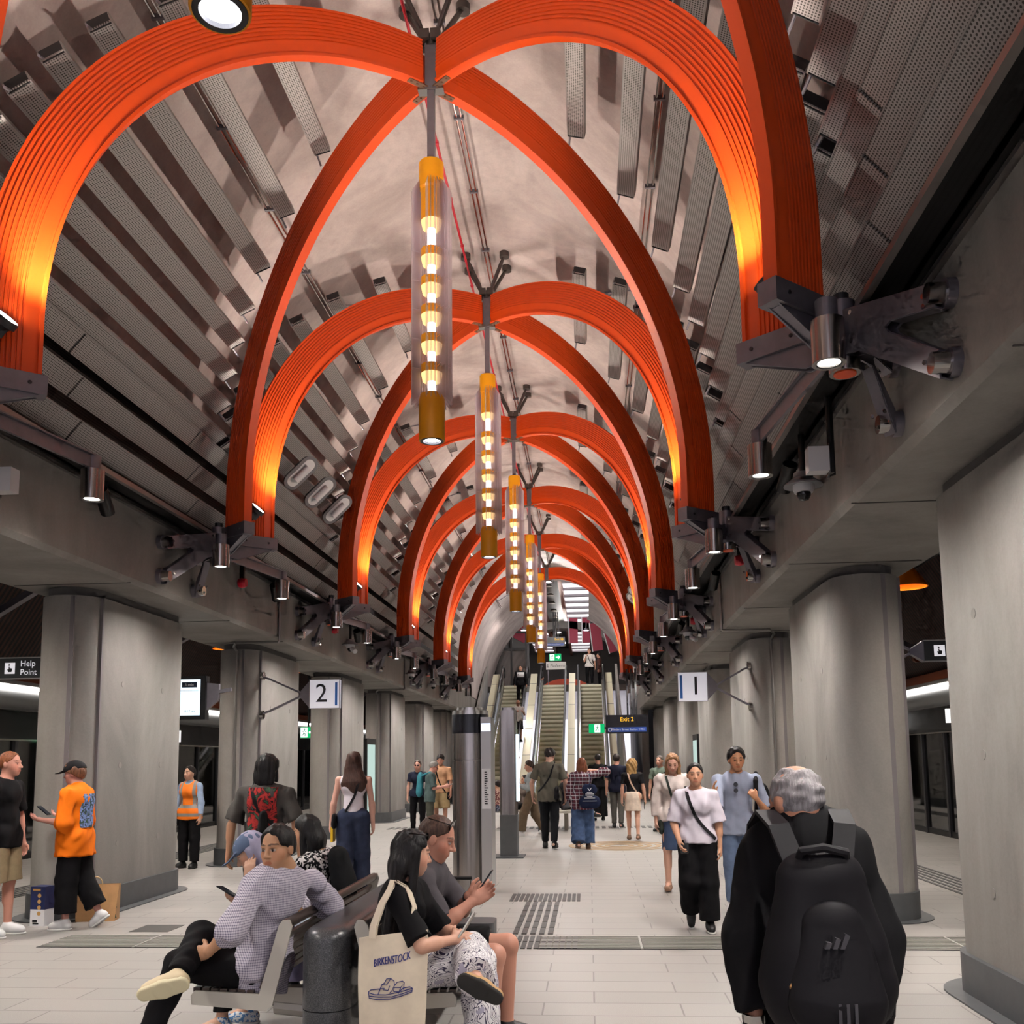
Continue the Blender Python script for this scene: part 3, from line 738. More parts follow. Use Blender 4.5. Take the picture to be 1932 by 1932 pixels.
arm_sign('help_point_sign', 'black Help Point sign beside the nearest left column in view', 'sign', 1, (-7.2, 11.5, 2.89), .62, .27, XC-4.97, draw_help, SIGNB)
arm_sign('help_point_sign', 'black Help Point sign half hidden behind the nearest right column', 'sign', -1, (4.62, 12.5, 2.98), .62, .27, XC+4.97, draw_help, SIGNB)
GREEN = emit('exit_green', '16a862', 1.1); EXITW = emit('exit_white', 'e8fff4', 1.6)
def runner(t, c, h, flip=1):
    m1 = MB(); cx, y, cz = c
    m1.box((cx-h*.32, y, cz-h*.45), (cx+h*.32, y+.004, cz+h*.45)); w_ = m1.build('door_panel', EXITW, t, smooth=0)
    m1 = MB(); k = h; f = flip
    m1.cyl((cx+f*.04*k, y-.002, cz+.30*k), (cx+f*.04*k, y-.006, cz+.30*k), .075*k, n=12)
    for a, b in (((.02, .2), (-.04, -.05)), ((-.04, -.05), (.12, -.14)), ((.12, -.14), (.1, -.34)), ((-.04, -.05), (-.1, -.22)), ((-.1, -.22), (-.24, -.26)), ((.02, .18), (.16, .06)), ((.02, .18), (-.14, .08))):
        m1.bar((cx+f*a[0]*k, y-.004, cz+a[1]*k), (cx+f*b[0]*k, y-.004, cz+b[1]*k), .004, .07*k, up=(0,0,1))
    m1.build('running_figure', M('exit_green_paint', '0e8a4e', .5), w_, smooth=0)
def exit_sign(lab, pos, w, h, arrow=False, hang=0):
    t = thing('running_man_sign', lab, 'sign', pos)
    MB().box((-w/2, -.02, -h/2), (w/2, .04, h/2)).build('box', GREEN, t, smooth=0)
    MB().box((-w/2-.01, .0, -h/2-.01), (w/2+.01, .05, h/2+.01)).build('frame', PLANK_S, t, smooth=0)
    if arrow:
        runner(t, (-w*.25, -.025, 0), h)
        m1 = MB(); m1.bar((w*.06, -.024, 0), (w*.36, -.024, 0), .004, h*.16); m1.bar((w*.24, -.024, h*.22), (w*.38, -.024, 0), .004, h*.14); m1.bar((w*.24, -.024, -h*.22), (w*.38, -.024, 0), .004, h*.14); m1.build('arrow', EXITW, t, smooth=0)
    else: runner(t, (0.02, -.025, 0), h)
    if hang: MB().box((-.02, .0, h/2), (.02, .03, h/2+hang)).build('hanger', BLACK, t, smooth=0)
exit_sign('green running man exit sign left of the Exit 2 board', (.235, 27, 2.52), .44, .25, False, 0)
MB().box((.22, .0, -.02), (.30, .03, .04)).build('side_arm', BLACK, [o for o in COL.objects if o.name == 'running_man_sign'][0], smooth=0)
exit_sign('green running man sign with arrow between left columns', (-6.75, 22.5, 2.38), .38, .26, True, 2.2)
exit_sign('small green running man sign over the top of the escalators', (-1.64, 49, 6.95), .62, .36, True, 1.5)
def board(lab, pos, w, h, big, small, ax=0):
    t = thing('direction_board', lab, 'sign', pos)
    MB().box((-w/2, -.05, -h/2), (w/2, .05, h/2)).build('box', SIGNB, t, smooth=0)
    m1 = MB(); m1.box((-w*.45, -.054, -h*.42), (w*.45, -.051, -h*.17)); m1.build('blue_band', M('band_blue', '274a9c', .4), t, smooth=0)
    m1 = MB(); m1.text(big, h*.32, (ax*w, -.052, h*.25), (1,0,0), (0,0,1))
    m1.build('amber_lettering', emit('amber_letters', 'ffc23c', 1.0), t, smooth=0)
    if ax:
        m1 = MB(); z = h*.25; x = w*.40; m1.bar((x-.1, -.053, z), (x+.03, -.053, z), .004, .025); m1.bar((x-.02, -.053, z+.06), (x+.04, -.053, z), .004, .025); m1.bar((x-.02, -.053, z-.06), (x+.04, -.053, z), .004, .025); m1.build('amber_arrow', emit('amber_letters', 'ffc23c', 1.0), t, smooth=0)
    m1 = MB(); m1.text(small, h*.155, (.03*w, -.055, -h*.29), (1,0,0), (0,0,1)); m1.lathe([(.052*h/.5, 0), (.052*h/.5, .002), (.036*h/.5, .002), (.036*h/.5, 0)], (-w*.40, -.055, -h*.29), 18, ax=(0,-1,0)); m1.build('white_lettering', WHITE, t, smooth=0)
    for x in (-.12, 0, .12): MB().box((x-.025+.15, -.02, h/2), (x+.025+.15, .02, h/2+1.3)).build('hanger', BLACK, t, smooth=0)
board('black Exit 2 board with a blue Flinders Street Station band, low by the escalators', (1.09, 27, 2.63), 1.2, .52, 'Exit 2', 'Flinders Street Station 240m')
board('small black Exit 2 board with arrow over the top of the escalators', (-1.72, 48.5, 7.70), 1.25, .50, 'Exit 2', 'Flinders Street Station', .22)
t = thing('platforms_sign', 'pale sign with a down arrow reading Platforms at the top of the escalators', 'sign', (-1.55, 47.4, 6.35))
MB().box((-.5, -.04, -.19), (.5, .04, .19)).build('box', M('pale_sign', 'c9c6c0', .5), t, smooth=0)
m1 = MB(); m1.text('Platforms', .19, (.08, -.041, 0), (1,0,0), (0,0,1)); m1.bar((-.41, -.043, .09), (-.41, -.043, -.09), .003, .025, up=(1,0,0)); m1.bar((-.46, -.043, -.03), (-.41, -.043, -.09), .003, .025); m1.bar((-.36, -.043, -.03), (-.41, -.043, -.09), .003, .025); m1.build('lettering', INK, t, smooth=0)
for x in (-.4, .4): MB().box((x-.015, -.02, -1.0), (x+.015, .02, -.19)).build('post', STEEL, t, smooth=0)
# departure display
t = thing('departure_display', 'wall-hung departure screen lit pale blue behind the nearest left column', 'display', (-6.02, 13.5, 2.62)); 
MB().box((-.44, -.05, -.32), (.44, .09, .32)).build('casing', BLACK, t, smooth=0)
MB().box((-.38, -.054, -.26), (.36, -.05, .27)).build('screen', emit('display_lit', 'd6ecf8', 1.25), t, smooth=0)
m1 = MB(); m1.box((.08, -.056, .15), (.31, -.054, .23))
rng = random.Random(5)
for i in range(7): m1.box((-.30, -.056, .03-.035*i), (-.30+.1+.2*rng.random(), -.0545, .037-.035*i))
m1.box((-.34, -.056, .10), (.34, -.0545, .104)); m1.box((-.08, -.056, -.19), (.02, -.054, -.165)); m1.box((-.08, -.056, -.235), (.02, -.054, -.21)); m1.text('15:17 pm', .045, (.2, -.055, -.2), (1,0,0), (0,0,1)); m1.build('printed_lines', M('display_ink', '16243a', .5), t, smooth=0)
m1 = MB(); m1.text('5 min', .06, (.195, -.057, .19), (1,0,0), (0,0,1)); m1.build('white_lettering', WHITE, t, smooth=0)
m1 = MB(); m1.prism([(.44, -.18), (.60, -.05), (.62, .0), (.62, .2), (.44, .22)], (0, 0, 0), (1,0,0), (0,0,1), (0,.06,0)); m1.bar((.58, .03, .08), (.80, .03, .12), .05, .05); m1.build('bracket', STEEL, t, smooth=0)
# number boxes on the screens
for s, n, y, z in ((-1, '2', 22.4, 2.33), (1, '1', 19.3, 2.42)):
    t = thing('door_number_box', 'small lit white box reading %s on the %s screen header' % (n, side[s]), 'sign', (XC+s*8.55, y, z))
    MB().box((-.09, -.03, -.14), (.09, .03, .14)).build('box', emit('number_box', 'f4f2ee', 1.0), t, smooth=0)
    m1 = MB(); m1.text(n, .26, (0, -.032, 0), (1,0,0), (0,0,1)); m1.build('number', INK, t, smooth=0)
t = thing('notice_box', 'small lit white notice on the right screen header', 'sign', (XC+8.5, 23.0, 2.45)); MB().box((-.14, -.03, -.18), (.14, .03, .18)).build('box', emit('number_box', 'f4f2ee', 1.0), t, smooth=0); m1 = MB(); m1.box((-.08, -.033, 0), (.08, -.03, .025)); m1.box((0, -.033, -.13), (.08, -.03, -.1)); m1.build('printed_lines', M('display_ink'), t, smooth=0)

# ------------------------------------------------------------------ cameras, cans, speakers on the beams
def dome_cam(lab, pos, L, bullet=False):
    t = thing('security_camera', lab, 'camera', pos)
    MB().cyl((0,0,.12), (0,0,.12+L), .028, n=12).build('pole', BLACK, t)
    MB().lathe([(0, .15), (.08, .15), (.09, .1), (.165, .045), (.17, .03), (.1, .04), (0, .05)], n=28).build('hood', M('camera_grey', '77777b', .45), t)
    MB().lathe([(.0, .05), (.09, .05), (.09, .0), (.08, -.03), (0, -.03)], n=24).build('body', WHITE, t)
    MB().lathe([(.062, -.03), (.06, -.06), (.04, -.095), (0, -.105)], n=20).build('dome', M('dome_glass', '101014', .05), t)
    if bullet: MB().cyl((.05, -.05, -.05), (.14, -.16, -.12), .05, n=14).build('barrel', WHITE, t)
dome_cam('grey dome camera on a black pole under the right beam, nearest', (XC+3.38, 8.34, 4.0), .38)
dome_cam('grey camera with a white barrel under the left beam, past the number 2 sign', (XC-3.38, 18.9, 4.0), .38, True)
dome_cam('grey camera with a white barrel under the right beam above the number 1 sign', (XC+3.38, 18.2, 4.0), .38, True)
dome_cam('grey dome camera farther along the left beam', (XC-3.38, 25.6, 4.0), .38)
dome_cam('grey dome camera farthest along the left beam', (XC-3.38, 29.3, 4.0), .38)
def can_spot(lab, pos, dy):
    t = thing('black_spotlight', lab, 'spotlight', pos)
    MB().cyl((0,0,.1), (0,0,.2), .02, n=8).build('stem', BLACK, t)
    MB().cyl((0, -.1*dy, .09), (-.03, .12*dy, -.1), .07, n=16).build('can', BLACK, t)
for s in (-1, 1):
    for i, y in enumerate((9.0, 14.3, 19.6)): can_spot('black can spotlight in the recess over the %s beam, %s' % (side[s], ORD[i]), (XC+s*3.4, y, 4.32), 1)
def white_box(lab, pos, s):
    t = thing('sensor_box', lab, 'sensor', pos)
    MB().cyl((0,0,-.12), (0,0,.52), .028, n=10).build('pole', BLACK, t); MB().box((-.19 if s > 0 else .03, -.06, -.1), (-.03 if s > 0 else .19, .06, .1)).build('box', WHITE, t); MB().box((min(-s*.03, 0), -.08, -.12), (max(-s*.03, 0), .08, .12)).build('back_plate', BLACK, t)
white_box('white box sensor on a black pole by the nearest right bracket', (XC+3.40, 7.45, 3.98), 1)
white_box('white box sensor on a black pole by the left beam at the picture edge', (XC-3.40, 7.2, 3.98), -1)
for s, y in ((-1, 13.0), (-1, 18.0), (1, 12.4), (1, 17.9)):
    t = thing('red_alarm', 'small red alarm beacon on the %s beam, %s' % (side[s], 'nearer' if y < 15 else 'farther'), 'alarm', (XC+s*3.46, y, 4.22)); MB().lathe([(0, -.06), (.06, -.05), (.075, 0), (.06, .06), (0, .06)], n=16, ax=(-s,0,0)).build('dome', REDP, t); MB().box((-.03, -.03, .03), (.03, .03, .28)).build('stem', BLACK, t)
def oval(lab, pos, s):
    t = thing('oval_fitting', lab, 'fitting', pos, 0, 'oval fittings'); n = 10
    def st(hx, hy): return [(hx*math.cos(a)+0, hy-hx+hx*math.sin(a)) for a in [PI*i/n for i in range(n+1)]]+[(hx*math.cos(a), -(hy-hx)+hx*math.sin(a)) for a in [PI+PI*i/n for i in range(n+1)]]
    D = V((-s*.55, -.65, -.5)).normalized(); U = V((-s*.75, 0, .66)); U = (U-D*U.dot(D)).normalized(); Wd = D.cross(U)
    m1 = MB(); m1.sweep([(D*0, Wd, U), (D*.1, Wd, U)], st(.1, .28)); m1.build('shell', M('oval_shell', '4c4a4e', .45), t)
    m1 = MB(); m1.sweep([(D*.1, Wd, U), (D*.115, Wd, U)], st(.13, .31)); m1.build('rim', M('oval_rim', '6f6d70', .45), t)
    m1 = MB(); m1.sweep([(D*.114, Wd, U), (D*.12, Wd, U)], st(.085, .26)); m1.build('plate', WHITE, t)
    m1 = MB(); m1.cyl(D*.15-U*.14, D*.15+U*.14, .05, n=16); m1.build('white_tube', M('tube_white', 'e6dfe2', .4), t)
    m1 = MB(); m1.tube([(0, .12, .0), (0, .6, .05)], .022, 8); m1.build('arm', BLACK, t)
for i, y in enumerate((13.65, 14.7, 15.75)): oval('grey oval fitting with a white tube on the left vault side, %s of three' % ORD[i], (-4.3, y, 6.05), -1)
for i, y in enumerate((24.2, 25.2, 26.2)): oval('grey oval fitting with a white tube on the right vault side, %s of three' % ORD[i], (1.42, y, 6.05), 1)
# conduits down beam faces and columns
for s, k, lab in ((-1, 3, 'left'), (1, 3, 'right'), (-1, 5, 'left')):
    y = node_y(k)-1.75; t = thing('conduit_pipe', 'thin steel conduit running down the %s beam and column %s' % (lab, ORD[k-1]), 'conduit')
    if s > 0: y = node_y(k)-1.9
    x0, x1 = XC+s*3.52, XC+s*4.25
    MB().tube([(x0, y, 4.47), (x0, y, 3.62), (x0+s*.02, y, 3.6), (x1, y, 3.6), (x1+s*.1, y+.2, 3.56), (x1+s*.1, node_y(k)-1.40, 3.5), (x1+s*.1, node_y(k)-1.40, .3)], .022, 8).build('pipe', M('conduit_steel', '8f8b88', .3, .8), t)
# orange cone lamp and slat wall arms on the side platforms
def cone(lab, pos, s):
    t = thing('cone_lamp', lab, 'lamp', pos)
    MB().lathe([(.05, .3), (.08, .3), (.27, .03), (.28, 0), (.262, .0), (.255, .025), (.06, .28)], n=36).build('shade', M('cone_orange', 'ef7d0c', .45), t)
    MB().lathe([(.0, .1), (.06, .1), (.06, .2), (0, .2)], n=16).build('bulb', emit('cone_bulb', 'ffc060', 14), t)
    MB().bar((0, 0, .3), (s*.5, .1, .62), .05, .12).build('arm', RUST, t)
ci = 0
for s in (-1, 1):
    for k in range(1, 7):
        y = node_y(k)+2.2; P = (XC+s*5.95, y, 4.0)
        cone('orange cone lamp over the %s platform, %s' % (side[s], ORD[k-1]), P, s)
        light('cone_light', 'SPOT', (P[0], P[1], P[2]+.08), SIDE_W, (1, .9, .8), spot_size=2.6, spot_blend=.6, shadow_soft_size=.1)
        t = thing('strut_arm', 'grey raking strut on the slatted wall above the %s platform, %s' % (side[s], ORD[k-1]), 'strut', (XC+s*7.0, y-.6, 3.9)); MB().bar((-s*.6, 0, .35), (s*.7, .3, -.25), .1, .1).build('bar', STEEL, t); MB().cyl((s*.7, .25, -.42), (s*.7, .35, -.42), .07, n=12).build('disc', RUST, t)
# advertising panels between columns
for s, y in ((-1, 24.3), (1, 24.5)):
    t = thing('advert_panel', 'tall black framed lit advertising panel behind the %s columns' % side[s], 'panel', (XC+s*(4.3 if s < 0 else 4.25), y, 0)); MB().box((-.12, -.5, .1), (.12, .5, 2.25)).build('frame', BLACK, t); MB().box((min(-s*.125, 0), -.42, .3), (max(-s*.125, 0), .42, 2.1)).build('picture', emit('advert_lit', 'b9d0c8', .9), t)

# ------------------------------------------------------------------ escalators
STEP = M('step_metal', 'a8a58e', .45, .15, var=.06, vs=6); CREAM = M('deck_cream', 'e6dfc2', .35, .3); 
ZT, YT, YB0 = 5.25, 46.0, 36.9; SLP = ZT/(YT-YB0)
def escalator(lab, x):
    t = thing('escalator', lab, 'escalator', (x, YB0, 0)); L = YT-YB0; n = 26; ry = L/n; rz = ZT/n
    d = V((0, L, ZT)).normalized(); up_ = V((0, -d.z, d.y))
    for i in range(n):
        y = i*ry; z = i*rz; P = []
        m1 = MB(); pr = [(y, z-.12), (y, z+.01)]+[(y-.035*math.sin(a*PI/8)*.9, z+.01+(rz-.03)*a/8) for a in range(1, 8)]+[(y, z+rz), (y+ry+.06, z+rz), (y+ry+.06, z+rz-.12)]
        m1.prism(pr, (-.5, 0, 0), (0,1,0), (0,0,1), (1,0,0)); m1.build('step', STEP, t, smooth=.9)
    for e in (-1, 1):
        a0, a1 = V((e*.58, -.4, .0)), V((e*.58, L+.4, ZT))
        m1 = MB(); m1.bar(V((e*.56, -.9, -.02)), V((e*.56, L, ZT+.10)), .08, .3); m1.build('skirt', M('skirt_steel', 'b9b6ac', .25, .8), t)
        m1 = MB(); P0 = V((e*.60, 0, .12)); P1 = V((e*.60, L, ZT+.12)); m1.add([P0-V((.006,0,0)), P1-V((.006,0,0)), P1+V((-.006,0,.82)), P0+V((-.006,0,.82)), P0+V((.006,0,0)), P1+V((.006,0,0)), P1+V((.006,0,.82)), P0+V((.006,0,.82))], [(0,1,2,3), (7,6,5,4), (0,4,5,1), (2,6,7,3), (0,3,7,4), (1,5,6,2)]); b = m1.build('balustrade', GLASS, t, smooth=0)
        m1 = MB(); pts = [(e*.60, -.9, .55), (e*.60, -1.0, .8), (e*.60, -.85, .97), (e*.60, -.3, .99), (e*.60, L, ZT+.97), (e*.60, L+.8, ZT+1.0), (e*.60, L+1.2, ZT+.85), (e*.60, L+1.1, ZT+.5)]; m1.tube(pts, .038, 10); m1.build('handrail', BLACK, t)
        m1 = MB(); m1.bar((e*.60, 0, .93), (e*.60, L, ZT+.93), .05, .04); m1.build('rail_track', CHROME, b)
        m1 = MB(); m1.bar((e*.575, .3, .20), (e*.575, L, ZT+.20-.05), .012, .03); m1.build('added_glow_line', emit('escalator_fill_glow', 'fff6c8', 6), t)  # added glowing strip that brightens the balustrades and decks
for x, lab in ((-3.52, 'left escalator with three people riding it'), (-1.62, 'middle escalator with empty steps'), (.17, 'right escalator with a man at its top')): escalator(lab, x)
for x, w, lab in ((-2.57, .32, 'bright inclined cream deck between the left and middle escalators'), (-.725, .30, 'bright inclined cream deck between the middle and right escalators'), (-4.42, .32, 'bright inclined cream deck left of the left escalator'), (1.02, .30, 'bright inclined cream deck right of the right escalator')):
    t = thing('escalator_deck', lab, 'deck', (x, YB0, 0))
    L = YT-YB0; m1 = MB(); m1.bar((0, -.8, .12), (0, L, ZT+.55), w, .08); m1.build('deck', CREAM, t, smooth=0)
    MB().box((-w/2+.02, -.78, 0), (w/2-.02, .3, .16)).build('foot', STEEL, t, smooth=0)
    m1 = MB()
    for i in range(5): q = (i+.5)/5; m1.obox((0, -.8+(L+.8)*q, .165+(ZT+.43)*q), (w/2, 0, 0), (0, .012, 0), (0, 0, .008))
    m1.build('seam', STEEL, t, smooth=0)
struct('wall_escalator_left', MB().prism([(YB0-1, 0), (YT, 0), (YT, ZT+1.0), (YB0-1, 0.9)], (-4.95, 0, 0), (0,1,0), (0,0,1), (.1, 0, 0)), CONC)
struct('wall_escalator_right', MB().prism([(YB0-1, 0), (YT, 0), (YT, ZT+1.0), (YB0-1, 0.9)], (1.35, 0, 0), (0,1,0), (0,0,1), (.1, 0, 0)), CONC)
# shaft side walls below the springing of the plain barrel, and headwalls
for s in (-1, 1):
    x0, x1 = sorted((XC+s*3.62, XC+s*3.9)); struct('wall_shaft_'+side[s], MB().box((x0, 39.2, 0), (x1, YQ, 5.0)), CONC)
    x0, x1 = sorted((XC+s*3.62, XC+s*10.6)); struct('wall_end_'+side[s], MB().box((x0, 46.8, 0), (x1, 47, 5.1)), DARK)
# ------------------------------------------------------------------ upper concourse
struct('floor_upper', MB().box((-12, YT+.1, ZT-.3), (9, 78, ZT)), FLOORM)
struct('wall_far', MB().box((-12, 77.8, ZT), (9, 78, 16)), M('far_wall', '55504e', .7))
struct('wall_concourse_left', MB().box((-12, 41, 0), (-11.8, 78, 16)), DARK)
struct('wall_concourse_right', MB().box((8.8, 41, 0), (9, 78, 16)), M('hall_grey', '77736f', .7))
struct('ceiling_concourse', MB().box((-12, 41.2, 15.8), (9, 78, 16)), DARK)
mb = MB()
arc = [(3.62*math.cos(PI*i/30), 4.965+4.5*math.sin(PI*i/30)) for i in range(31)]
mb.add([(XC+x, YQ+.05, z) for x, z in arc]+[(XC+x*4, YQ+.05, 4.9+(z-4.965)*2.6) for x, z in arc], [(i, i+1, 32+i, 31+i) for i in range(30) if not 10 < i < 18]); struct('wall_head', mb, CONC, smooth=0)
# second concrete arch on the right of the concourse
mb = MB(); arc2 = [(4.6*math.cos(PI*i/24), 4.2+4.2*math.sin(PI*i/24)) for i in range(25)]
mb.sweep([((XC, y, ZT-4.2+.0), (1,0,0), (0,0,1)) for y in (56, 57.2)], [(x, z-.0) for x, z in arc2]+[(x*1.30, z*1.05) for x, z in arc2[::-1]]); tag(mb.build('concrete_arch', CONC), 'pale concrete arch standing across the upper concourse', 'arch')
t = thing('ceiling_trough', 'dark ceiling trough with copper sides running over the upper concourse', 'ceiling trough', (-1.85, 60, 10.45))
MB().box((-.55, -18, .25), (.55, 17, .4)).build('dark_panel', BLACK, t, smooth=0)
for e in (-1, 1): MB().box((e*.62-.09, -18, -.35), (e*.62+.09, 17, .4)).build('copper_side', M('copper_side', '8c5140', .45, .3), t, smooth=0)
for i in range(10):
    m1 = MB(); m1.lathe([(.0, .0), (.13, .0), (.2, -.1), (.0, -.1)], (-1.85, 44+2.6*i, 10.35), 16); q = tag(m1.build('trough_lamp', M('trough_lamp', '9d9790', .3, .6)), 'small round lamp in the dark ceiling trough, %s' % ORD[i], 'lamp', 'trough lamps')
    light('trough_light', 'POINT', (-1.85, 44+2.6*i, 10.0), 2, (1, .9, .8), shadow_soft_size=.02)
for e, x0, x1, nm in ((1, -1.12, .35, 'right'), (-1, -4.1, -2.58, 'left')):
    t = thing('skylight', 'glowing white panels between grey ribs %s of the dark trough' % nm, 'skylight', ((x0+x1)/2, 60, 10.3)); w = x1-x0
    for i in range(16):
        y = -16.5+2*i; MB().box((-w/2, y, 0), (w/2, y+1.75, .02)).build('lit_panel', emit('skylight_lit', 'f4eef2', 1.5), t, smooth=0)
        MB().box((-w/2, y+1.75, -.12), (w/2, y+2.0, .04)).build('rib', M('skylight_rib', '8a8488', .5), t, smooth=0)
    MB().cyl((e*w/2, -17, -.05), (e*w/2, 16, -.05), .12, n=14).build('edge_tube', CHROME, t)
# lift frame on the left, banners, orange seat
t = thing('lift_frame', 'dark steel and glass lift enclosure left of the escalator top', 'lift', (-4.4, 50, ZT))
for x in (-1.4, -.5, .4, 1.2):
    MB().box((x-.05, -.05, 0), (x+.05, .05, 4.2)).build('post', BLACK, t, smooth=0)
for z in (2.3, 3.2, 4.2): MB().box((-1.45, -.04, z-.06), (1.25, .04, z+.06)).build('beam', BLACK, t, smooth=0)
MB().box((-1.4, .1, .05), (1.2, .12, 2.3)).build('glass', SCREENG, t, smooth=0)
MB().box((-1.5, .8, 0), (1.3, .9, 3.6)).build('car', M('lift_grey', '4f4e4f', .4), t, smooth=0)
RB = M('banner_red', 'a02a44', .55)
for i, (x, y, z, w, h, ry) in enumerate(((-3.45, 50.7, 8.5, .7, .9, .5), (.55, 50.7, 8.2, .55, 1.5, -.10), (1.35, 50.7, 7.9, .5, 1.1, -.25), (-.75, 56, 9.3, .5, 1.5, 0), (.0, 56, 9.3, .45, 1.5, 0))):
    t = thing('red_banner', 'crimson banner with white edge, %s' % ['hung left of the lanterns', 'long one right of the skylight', 'short one at the far right', 'behind the skylight ribs', 'beside the skylight edge tube'][i], 'banner', (x, y, z)); t.rotation_euler = (0, ry, 0)
    MB().box((-w/2, 0, -h/2), (w/2, .03, h/2)).build('cloth', RB, t, smooth=0); MB().box((-w/2-.05, -.005, -h/2-.03), (-w/2, .035, h/2+.03)).build('white_edge', WHITE, t, smooth=0)
t = thing('orange_arch_bench', 'low orange curved canopy seen at the top of the middle escalator', 'canopy', (-1.3, 58, ZT))
MB().prism([(2.0*math.cos(PI*i/20), 1.35*math.sin(PI*i/20)) for i in range(21)]+[(1.5*math.cos(PI*i/20), 1.0*math.sin(PI*i/20)) for i in range(20, -1, -1)], (0,0,0), (1,0,0), (0,0,1), (0, .6, 0)).build('arch', ORANGE, t); MB().prism([(1.45*math.cos(PI*i/20), .7*math.sin(PI*i/20)) for i in range(21)], (0,-.4,0), (1,0,0), (0,0,1), (0, .6, 0)).build('seat', ORANGE, t)
hi = 0
for x, y, z, e in ((-1.5, 38.5, 8.9, 420), (-2.9, 43.5, 7.6, 120), (.0, 44, 7.6, 120), (-1.5, 52, 8.6, 120), (-5, 56, 9, 250), (3, 56.2, 9, 300), (-1.5, 64, 9.5, 300)):  # added fill lights that brighten the escalator hall, each given an invented lamp body
    hl = thing('hall_fill_lamp', 'added round steel fill lamp high in the escalator hall, %s from the front' % ORD[hi], 'lamp', (x, y, z)); hi += 1
    MB().lathe([(.0, .14), (.10, .14), (.13, .04), (.12, .04), (.09, .12), (0, .12)], n=20).build('shade', STEEL, hl); MB().cyl((0, 0, .14), (0, 0, .5), .012, n=6).build('rod', STEEL, hl)
    light('hall_fill', 'POINT', (x, y, z), e, (1, .94, .9), shadow_soft_size=.03)
# ------------------------------------------------------------------ props on the platform
t = thing('product_box', 'navy and white product carton standing by the man in orange', 'box', (-5.74, 9.74, 0), -.15)
MB().box((-.085, -.075, 0), (.085, .075, .40)).build('carton', WHITE, t, smooth=0)
MB().box((-.086, -.076, .17), (.086, .076, .402)).build('navy_wrap', M('carton_navy', '1a2552', .45), t, smooth=0)
m1 = MB()
for i, z in enumerate((.31, .25, .19, .13)): m1.cyl((.02, -.0775, z), (.02, -.076, z), .022, n=12)
m1.box((-.06, -.0775, .36), (.03, -.076, .38)); m1.build('pictures', M('carton_gold', 'c89a5a', .5), t, smooth=0)
m1 = MB(); m1.box((-.055, -.0775, .04), (.0, -.076, .065)); m1.box((-.05, -.0775, .02), (.02, -.076, .035)); m1.build('print', INK, t, smooth=0)
t = thing('paper_bag', 'brown paper gift bag printed with dark green trees by the column', 'bag', (-5.30, 10.05, 0), .2)
m1 = MB(); m1.add([(-.2,-.09,0),(.2,-.09,0),(.2,.09,0),(-.2,.09,0),(-.22,-.03,.38),(.22,-.03,.38),(.22,.03,.38),(-.22,.03,.38)], [(0,1,2,3),(0,1,5,4),(1,2,6,5),(2,3,7,6),(3,0,4,7)]); m1.build('bag_body', M('kraft_paper', 'b58a5c', .6, var=.12, vs=9), t, smooth=0)
m1 = MB(); rng = random.Random(9)
for i in range(12):
    x = -.17+.115*(i % 4)+.02*rng.random(); q = .06+.10*(i//4)+.03*rng.random(); y = -.09+.06*(q/.38)-.002
    m1.add([(x-.026, y-.002, q-.03), (x+.026, y-.002, q-.03), (x, y+.010, q+.045)], [(0,1,2)])
m1.build('tree_print', M('tree_green', '3d4a36', .6), t, smooth=0)
m1 = MB(); m1.tube([(-.09, -.03, .37)]+[(-.02-.07*math.cos(PI*i/8), -.035, .38+.08*math.sin(PI*i/8)) for i in range(9)]+[(.05, -.03, .37)], .006, 6); m1.build('handle', M('twine', 'c9a878', .7), t)
t = thing('suitcase', 'grey ribbed suitcase with a telescopic handle beyond the seated man', 'suitcase', (-.95, 6.9, 0))
MB().sweep([((0,0,z),)+up for z in (.06, .52)], rr(.26, .14, .05)).build('shell', M('case_grey', '4a4a4d', .45), t)
for x in (-.07, .07): MB().cyl((x, .12, .5), (x, .12, .80), .008, n=8).build('handle_tube', CHROME, t)
MB().cyl((-.08, .12, .80), (.08, .12, .80), .014, n=8).build('grip', BLACK, t)
for x in (-.2, .2): MB().cyl((x, -.1, .03), (x, .1, .03), .03, n=10).build('wheel', BLACK, t)
# far benches under the seated people
t = thing('slatted_bench', 'pale far bench ahead of the escalators behind the slim pillar', 'bench', (-2.1, 23, 0)); MB().box((-.5, -.25, .42), (.5, .25, .47)).build('seat', SEAT, t, smooth=0); MB().box((-.35, -.15, 0), (-.25, .15, .42)).build('leg', SEAT, t, smooth=0); MB().box((.25, -.15, 0), (.35, .15, .42)).build('leg', SEAT, t, smooth=0)
t = thing('granite_spine', 'dark far bench block behind the man in the olive shirt', 'bench divider', (-1.0, 23, 0)); MB().box((-.2, -.9, 0), (.2, .9, .78)).build('block', GRAN, t)
t = thing('slatted_bench', 'far bench where the person with crossed bare legs sits', 'bench', (-.62, 23, 0)); MB().box((-.17, -.8, .42), (.3, .8, .47)).build('seat', SEAT, t, smooth=0); MB().box((0, -.1, 0), (.1, .1, .42)).build('leg', SEAT, t, smooth=0)
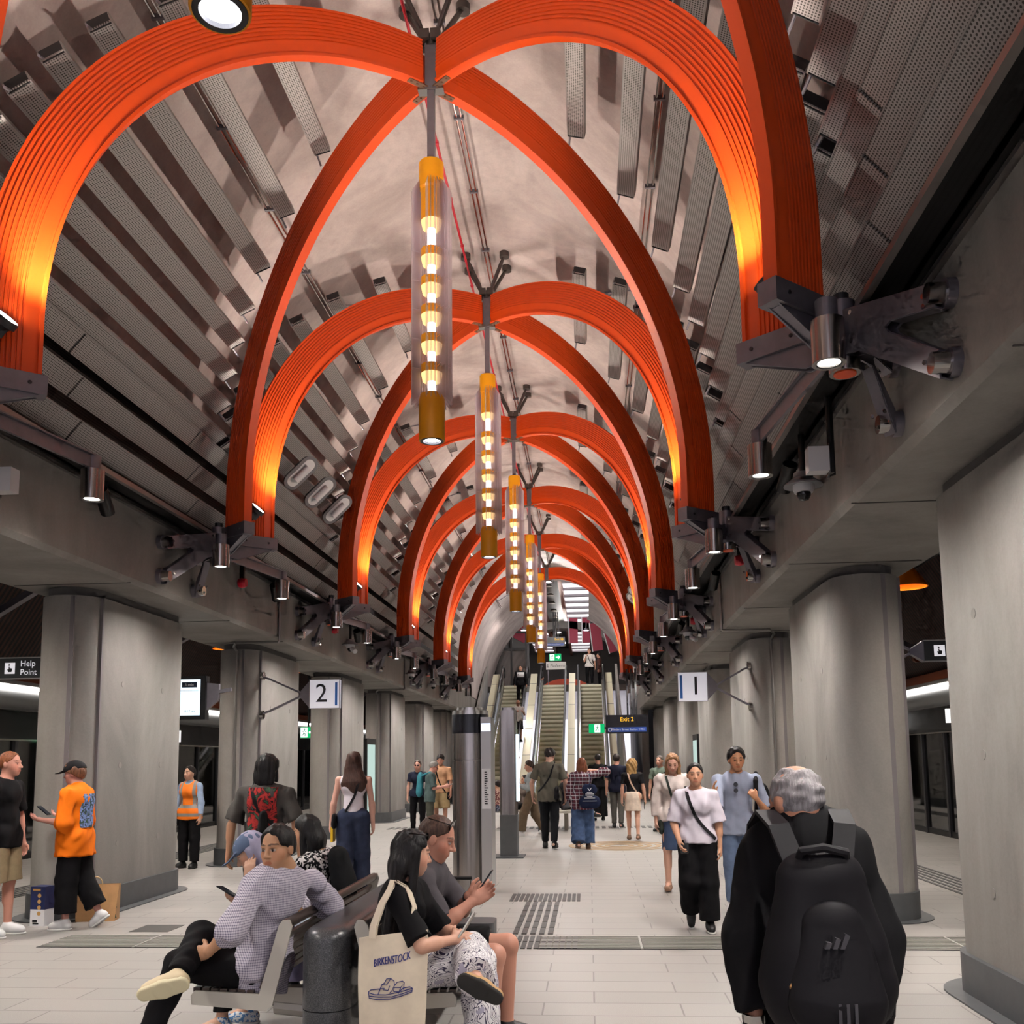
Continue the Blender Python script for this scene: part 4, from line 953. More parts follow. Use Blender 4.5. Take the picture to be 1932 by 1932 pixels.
# ------------------------------------------------------------------ people: smooth-blended distance fields meshed with surface nets
npf = np.float32
def nrm(v): v = np.asarray(v, float); return v/max(1e-9, np.linalg.norm(v))
class Field:
    def __init__(s, prims, h, disp=None):
        los, his = [], []
        for p in prims:
            if p.get('sub') or p.get('cut'): continue
            los.append(p['lo']); his.append(p['hi'])
        s.h = h; s.lo = np.min(los, 0)-3*h; hi = np.max(his, 0)+3*h
        s.n = np.ceil((hi-s.lo)/h).astype(int)+1
        s.D = np.full(s.n, 1.0, npf)
        for p in prims: s.apply(p)
        if disp is not None: s.displace(disp)
    def grid(s, i0, i1):
        ax = [(s.lo[a]+s.h*np.arange(i0[a], i1[a])).astype(npf) for a in range(3)]
        return np.stack(np.meshgrid(*ax, indexing='ij'), -1)
    def apply(s, p):
        if p.get('cut'):     # half-space cut of everything so far: keep (x-p)·n<0
            P = s.grid((0,0,0), s.n); d = (P-p['p'].astype(npf))@p['n'].astype(npf)
            s.D = np.maximum(s.D, d); return
        k = p['k']; m = k+3*s.h
        i0 = np.maximum(0, np.floor((p['lo']-m-s.lo)/s.h).astype(int)); i1 = np.minimum(s.n, np.ceil((p['hi']+m-s.lo)/s.h).astype(int)+1)
        if np.any(i1 <= i0): return
        P = s.grid(i0, i1); d = p['f'](P); sl = tuple(slice(a, b) for a, b in zip(i0, i1)); A = s.D[sl]
        for q, n in p.get('clip', ()): d = np.maximum(d, (P-q.astype(npf))@n.astype(npf))
        if p.get('sub'):
            h = np.maximum(k-np.abs(A+d), 0)/k; s.D[sl] = np.maximum(A, -d)+h*h*k*.25
        else:
            h = np.maximum(k-np.abs(A-d), 0)/k; s.D[sl] = np.minimum(A, d)-h*h*k*.25
    def displace(s, fn):
        m = np.abs(s.D) < .05; idx = np.argwhere(m); P = (s.lo+idx*s.h).astype(npf); s.D[m] += fn(P)
    def mesh(s):
        D = s.D; S = D < 0; c = S[:-1,:-1,:-1].astype(np.int8)
        for i in range(1, 8): c = c+S[(i&1):S.shape[0]-1+(i&1), ((i>>1)&1):S.shape[1]-1+((i>>1)&1), ((i>>2)&1):S.shape[2]-1+((i>>2)&1)]
        cell = (c > 0) & (c < 8); ids = np.full(cell.shape, -1, np.int32); ci = np.argwhere(cell); ids[cell] = np.arange(len(ci))
        acc = np.zeros((len(ci), 3)); cnt = np.zeros(len(ci))
        cor = [np.array((i&1, (i>>1)&1, (i>>2)&1)) for i in range(8)]
        val = [D[ci[:,0]+o[0], ci[:,1]+o[1], ci[:,2]+o[2]] for o in cor]
        for i in range(8):
            for b in (1, 2, 4):
                if i & b: continue
                j = i|b; a, e = val[i], val[j]; m = (a < 0) != (e < 0)
                if not m.any(): continue
                t = a[m]/(a[m]-e[m]); acc[m] += cor[i]+(cor[j]-cor[i])*t[:,None]; cnt[m] += 1
        vs = s.lo+s.h*(ci+acc/np.maximum(cnt, 1)[:,None]); fs = []
        for a in range(3):
            b, c2 = (a+1)%3, (a+2)%3
            sl0 = [slice(None)]*3; sl1 = [slice(None)]*3; sl0[a] = slice(0, -1); sl1[a] = slice(1, None)
            A, B = S[tuple(sl0)], S[tuple(sl1)]; e = np.argwhere(A != B)
            ok = (e[:,b] > 0) & (e[:,c2] > 0) & (e[:,b] < D.shape[b]-1) & (e[:,c2] < D.shape[c2]-1); e = e[ok]
            ins = A[tuple(e.T)]
            def g(db, dc):
                q = e.copy(); q[:,b] += db; q[:,c2] += dc; return ids[tuple(q.T)]
            Q = np.stack([g(-1,-1), g(0,-1), g(0,0), g(-1,0)], 1); Q[~ins] = Q[~ins][:, ::-1]; fs.append(Q)
        return vs, np.concatenate(fs)
def rc(a, b, ra, rb=None, k=.02, flat=None, clip=()):
    a, b = np.asarray(a, float), np.asarray(b, float); rb = ra if rb is None else rb; R = max(ra, rb)*(1 if flat is None else max(1, flat[1]))
    af, ba = a.astype(npf), (b-a).astype(npf); L2 = max(1e-8, float(ba@ba))
    fl = None if flat is None else (nrm(flat[0]).astype(npf), npf(1/flat[1]-1))
    def f(P):
        q = P-af; t = np.clip(q@ba/L2, 0, 1)[..., None]; q = q-t*ba
        if fl is not None: q = q+(q@fl[0])[..., None]*fl[1]*fl[0]
        return np.sqrt((q*q).sum(-1))-(ra+(rb-ra)*t[..., 0])
    return dict(f=f, lo=np.minimum(a, b)-R, hi=np.maximum(a, b)+R, k=k, clip=clip)
def el(c, r, ax=None, k=.02, clip=(), sub=False):
    c = np.asarray(c, float); r = np.asarray(r, float); A = np.eye(3) if ax is None else np.asarray(ax, float); Af = A.astype(npf); cf = c.astype(npf); rf = r.astype(npf)
    def f(P):
        q = (P-cf)@Af.T; k0 = np.sqrt(((q/rf)**2).sum(-1)); k1 = np.sqrt(((q/rf**2)**2).sum(-1)); return k0*(k0-1)/np.maximum(k1, 1e-6)
    e = np.abs(A.T)@r; return dict(f=f, lo=c-e, hi=c+e, k=k, clip=clip, sub=sub)
def cut(p, n): return dict(cut=True, p=np.asarray(p, float), n=nrm(n))
def folds(amp, freq, seed=0, ax=(1, 1, 1)):
    r = np.random.RandomState(seed); freq = freq*1.5; amp = amp*.6; W = (r.randn(5, 3)*freq*np.asarray(ax)*np.array((1, 1, .55))).astype(npf); ph = (r.rand(5)*6.28).astype(npf)
    def f(P):
        x = np.zeros(len(P), npf); warp = np.sin(P@W[4]*.5)*1.3
        for i in range(4): x += np.sin(P@W[i]+ph[i]+warp)
        return npf(amp)*x*.4
    return f
def to_obj(name, vf, m, parent, cols=None):
    vs, fs = vf; me = bpy.data.meshes.new(name); me.vertices.add(len(vs)); me.vertices.foreach_set('co', np.ascontiguousarray(vs, np.float32).ravel())
    me.loops.add(fs.size); me.loops.foreach_set('vertex_index', np.ascontiguousarray(fs, np.int32).ravel())
    me.polygons.add(len(fs)); me.polygons.foreach_set('loop_start', np.arange(0, fs.size, 4, dtype=np.int32)); me.polygons.foreach_set('use_smooth', np.ones(len(fs), bool))
    if cols is not None:
        at = me.color_attributes.new('Col', 'FLOAT_COLOR', 'POINT'); at.data.foreach_set('color', np.concatenate([cols, np.ones((len(cols), 1))], 1).astype(np.float32).ravel())
    me.update(calc_edges=True); me.validate()
    me.materials.append(m); o = put(name, me, parent); return o
_a = NT('skin'); _at = _a.node('ShaderNodeVertexColor'); _at.layer_name = 'Col'; _a.base(_at.outputs[0]); _a.set(.5, 0, .35); SKIN = _a.m
def cloth(name, c='808080', var=.12, rough=.85, c2=None, kind=None, scale=1):
    if name in _mc: return _mc[name]
    a = NT(name); p = a.pos()
    if kind == 'check':
        s_ = a.node('ShaderNodeSeparateXYZ'); a.link(a.pos((1/.0125*scale,)*3), s_.inputs[0]); u = a.math('ADD', s_.outputs[0], s_.outputs[1])
        g1 = a.math('LESS_THAN', a.math('FRACT', u), .35); g2 = a.math('LESS_THAN', a.math('FRACT', s_.outputs[2]), .35); a.base(a.mix(a.math('MULTIPLY', a.math('ADD', g1, g2), .5), c, c2))
    elif kind == 'plaid':
        s_ = a.node('ShaderNodeSeparateXYZ'); a.link(a.pos((15, 15, 15)), s_.inputs[0]); u = a.math('ADD', s_.outputs[0], a.math('MULTIPLY', s_.outputs[1], .4)); v = s_.outputs[2]
        b1 = a.math('LESS_THAN', a.math('FRACT', u), .5); b2 = a.math('LESS_THAN', a.math('FRACT', v), .5); w1 = a.math('LESS_THAN', a.math('FRACT', a.math('ADD', u, .3)), .1); w2 = a.math('LESS_THAN', a.math('FRACT', a.math('ADD', v, .3)), .1)
        q = a.mix(a.math('MULTIPLY', a.math('ADD', b1, b2), .5), '2a2330', '5a2a34'); a.base(a.mix(a.math('MAXIMUM', w1, w2), q, 'd8d2d4'))
    elif kind == 'leaf':
        n1 = a.noise(p, 13*scale, 2, .5, 2.2); v_ = a.math('FRACT', a.math('MULTIPLY', n1, 13)); n2 = a.noise(p, 22*scale, 2)
        q = a.mix(a.math('LESS_THAN', v_, .27), c, c2); a.base(a.mix(a.math('GREATER_THAN', n2, .63), q, 'a9a2b4'))
    elif kind == 'spot':
        n1 = a.noise(p, 30*scale, 1); a.base(a.mix(a.math('GREATER_THAN', n1, .53), c, c2))
    elif kind == 'print':
        n1 = a.noise(p, 11*scale, 4, .6, 1); a.base(a.ramp(n1, [(.38, c), (.44, c2), (.50, c2), (.56, c), (.64, '3d5a44')]))
    else:
        f = a.noise(p, 14, 3); b = lin(c); a.base(a.ramp(f, [(.3, tuple(x*(1-var) for x in b[:3])), (.7, tuple(min(1, x*(1+var)) for x in b[:3]))]))
    a.set(rough, 0, .2); _mc[name] = a.m; return a.m
def hairmat(c):
    n = 'hair_'+c
    if n in _mc: return _mc[n]
    a = NT(n); f = a.noise(a.pos((1, 1, .18)), 90, 3); b = lin(c); a.base(a.ramp(f, [(.3, tuple(x*.6 for x in b[:3])), (.7, tuple(min(1, x*1.5+.004) for x in b[:3]))])); a.set(.5, 0, .35); a.bump(a.noise(a.pos((1, 1, .12)), 160, 2), .5, .006); _mc[n] = a.m; return a.m

class Person:
    """Joints in world space. F: forward (chest), head has its own facing."""
    def __init__(s, label, H=1.72, pos=(0, 0), face=0, ground=0, hip=None, spine=(0, 0, 1), head=(0, 0), sex='m', armL=None, armR=None, legL=None, legR=None, joints=None, skin='c99a80', hair='1c1512', style='short', h=.009, build=1.0, group=None, torso=0, tilt=0):
        s.label, s.H, s.h, s.b, s.sex = label, H, h, build, sex; q = H/1.75; s.q = q
        a = math.radians(face); s.F = np.array([-math.sin(a), math.cos(a), 0]); s.R = np.array([math.cos(a), math.sin(a), 0]); U = np.array([0, 0, 1.])
        s.U = nrm(s.R*spine[0]+s.F*spine[1]+U*spine[2]); B = lambda v, F=None, R=None: (s.R if R is None else R)*v[0]+(s.F if F is None else F)*v[1]+U*v[2]
        at = math.radians(face+torso); cF = np.array([-math.sin(at), math.cos(at), 0]); cR = np.array([math.cos(at), math.sin(at), 0])
        s.cR = nrm(cR-s.U*(cR@s.U)); s.cF = np.cross(s.U, s.cR); s.hR, s.hF0 = s.R, s.F
        j = s.j = {}; legL = legL or ((-.05, .02, -1), (0, -.02, -1)); legR = legR or ((.05, .02, -1), (0, -.02, -1))
        armL = armL or ((-.18, .02, -1), (-.05, .15, -1)); armR = armR or ((.18, .02, -1), (.05, .15, -1))
        tl, sl, fh = .247*H, .245*H, .045*H; hw = (.052 if sex == 'm' else .055)*H
        if hip is None:
            hip = np.array([pos[0], pos[1], 0.]); low = 0
            for sd, lg in ((-1, legL), (1, legR)):
                e = nrm(B(lg[0]))*tl+nrm(B(lg[1]))*sl; low = min(low, e[2])
            hip[2] = ground+fh-low+.012
        hip = np.asarray(hip, float); j['hip'] = hip
        for n, sd, lg in (('L', -1, legL), ('R', 1, legR)):
            j['hip'+n] = hip+s.R*sd*hw; j['kn'+n] = j['hip'+n]+nrm(B(lg[0]))*tl; j['an'+n] = j['kn'+n]+nrm(B(lg[1]))*sl
            j['td'+n] = nrm(B(lg[2])) if len(lg) > 2 else nrm(s.F+s.R*sd*.15)
        j['chest'] = hip+s.U*.205*H; j['nb'] = hip+s.U*.305*H
        sw = (.118 if sex == 'm' else .104)*H*(1+.35*(build-1))
        for n, sd, ar in (('L', -1, armL), ('R', 1, armR)):
            j['sh'+n] = hip+s.U*.272*H+s.cR*sd*sw; j['el'+n] = j['sh'+n]+nrm(B(ar[0], s.cF, s.cR))*.172*H; j['wr'+n] = j['el'+n]+nrm(B(ar[1], s.cF, s.cR))*.150*H
            j['hd'+n] = nrm(B(ar[2], s.cF, s.cR)) if len(ar) > 2 else nrm(B(ar[1], s.cF, s.cR)); j['pn'+n] = nrm(B(ar[3], s.cF, s.cR)) if len(ar) > 3 else s.cR*-sd; j['curl'+n] = ar[4] if len(ar) > 4 else .45
        if joints: j.update({k: np.asarray(v, float) for k, v in joints.items()})
        ah = math.radians(face+head[0]); ph = math.radians(head[1]); fF = np.array([-math.sin(ah), math.cos(ah), 0]); s.eR = np.array([math.cos(ah), math.sin(ah), 0])
        s.eF = fF*math.cos(ph)+U*math.sin(ph); s.eU = U*math.cos(ph)-fF*math.sin(ph)
        if tilt: tr = math.radians(tilt); s.eR, s.eU = s.eR*math.cos(tr)+s.eU*math.sin(tr), s.eU*math.cos(tr)-s.eR*math.sin(tr)
        if 'head' not in j: j['head'] = j['nb']+s.U*.046*H+s.eU*.047*H+s.eF*.018*H
        s.root = thing('person', label, 'person', (0, 0, 0), 0, group); b = j['hip'].copy(); b[2] = ground; s.base = b; s.root.location = b
        s.skin = lin(skin)[:3]; s.hairc = hair; s.style = style
        s.make_body()
    def W(s, name, prims, m, disp=None, h=None, cols=None, parent=None):
        f = Field(prims, h or s.h, disp); vs, fs = f.mesh()
        o = to_obj(name, (vs-s.base, fs), m, parent or s.root, cols(vs) if cols else None); return o
    def limb(s, pts, rads, k=.03, **kw): return [rc(pts[i], pts[i+1], rads[i], rads[i+1], k, **kw) for i in range(len(pts)-1)]
    def head_prims(s):
        c = s.j['head']; q = s.q; F, R, U = s.eF, s.eR, s.eU; A = [R, F, U]; P = lambda x, y, z: c+(R*x+F*y+U*z)*q
        p = [el(P(0, -.008, .025), np.array((.075, .096, .092))*q, A, .01), el(P(0, .022, -.042), np.array((.060, .070, .076))*q, A, .03), el(P(0, .060, -.098), np.array((.028, .024, .018))*q, A, .03),
             rc(P(-.04, .048, -.03), P(-.028, .06, -.06), .026*q, .02*q, .03), rc(P(.04, .048, -.03), P(.028, .06, -.06), .026*q, .02*q, .03)]
        p += [rc(P(-.034, .079, .022), P(.034, .079, .022), .012*q, None, .018)]
        if s.h <= .009:
            for sd in (-1, 1): p.append(el(P(sd*.032, .098, .002), np.array((.02, .014, .012))*q, A, .012, sub=True))
            for sd in (-1, 1): p.append(el(P(sd*.032, .077, .001), np.array((.0155, .013, .0125))*q, A, .004))
        p += [rc(P(0, .090, .008), P(0, .112, -.030), .008*q, .0125*q, .012), rc(P(-.013, .098, -.034), P(.013, .098, -.034), .0085*q, None, .008)]
        p += [rc(P(-.018, .086, -.062), P(.018, .086, -.062), .0085*q, None, .010), rc(P(-.016, .085, -.073), P(.016, .085, -.073), .009*q, None, .008)]
        for sd in (-1, 1): p.append(el(P(sd*.079, -.008, -.008), np.array((.012, .021, .033))*q, A, .008))
        return p
    def hand(s, n):
        j = s.j; w = j['wr'+n]; d = nrm(j['hd'+n]); pn = j['pn'+n]; pn = nrm(pn-d*(pn@d)); q = s.q*(1 if s.sex == 'm' else .92); sd = 1 if n == 'R' else -1
        t = np.cross(d, pn)*1.0  # across the palm
        th = t if n == 'R' else -t
        up = j.get('thumb'+n)
        if up is not None: th = nrm(up-d*(up@d)); pn = nrm(np.cross(th, d))*(1 if True else 1)
        if up is not None and pn@nrm(j['pn'+n]-d*(j['pn'+n]@d)) < 0: pn = -pn
        c = j['curl'+n]; p = [rc(w, w+d*.035*q, .026*q, .03*q, .015, (pn, .72)), rc(w+d*.03*q+th*.018*q, w+d*.078*q+th*.024*q, .02*q, .016*q, .012), rc(w+d*.03*q-th*.018*q, w+d*.072*q-th*.024*q, .02*q, .015*q, .012), rc(w+d*.04*q, w+d*.08*q, .022*q, .017*q, .012)]
        for i, (o, L) in enumerate(((.027, .068), (.009, .076), (-.010, .070), (-.028, .055))):
            a = w+d*(.084-.004*abs(i-1))*q+th*o*q; L *= q; r = max(.0082*q, .72*s.h)
            d1 = nrm(d*math.cos(c)+pn*math.sin(c)+th*o*1.5); d2 = nrm(d*math.cos(c*2.1)+pn*math.sin(c*2.1)); d3 = nrm(d*math.cos(c*2.9)+pn*math.sin(c*2.9))
            b = a+d1*L*.48; e = b+d2*L*.32; g = e+d3*L*.22; p += [rc(a, b, r*1.06, r, .006), rc(b, e, r, r*.94, .004), rc(e, g, r*.94, r*.82, .004)]
        a = w+d*.022*q+th*.026*q+pn*.008*q; b = a+nrm(d*.7+th*.75+pn*.25)*.04*q; e = b+nrm(d*.9+th*.2+pn*.4)*.034*q; r = max(.0098*q, .75*s.h)
        p += [rc(a, b, r*1.3, r*1.1, .012), rc(b, e, r*1.08, r*.85, .005)]; s.tip = e
        j['grip'+n] = w+d*.085*q+pn*.035*q; return p
    def make_body(s):
        j, q, b = s.j, s.q, s.b; fat = b; U, cF = s.U, s.cF; fl = (cF, .72); fem = s.sex != 'm'
        p = [rc(j['hipL']+U*.02, j['hipR']+U*.02, .088*q*fat, None, .04, (s.hF0, .92)), rc(j['hip']+U*.05*q, j['hip']+U*.16*q, (.112 if fem else .122)*q*fat, (.102 if fem else .120)*q*fat, .05, (cF, .78)),
             rc(j['hip']+U*.16*q, j['chest']+U*.06*q, (.102 if fem else .120)*q*fat, (.118 if fem else .135)*q*fat, .05, fl), rc(j['chest']+s.cR*-.06*q+U*.04*q, j['chest']+s.cR*.06*q+U*.04*q, .098*q*fat, None, .05)]
        if fem:
            for sd in (-1, 1): p.append(el(j['chest']+s.cR*sd*.068*q+cF*.075*q+U*.0*q, np.array((.06, .055, .06))*q, None, .04))
        p += [rc(j['shL'], j['shR'], .042*q, None, .05), rc(j['nb']-U*.04*q-s.cR*.10*q, j['nb']+U*.015*q, .03*q, .045*q, .04), rc(j['nb']-U*.04*q+s.cR*.10*q, j['nb']+U*.015*q, .03*q, .045*q, .04)]
        hc = j['head']; nr = (.050 if fem else .058)*q*min(1.15, fat); p += [rc(j['nb']-U*.03*q, hc-s.eU*.055*q-s.eF*.018*q, nr*1.08, nr*.96, .03)]
        for n in 'LR':
            p += [rc(j['sh'+n], j['el'+n], (.040 if fem else .046)*q*fat, .036*q*fat, .03), rc(j['el'+n], j['wr'+n], .038*q*fat, .025*q, .02), rc(j['el'+n]+(j['wr'+n]-j['el'+n])*.1, j['el'+n]+(j['wr'+n]-j['el'+n])*.4, .036*q*fat, .036*q*fat, .02)]
            p += [rc(j['hip'+n], j['kn'+n], .085*q*fat, .054*q*fat, .04), rc(j['kn'+n], j['an'+n], .051*q*fat, .035*q, .03)]
            d = nrm(j['an'+n]-j['kn'+n]); back = nrm(np.cross(np.cross(d, j['td'+n]), d)); p.append(rc(j['kn'+n]+d*.08*q-back*.018*q, j['kn'+n]+d*.2*q-back*.016*q, .045*q*fat, .04*q*fat, .03))
            td = j['td'+n]; p += [rc(j['an'+n], j['an'+n]+d*.035*q+td*.11*q, .036*q, .028*q, .02), rc(j['an'+n]+d*.03*q, j['an'+n]+d*.035*q-td*.035*q, .033*q, .03*q, .02)]
            p += s.hand(n)
        p += s.head_prims()
        c, q, sk = hc, s.q, np.array(s.skin)
        def cols(v):
            C = np.tile(sk, (len(v), 1)); l = (v-c)/q; x, y, z = l@s.eR, l@s.eF, l@s.eU; hd = (np.abs(x) < .1) & (np.abs(z) < .14)
            fr = hd & (y > .035)
            def put_(m, col, a=1): C[m] = C[m]*(1-a)+np.array(col)*a
            put_(fr & (z < -.0) & (z > -.06) & (np.abs(x) > .025), sk*np.array((1.08, .86, .82)), .5)
            put_(fr & (((x/.024)**2+((z+.067)/.012)**2) < 1), sk*np.array((.85, .52, .50)), .8)
            for sd in (-1, 1):
                ex = (x-sd*.032); near = s.h < .0062; ew = (ex/.0155)**2+((z-.001)/.0068)**2 < 1
                if near: put_(fr & ew, (.42, .38, .36))
                put_(fr & ((ex/(.0075 if near else .012))**2+((z-.001)/.0072)**2 < 1), (.018, .012, .010), 1 if near else .8)
                put_(fr & ((ex/.019)**2+((z-.0105)/.0035)**2 < 1), sk*.28, .8); put_(fr & ((ex/.024)**2+((z-.027-.004*(1-(ex/.024)**2))/.0058)**2 < 1), np.array(lin(s.hairc)[:3])*.8+sk*.06, .85)
            put_(hd & (z < -.045) & (y > .0) & (np.abs(z+.067) > .014), sk*.80, .9 if s.style in ('stubble',) else 0)
            return C
        s.W('body', p, SKIN, cols=cols)
    # ---- clothing
    def top(s, m, sleeve=.55, hem=.05, loose=.014, fold=.006, vneck=.0, flare=.0, name='top', clipf=None, collar=False, seed=1, openneck=.07):
        j, q, b, U = s.j, s.q, s.b, s.U; L = loose; fem = s.sex != 'm'; fl = (s.cF, .74); p = []
        hb = j['hip']-U*hem*q; hc_ = [(hb, -U)]
        p += [rc(hb-U*.08, j['hip']+U*.16*q, ((.124 if fem else .132)*b+flare)*q+L, ((.108 if fem else .126)*b+flare*.4)*q+L, .05, (s.cF, .80), clip=hc_), rc(j['hip']+U*.14*q, j['chest']+U*.06*q, ((.106 if fem else .124)*b+flare*.4)*q+L, (.122 if fem else .137)*q*b+L, .05, fl, clip=hc_)]
        if hem > -.02: p.append(rc(j['hipL']+U*.02, j['hipR']+U*.02, .092*q*b+L, None, .04, (s.hF0, .95), clip=hc_))
        p += [rc(j['chest']-s.cR*.06*q+U*.04*q, j['chest']+s.cR*.06*q+U*.04*q, .1*q*b+L*.8, None, .05), rc(j['shL']-U*.004, j['shR']-U*.004, .044*q+L*.3, None, .05)]
        if fem:
            for sd in (-1, 1): p.append(el(j['chest']+s.cR*sd*.068*q+s.cF*.078*q, np.array((.062, .056, .062))*q+L*.5, None, .05))
        for sd in (-1, 1): p.append(rc(j['nb']-U*.04*q+s.cR*sd*.10*q, j['nb']-U*.005*q+s.cR*sd*.03*q, .034*q+L*.5, .036*q+L*.3, .04))
        for n in 'LR':
            dl = nrm(j['kn'+n]-j['hip'+n])
            if hem > .03 and dl@-U > .8: p.append(rc(j['hip'+n], j['hip'+n]+dl*(hem+.06)*q, .096*q*b+max(L, .02), .098*q*b+max(L, .02), .05, (s.hF0, .97), clip=hc_))
        if collar: p.append(rc(j['nb']-U*.03*q, j['nb']+U*(.03+.02*(collar == 2))*q, .070*q*min(1.1, b), .068*q*min(1.1, b), .02, clip=[(j['nb']+U*(.03+.02*(collar == 2))*q, nrm(U-s.cF*.25))]))
        for n in 'LR':
            sl = sleeve if not isinstance(sleeve, dict) else sleeve[n]
            if sl <= 0: continue
            A, E, Wr = j['sh'+n], j['el'+n], j['wr'+n]
            if sl <= 1:
                e = A+(E-A)*sl; p.append(rc(A, e+(E-A)*.1, .046*q*b+L*.3, .050*q*b+L*1.15, .045, clip=[(e, nrm(E-A))]))
            else:
                e = E+(Wr-E)*(sl-1); p += [rc(A, E, .047*q*b+L*.4, .044*q*b+L, .045), rc(E, e+(Wr-E)*.1, .044*q*b+L, .034*q*b+L, .025, clip=[(e, nrm(Wr-E))])]
        pr = list(p)
        if not collar: pr.append(el(j['nb']+U*.05*q+s.cF*.03*q, np.array((openneck, openneck, .055+vneck))*q, None, .01, sub=True))
        if sleeve == 0:
            for sd, n in ((-1, 'L'), (1, 'R')): pr.append(el(j['sh'+n]+s.cR*sd*.058*q, np.array((.032, .08, .08))*q, [s.cR, s.cF, s.U], .01, sub=True))
        s.tf = Field(pr, max(s.h, .012)); return s.W(name, pr, m, folds(fold, 26, seed, (1, 1, .8)) if fold else None)
    def pants(s, m, length=1.93, loose=.012, flare=0, fold=.005, name='trousers', seed=2, rise=.10):
        j, q, b = s.j, s.q, s.b; L = max(loose, .015); wb = j['hip']+s.U*rise*q
        p = [rc(j['hipL']+s.U*.02, j['hipR']+s.U*.02, .088*q*b+min(L, .013), None, .04, (s.hF0, .92)), rc(j['hip']+s.U*.03*q, wb+s.U*.04*q, (.119 if s.sex != 'm' else .126)*q*b+.004, .113*q*b+.004, .05, (s.hF0, .79), clip=[(wb, s.U)])]
        for n in 'LR':
            h_, k_, a_ = j['hip'+n], j['kn'+n], j['an'+n]
            ln = length if not isinstance(length, dict) else length[n]
            if ln <= 1: e = h_+(k_-h_)*ln; p.append(rc(h_, e+(k_-h_)*.1, .088*q*b+min(L, .022), .066*q*b+L*1.6+flare, .035, clip=[(e, nrm(k_-h_))]))
            else:
                e = k_+(a_-k_)*(ln-1); p += [rc(h_, k_, .088*q*b+min(L, .022), .063*q*b+L+flare*.4, .035), rc(k_, e+(a_-k_)*.12, .062*q*b+L+flare*.4, .042*q+L+flare, .03, clip=[(e, nrm(a_-k_))])]
        return s.W(name, p, m, folds(fold, 24, seed, (1, 1, 1.1)) if fold else None)
    def skirt(s, m, length=.5, loose=.015, flare=.03, name='skirt'):
        j, q = s.j, s.q; kn = (j['knL']+j['knR'])/2; e = j['hip']+(kn-j['hip'])*length; d = nrm(kn-j['hip'])
        return s.W(name, [rc(j['hip']+s.U*.09*q, j['hip']-s.U*.02*q, .11*q+loose, .140*q+loose, .04, (s.F, .92), clip=[(j['hip']+s.U*.09*q, s.U)]), rc(j['hip'], e+d*.08, .145*q+loose, .15*q+loose+flare, .04, (s.F, .85), clip=[(e, d)])], m, folds(.004, 26, 3))
    def shoes(s, m, sole=None, name='shoe', kind='shoe', which='LR', label=None):
        j, q = s.j, s.q
        for n in which:
            d = nrm(j['an'+n]-j['kn'+n]) if kind != 'flat' else np.array([0, 0, -1.]); td = nrm(j['td'+n]); dn = nrm(d-td*(d@td)); A = j['an'+n]
            p = [rc(A+dn*.045*q-td*.03*q, A+dn*.042*q+td*.06*q, .041*q, .044*q, .02), rc(A+dn*.045*q+td*.05*q, A+dn*.05*q+td*.135*q, .046*q, .036*q, .02), rc(A-dn*.01*q, A+dn*.04*q-td*.02*q, .041*q, .04*q, .02)]
            if kind == 'shoe': p.append(rc(A+dn*.012*q, A+dn*.036*q+td*.11*q, .044*q, .038*q, .02))
            sp = A+dn*.078*q; p = [dict(x, clip=list(x['clip'])+[(sp, dn)]) for x in p]
            if kind == 'clog': p = p[:2]; p = [dict(x, clip=list(x['clip'])+[(A+dn*.0*q, -dn)]) for x in p]
            o = s.W(name, p, m, h=min(s.h, .007))
            if label: o['label'] = label
            if sole is not None:
                so = [rc(A+dn*.07*q-td*.035*q, A+dn*.07*q+td*.05*q, .042*q, .048*q, .01, clip=[(sp+dn*.014*q, dn), (sp-dn*.006, -dn)]), rc(A+dn*.07*q+td*.05*q, A+dn*.07*q+td*.142*q, .049*q, .038*q, .01, clip=[(sp+dn*.014*q, dn), (sp-dn*.006, -dn)])]
                s.W('sole', so, sole, h=min(s.h, .006), parent=None if False else s.root) if False else s._sub(o, 'sole', so, sole)
    def _sub(s, par, name, prims, m):
        f = Field(prims, min(s.h, .006)); vs, fs = f.mesh(); return to_obj(name, (vs-s.base, fs), m, par)
    def hair(s, style=None, m=None, length=.3, puff=0, amp=.003, part=None, name='hair', dirv=None, front=True, fringe=0, wide=1):
        style = style or s.style; c, q = s.j['head'], s.q; F, R, U = s.eF, s.eR, s.eU; A = [R, F, U]; P = lambda x, y, z: c+(R*x+F*y+U*z)*q
        m = m or hairmat(s.hairc); t = .011+puff
        line = .066-fringe; clipF = (P(0, .074, line), nrm(F*.62-U*.79)); low = (P(0, -.02, -.062), nrm(-U+F*.55)); side_ = (P(0, .05, 0), nrm(F+U*-.15))
        r = np.array((.078+t, .101+t, .096+t))*q
        if style == 'crew': r -= .006*q
        p = [el(P(0, -.010, .026), r, A, .01, clip=[clipF, low, side_])]
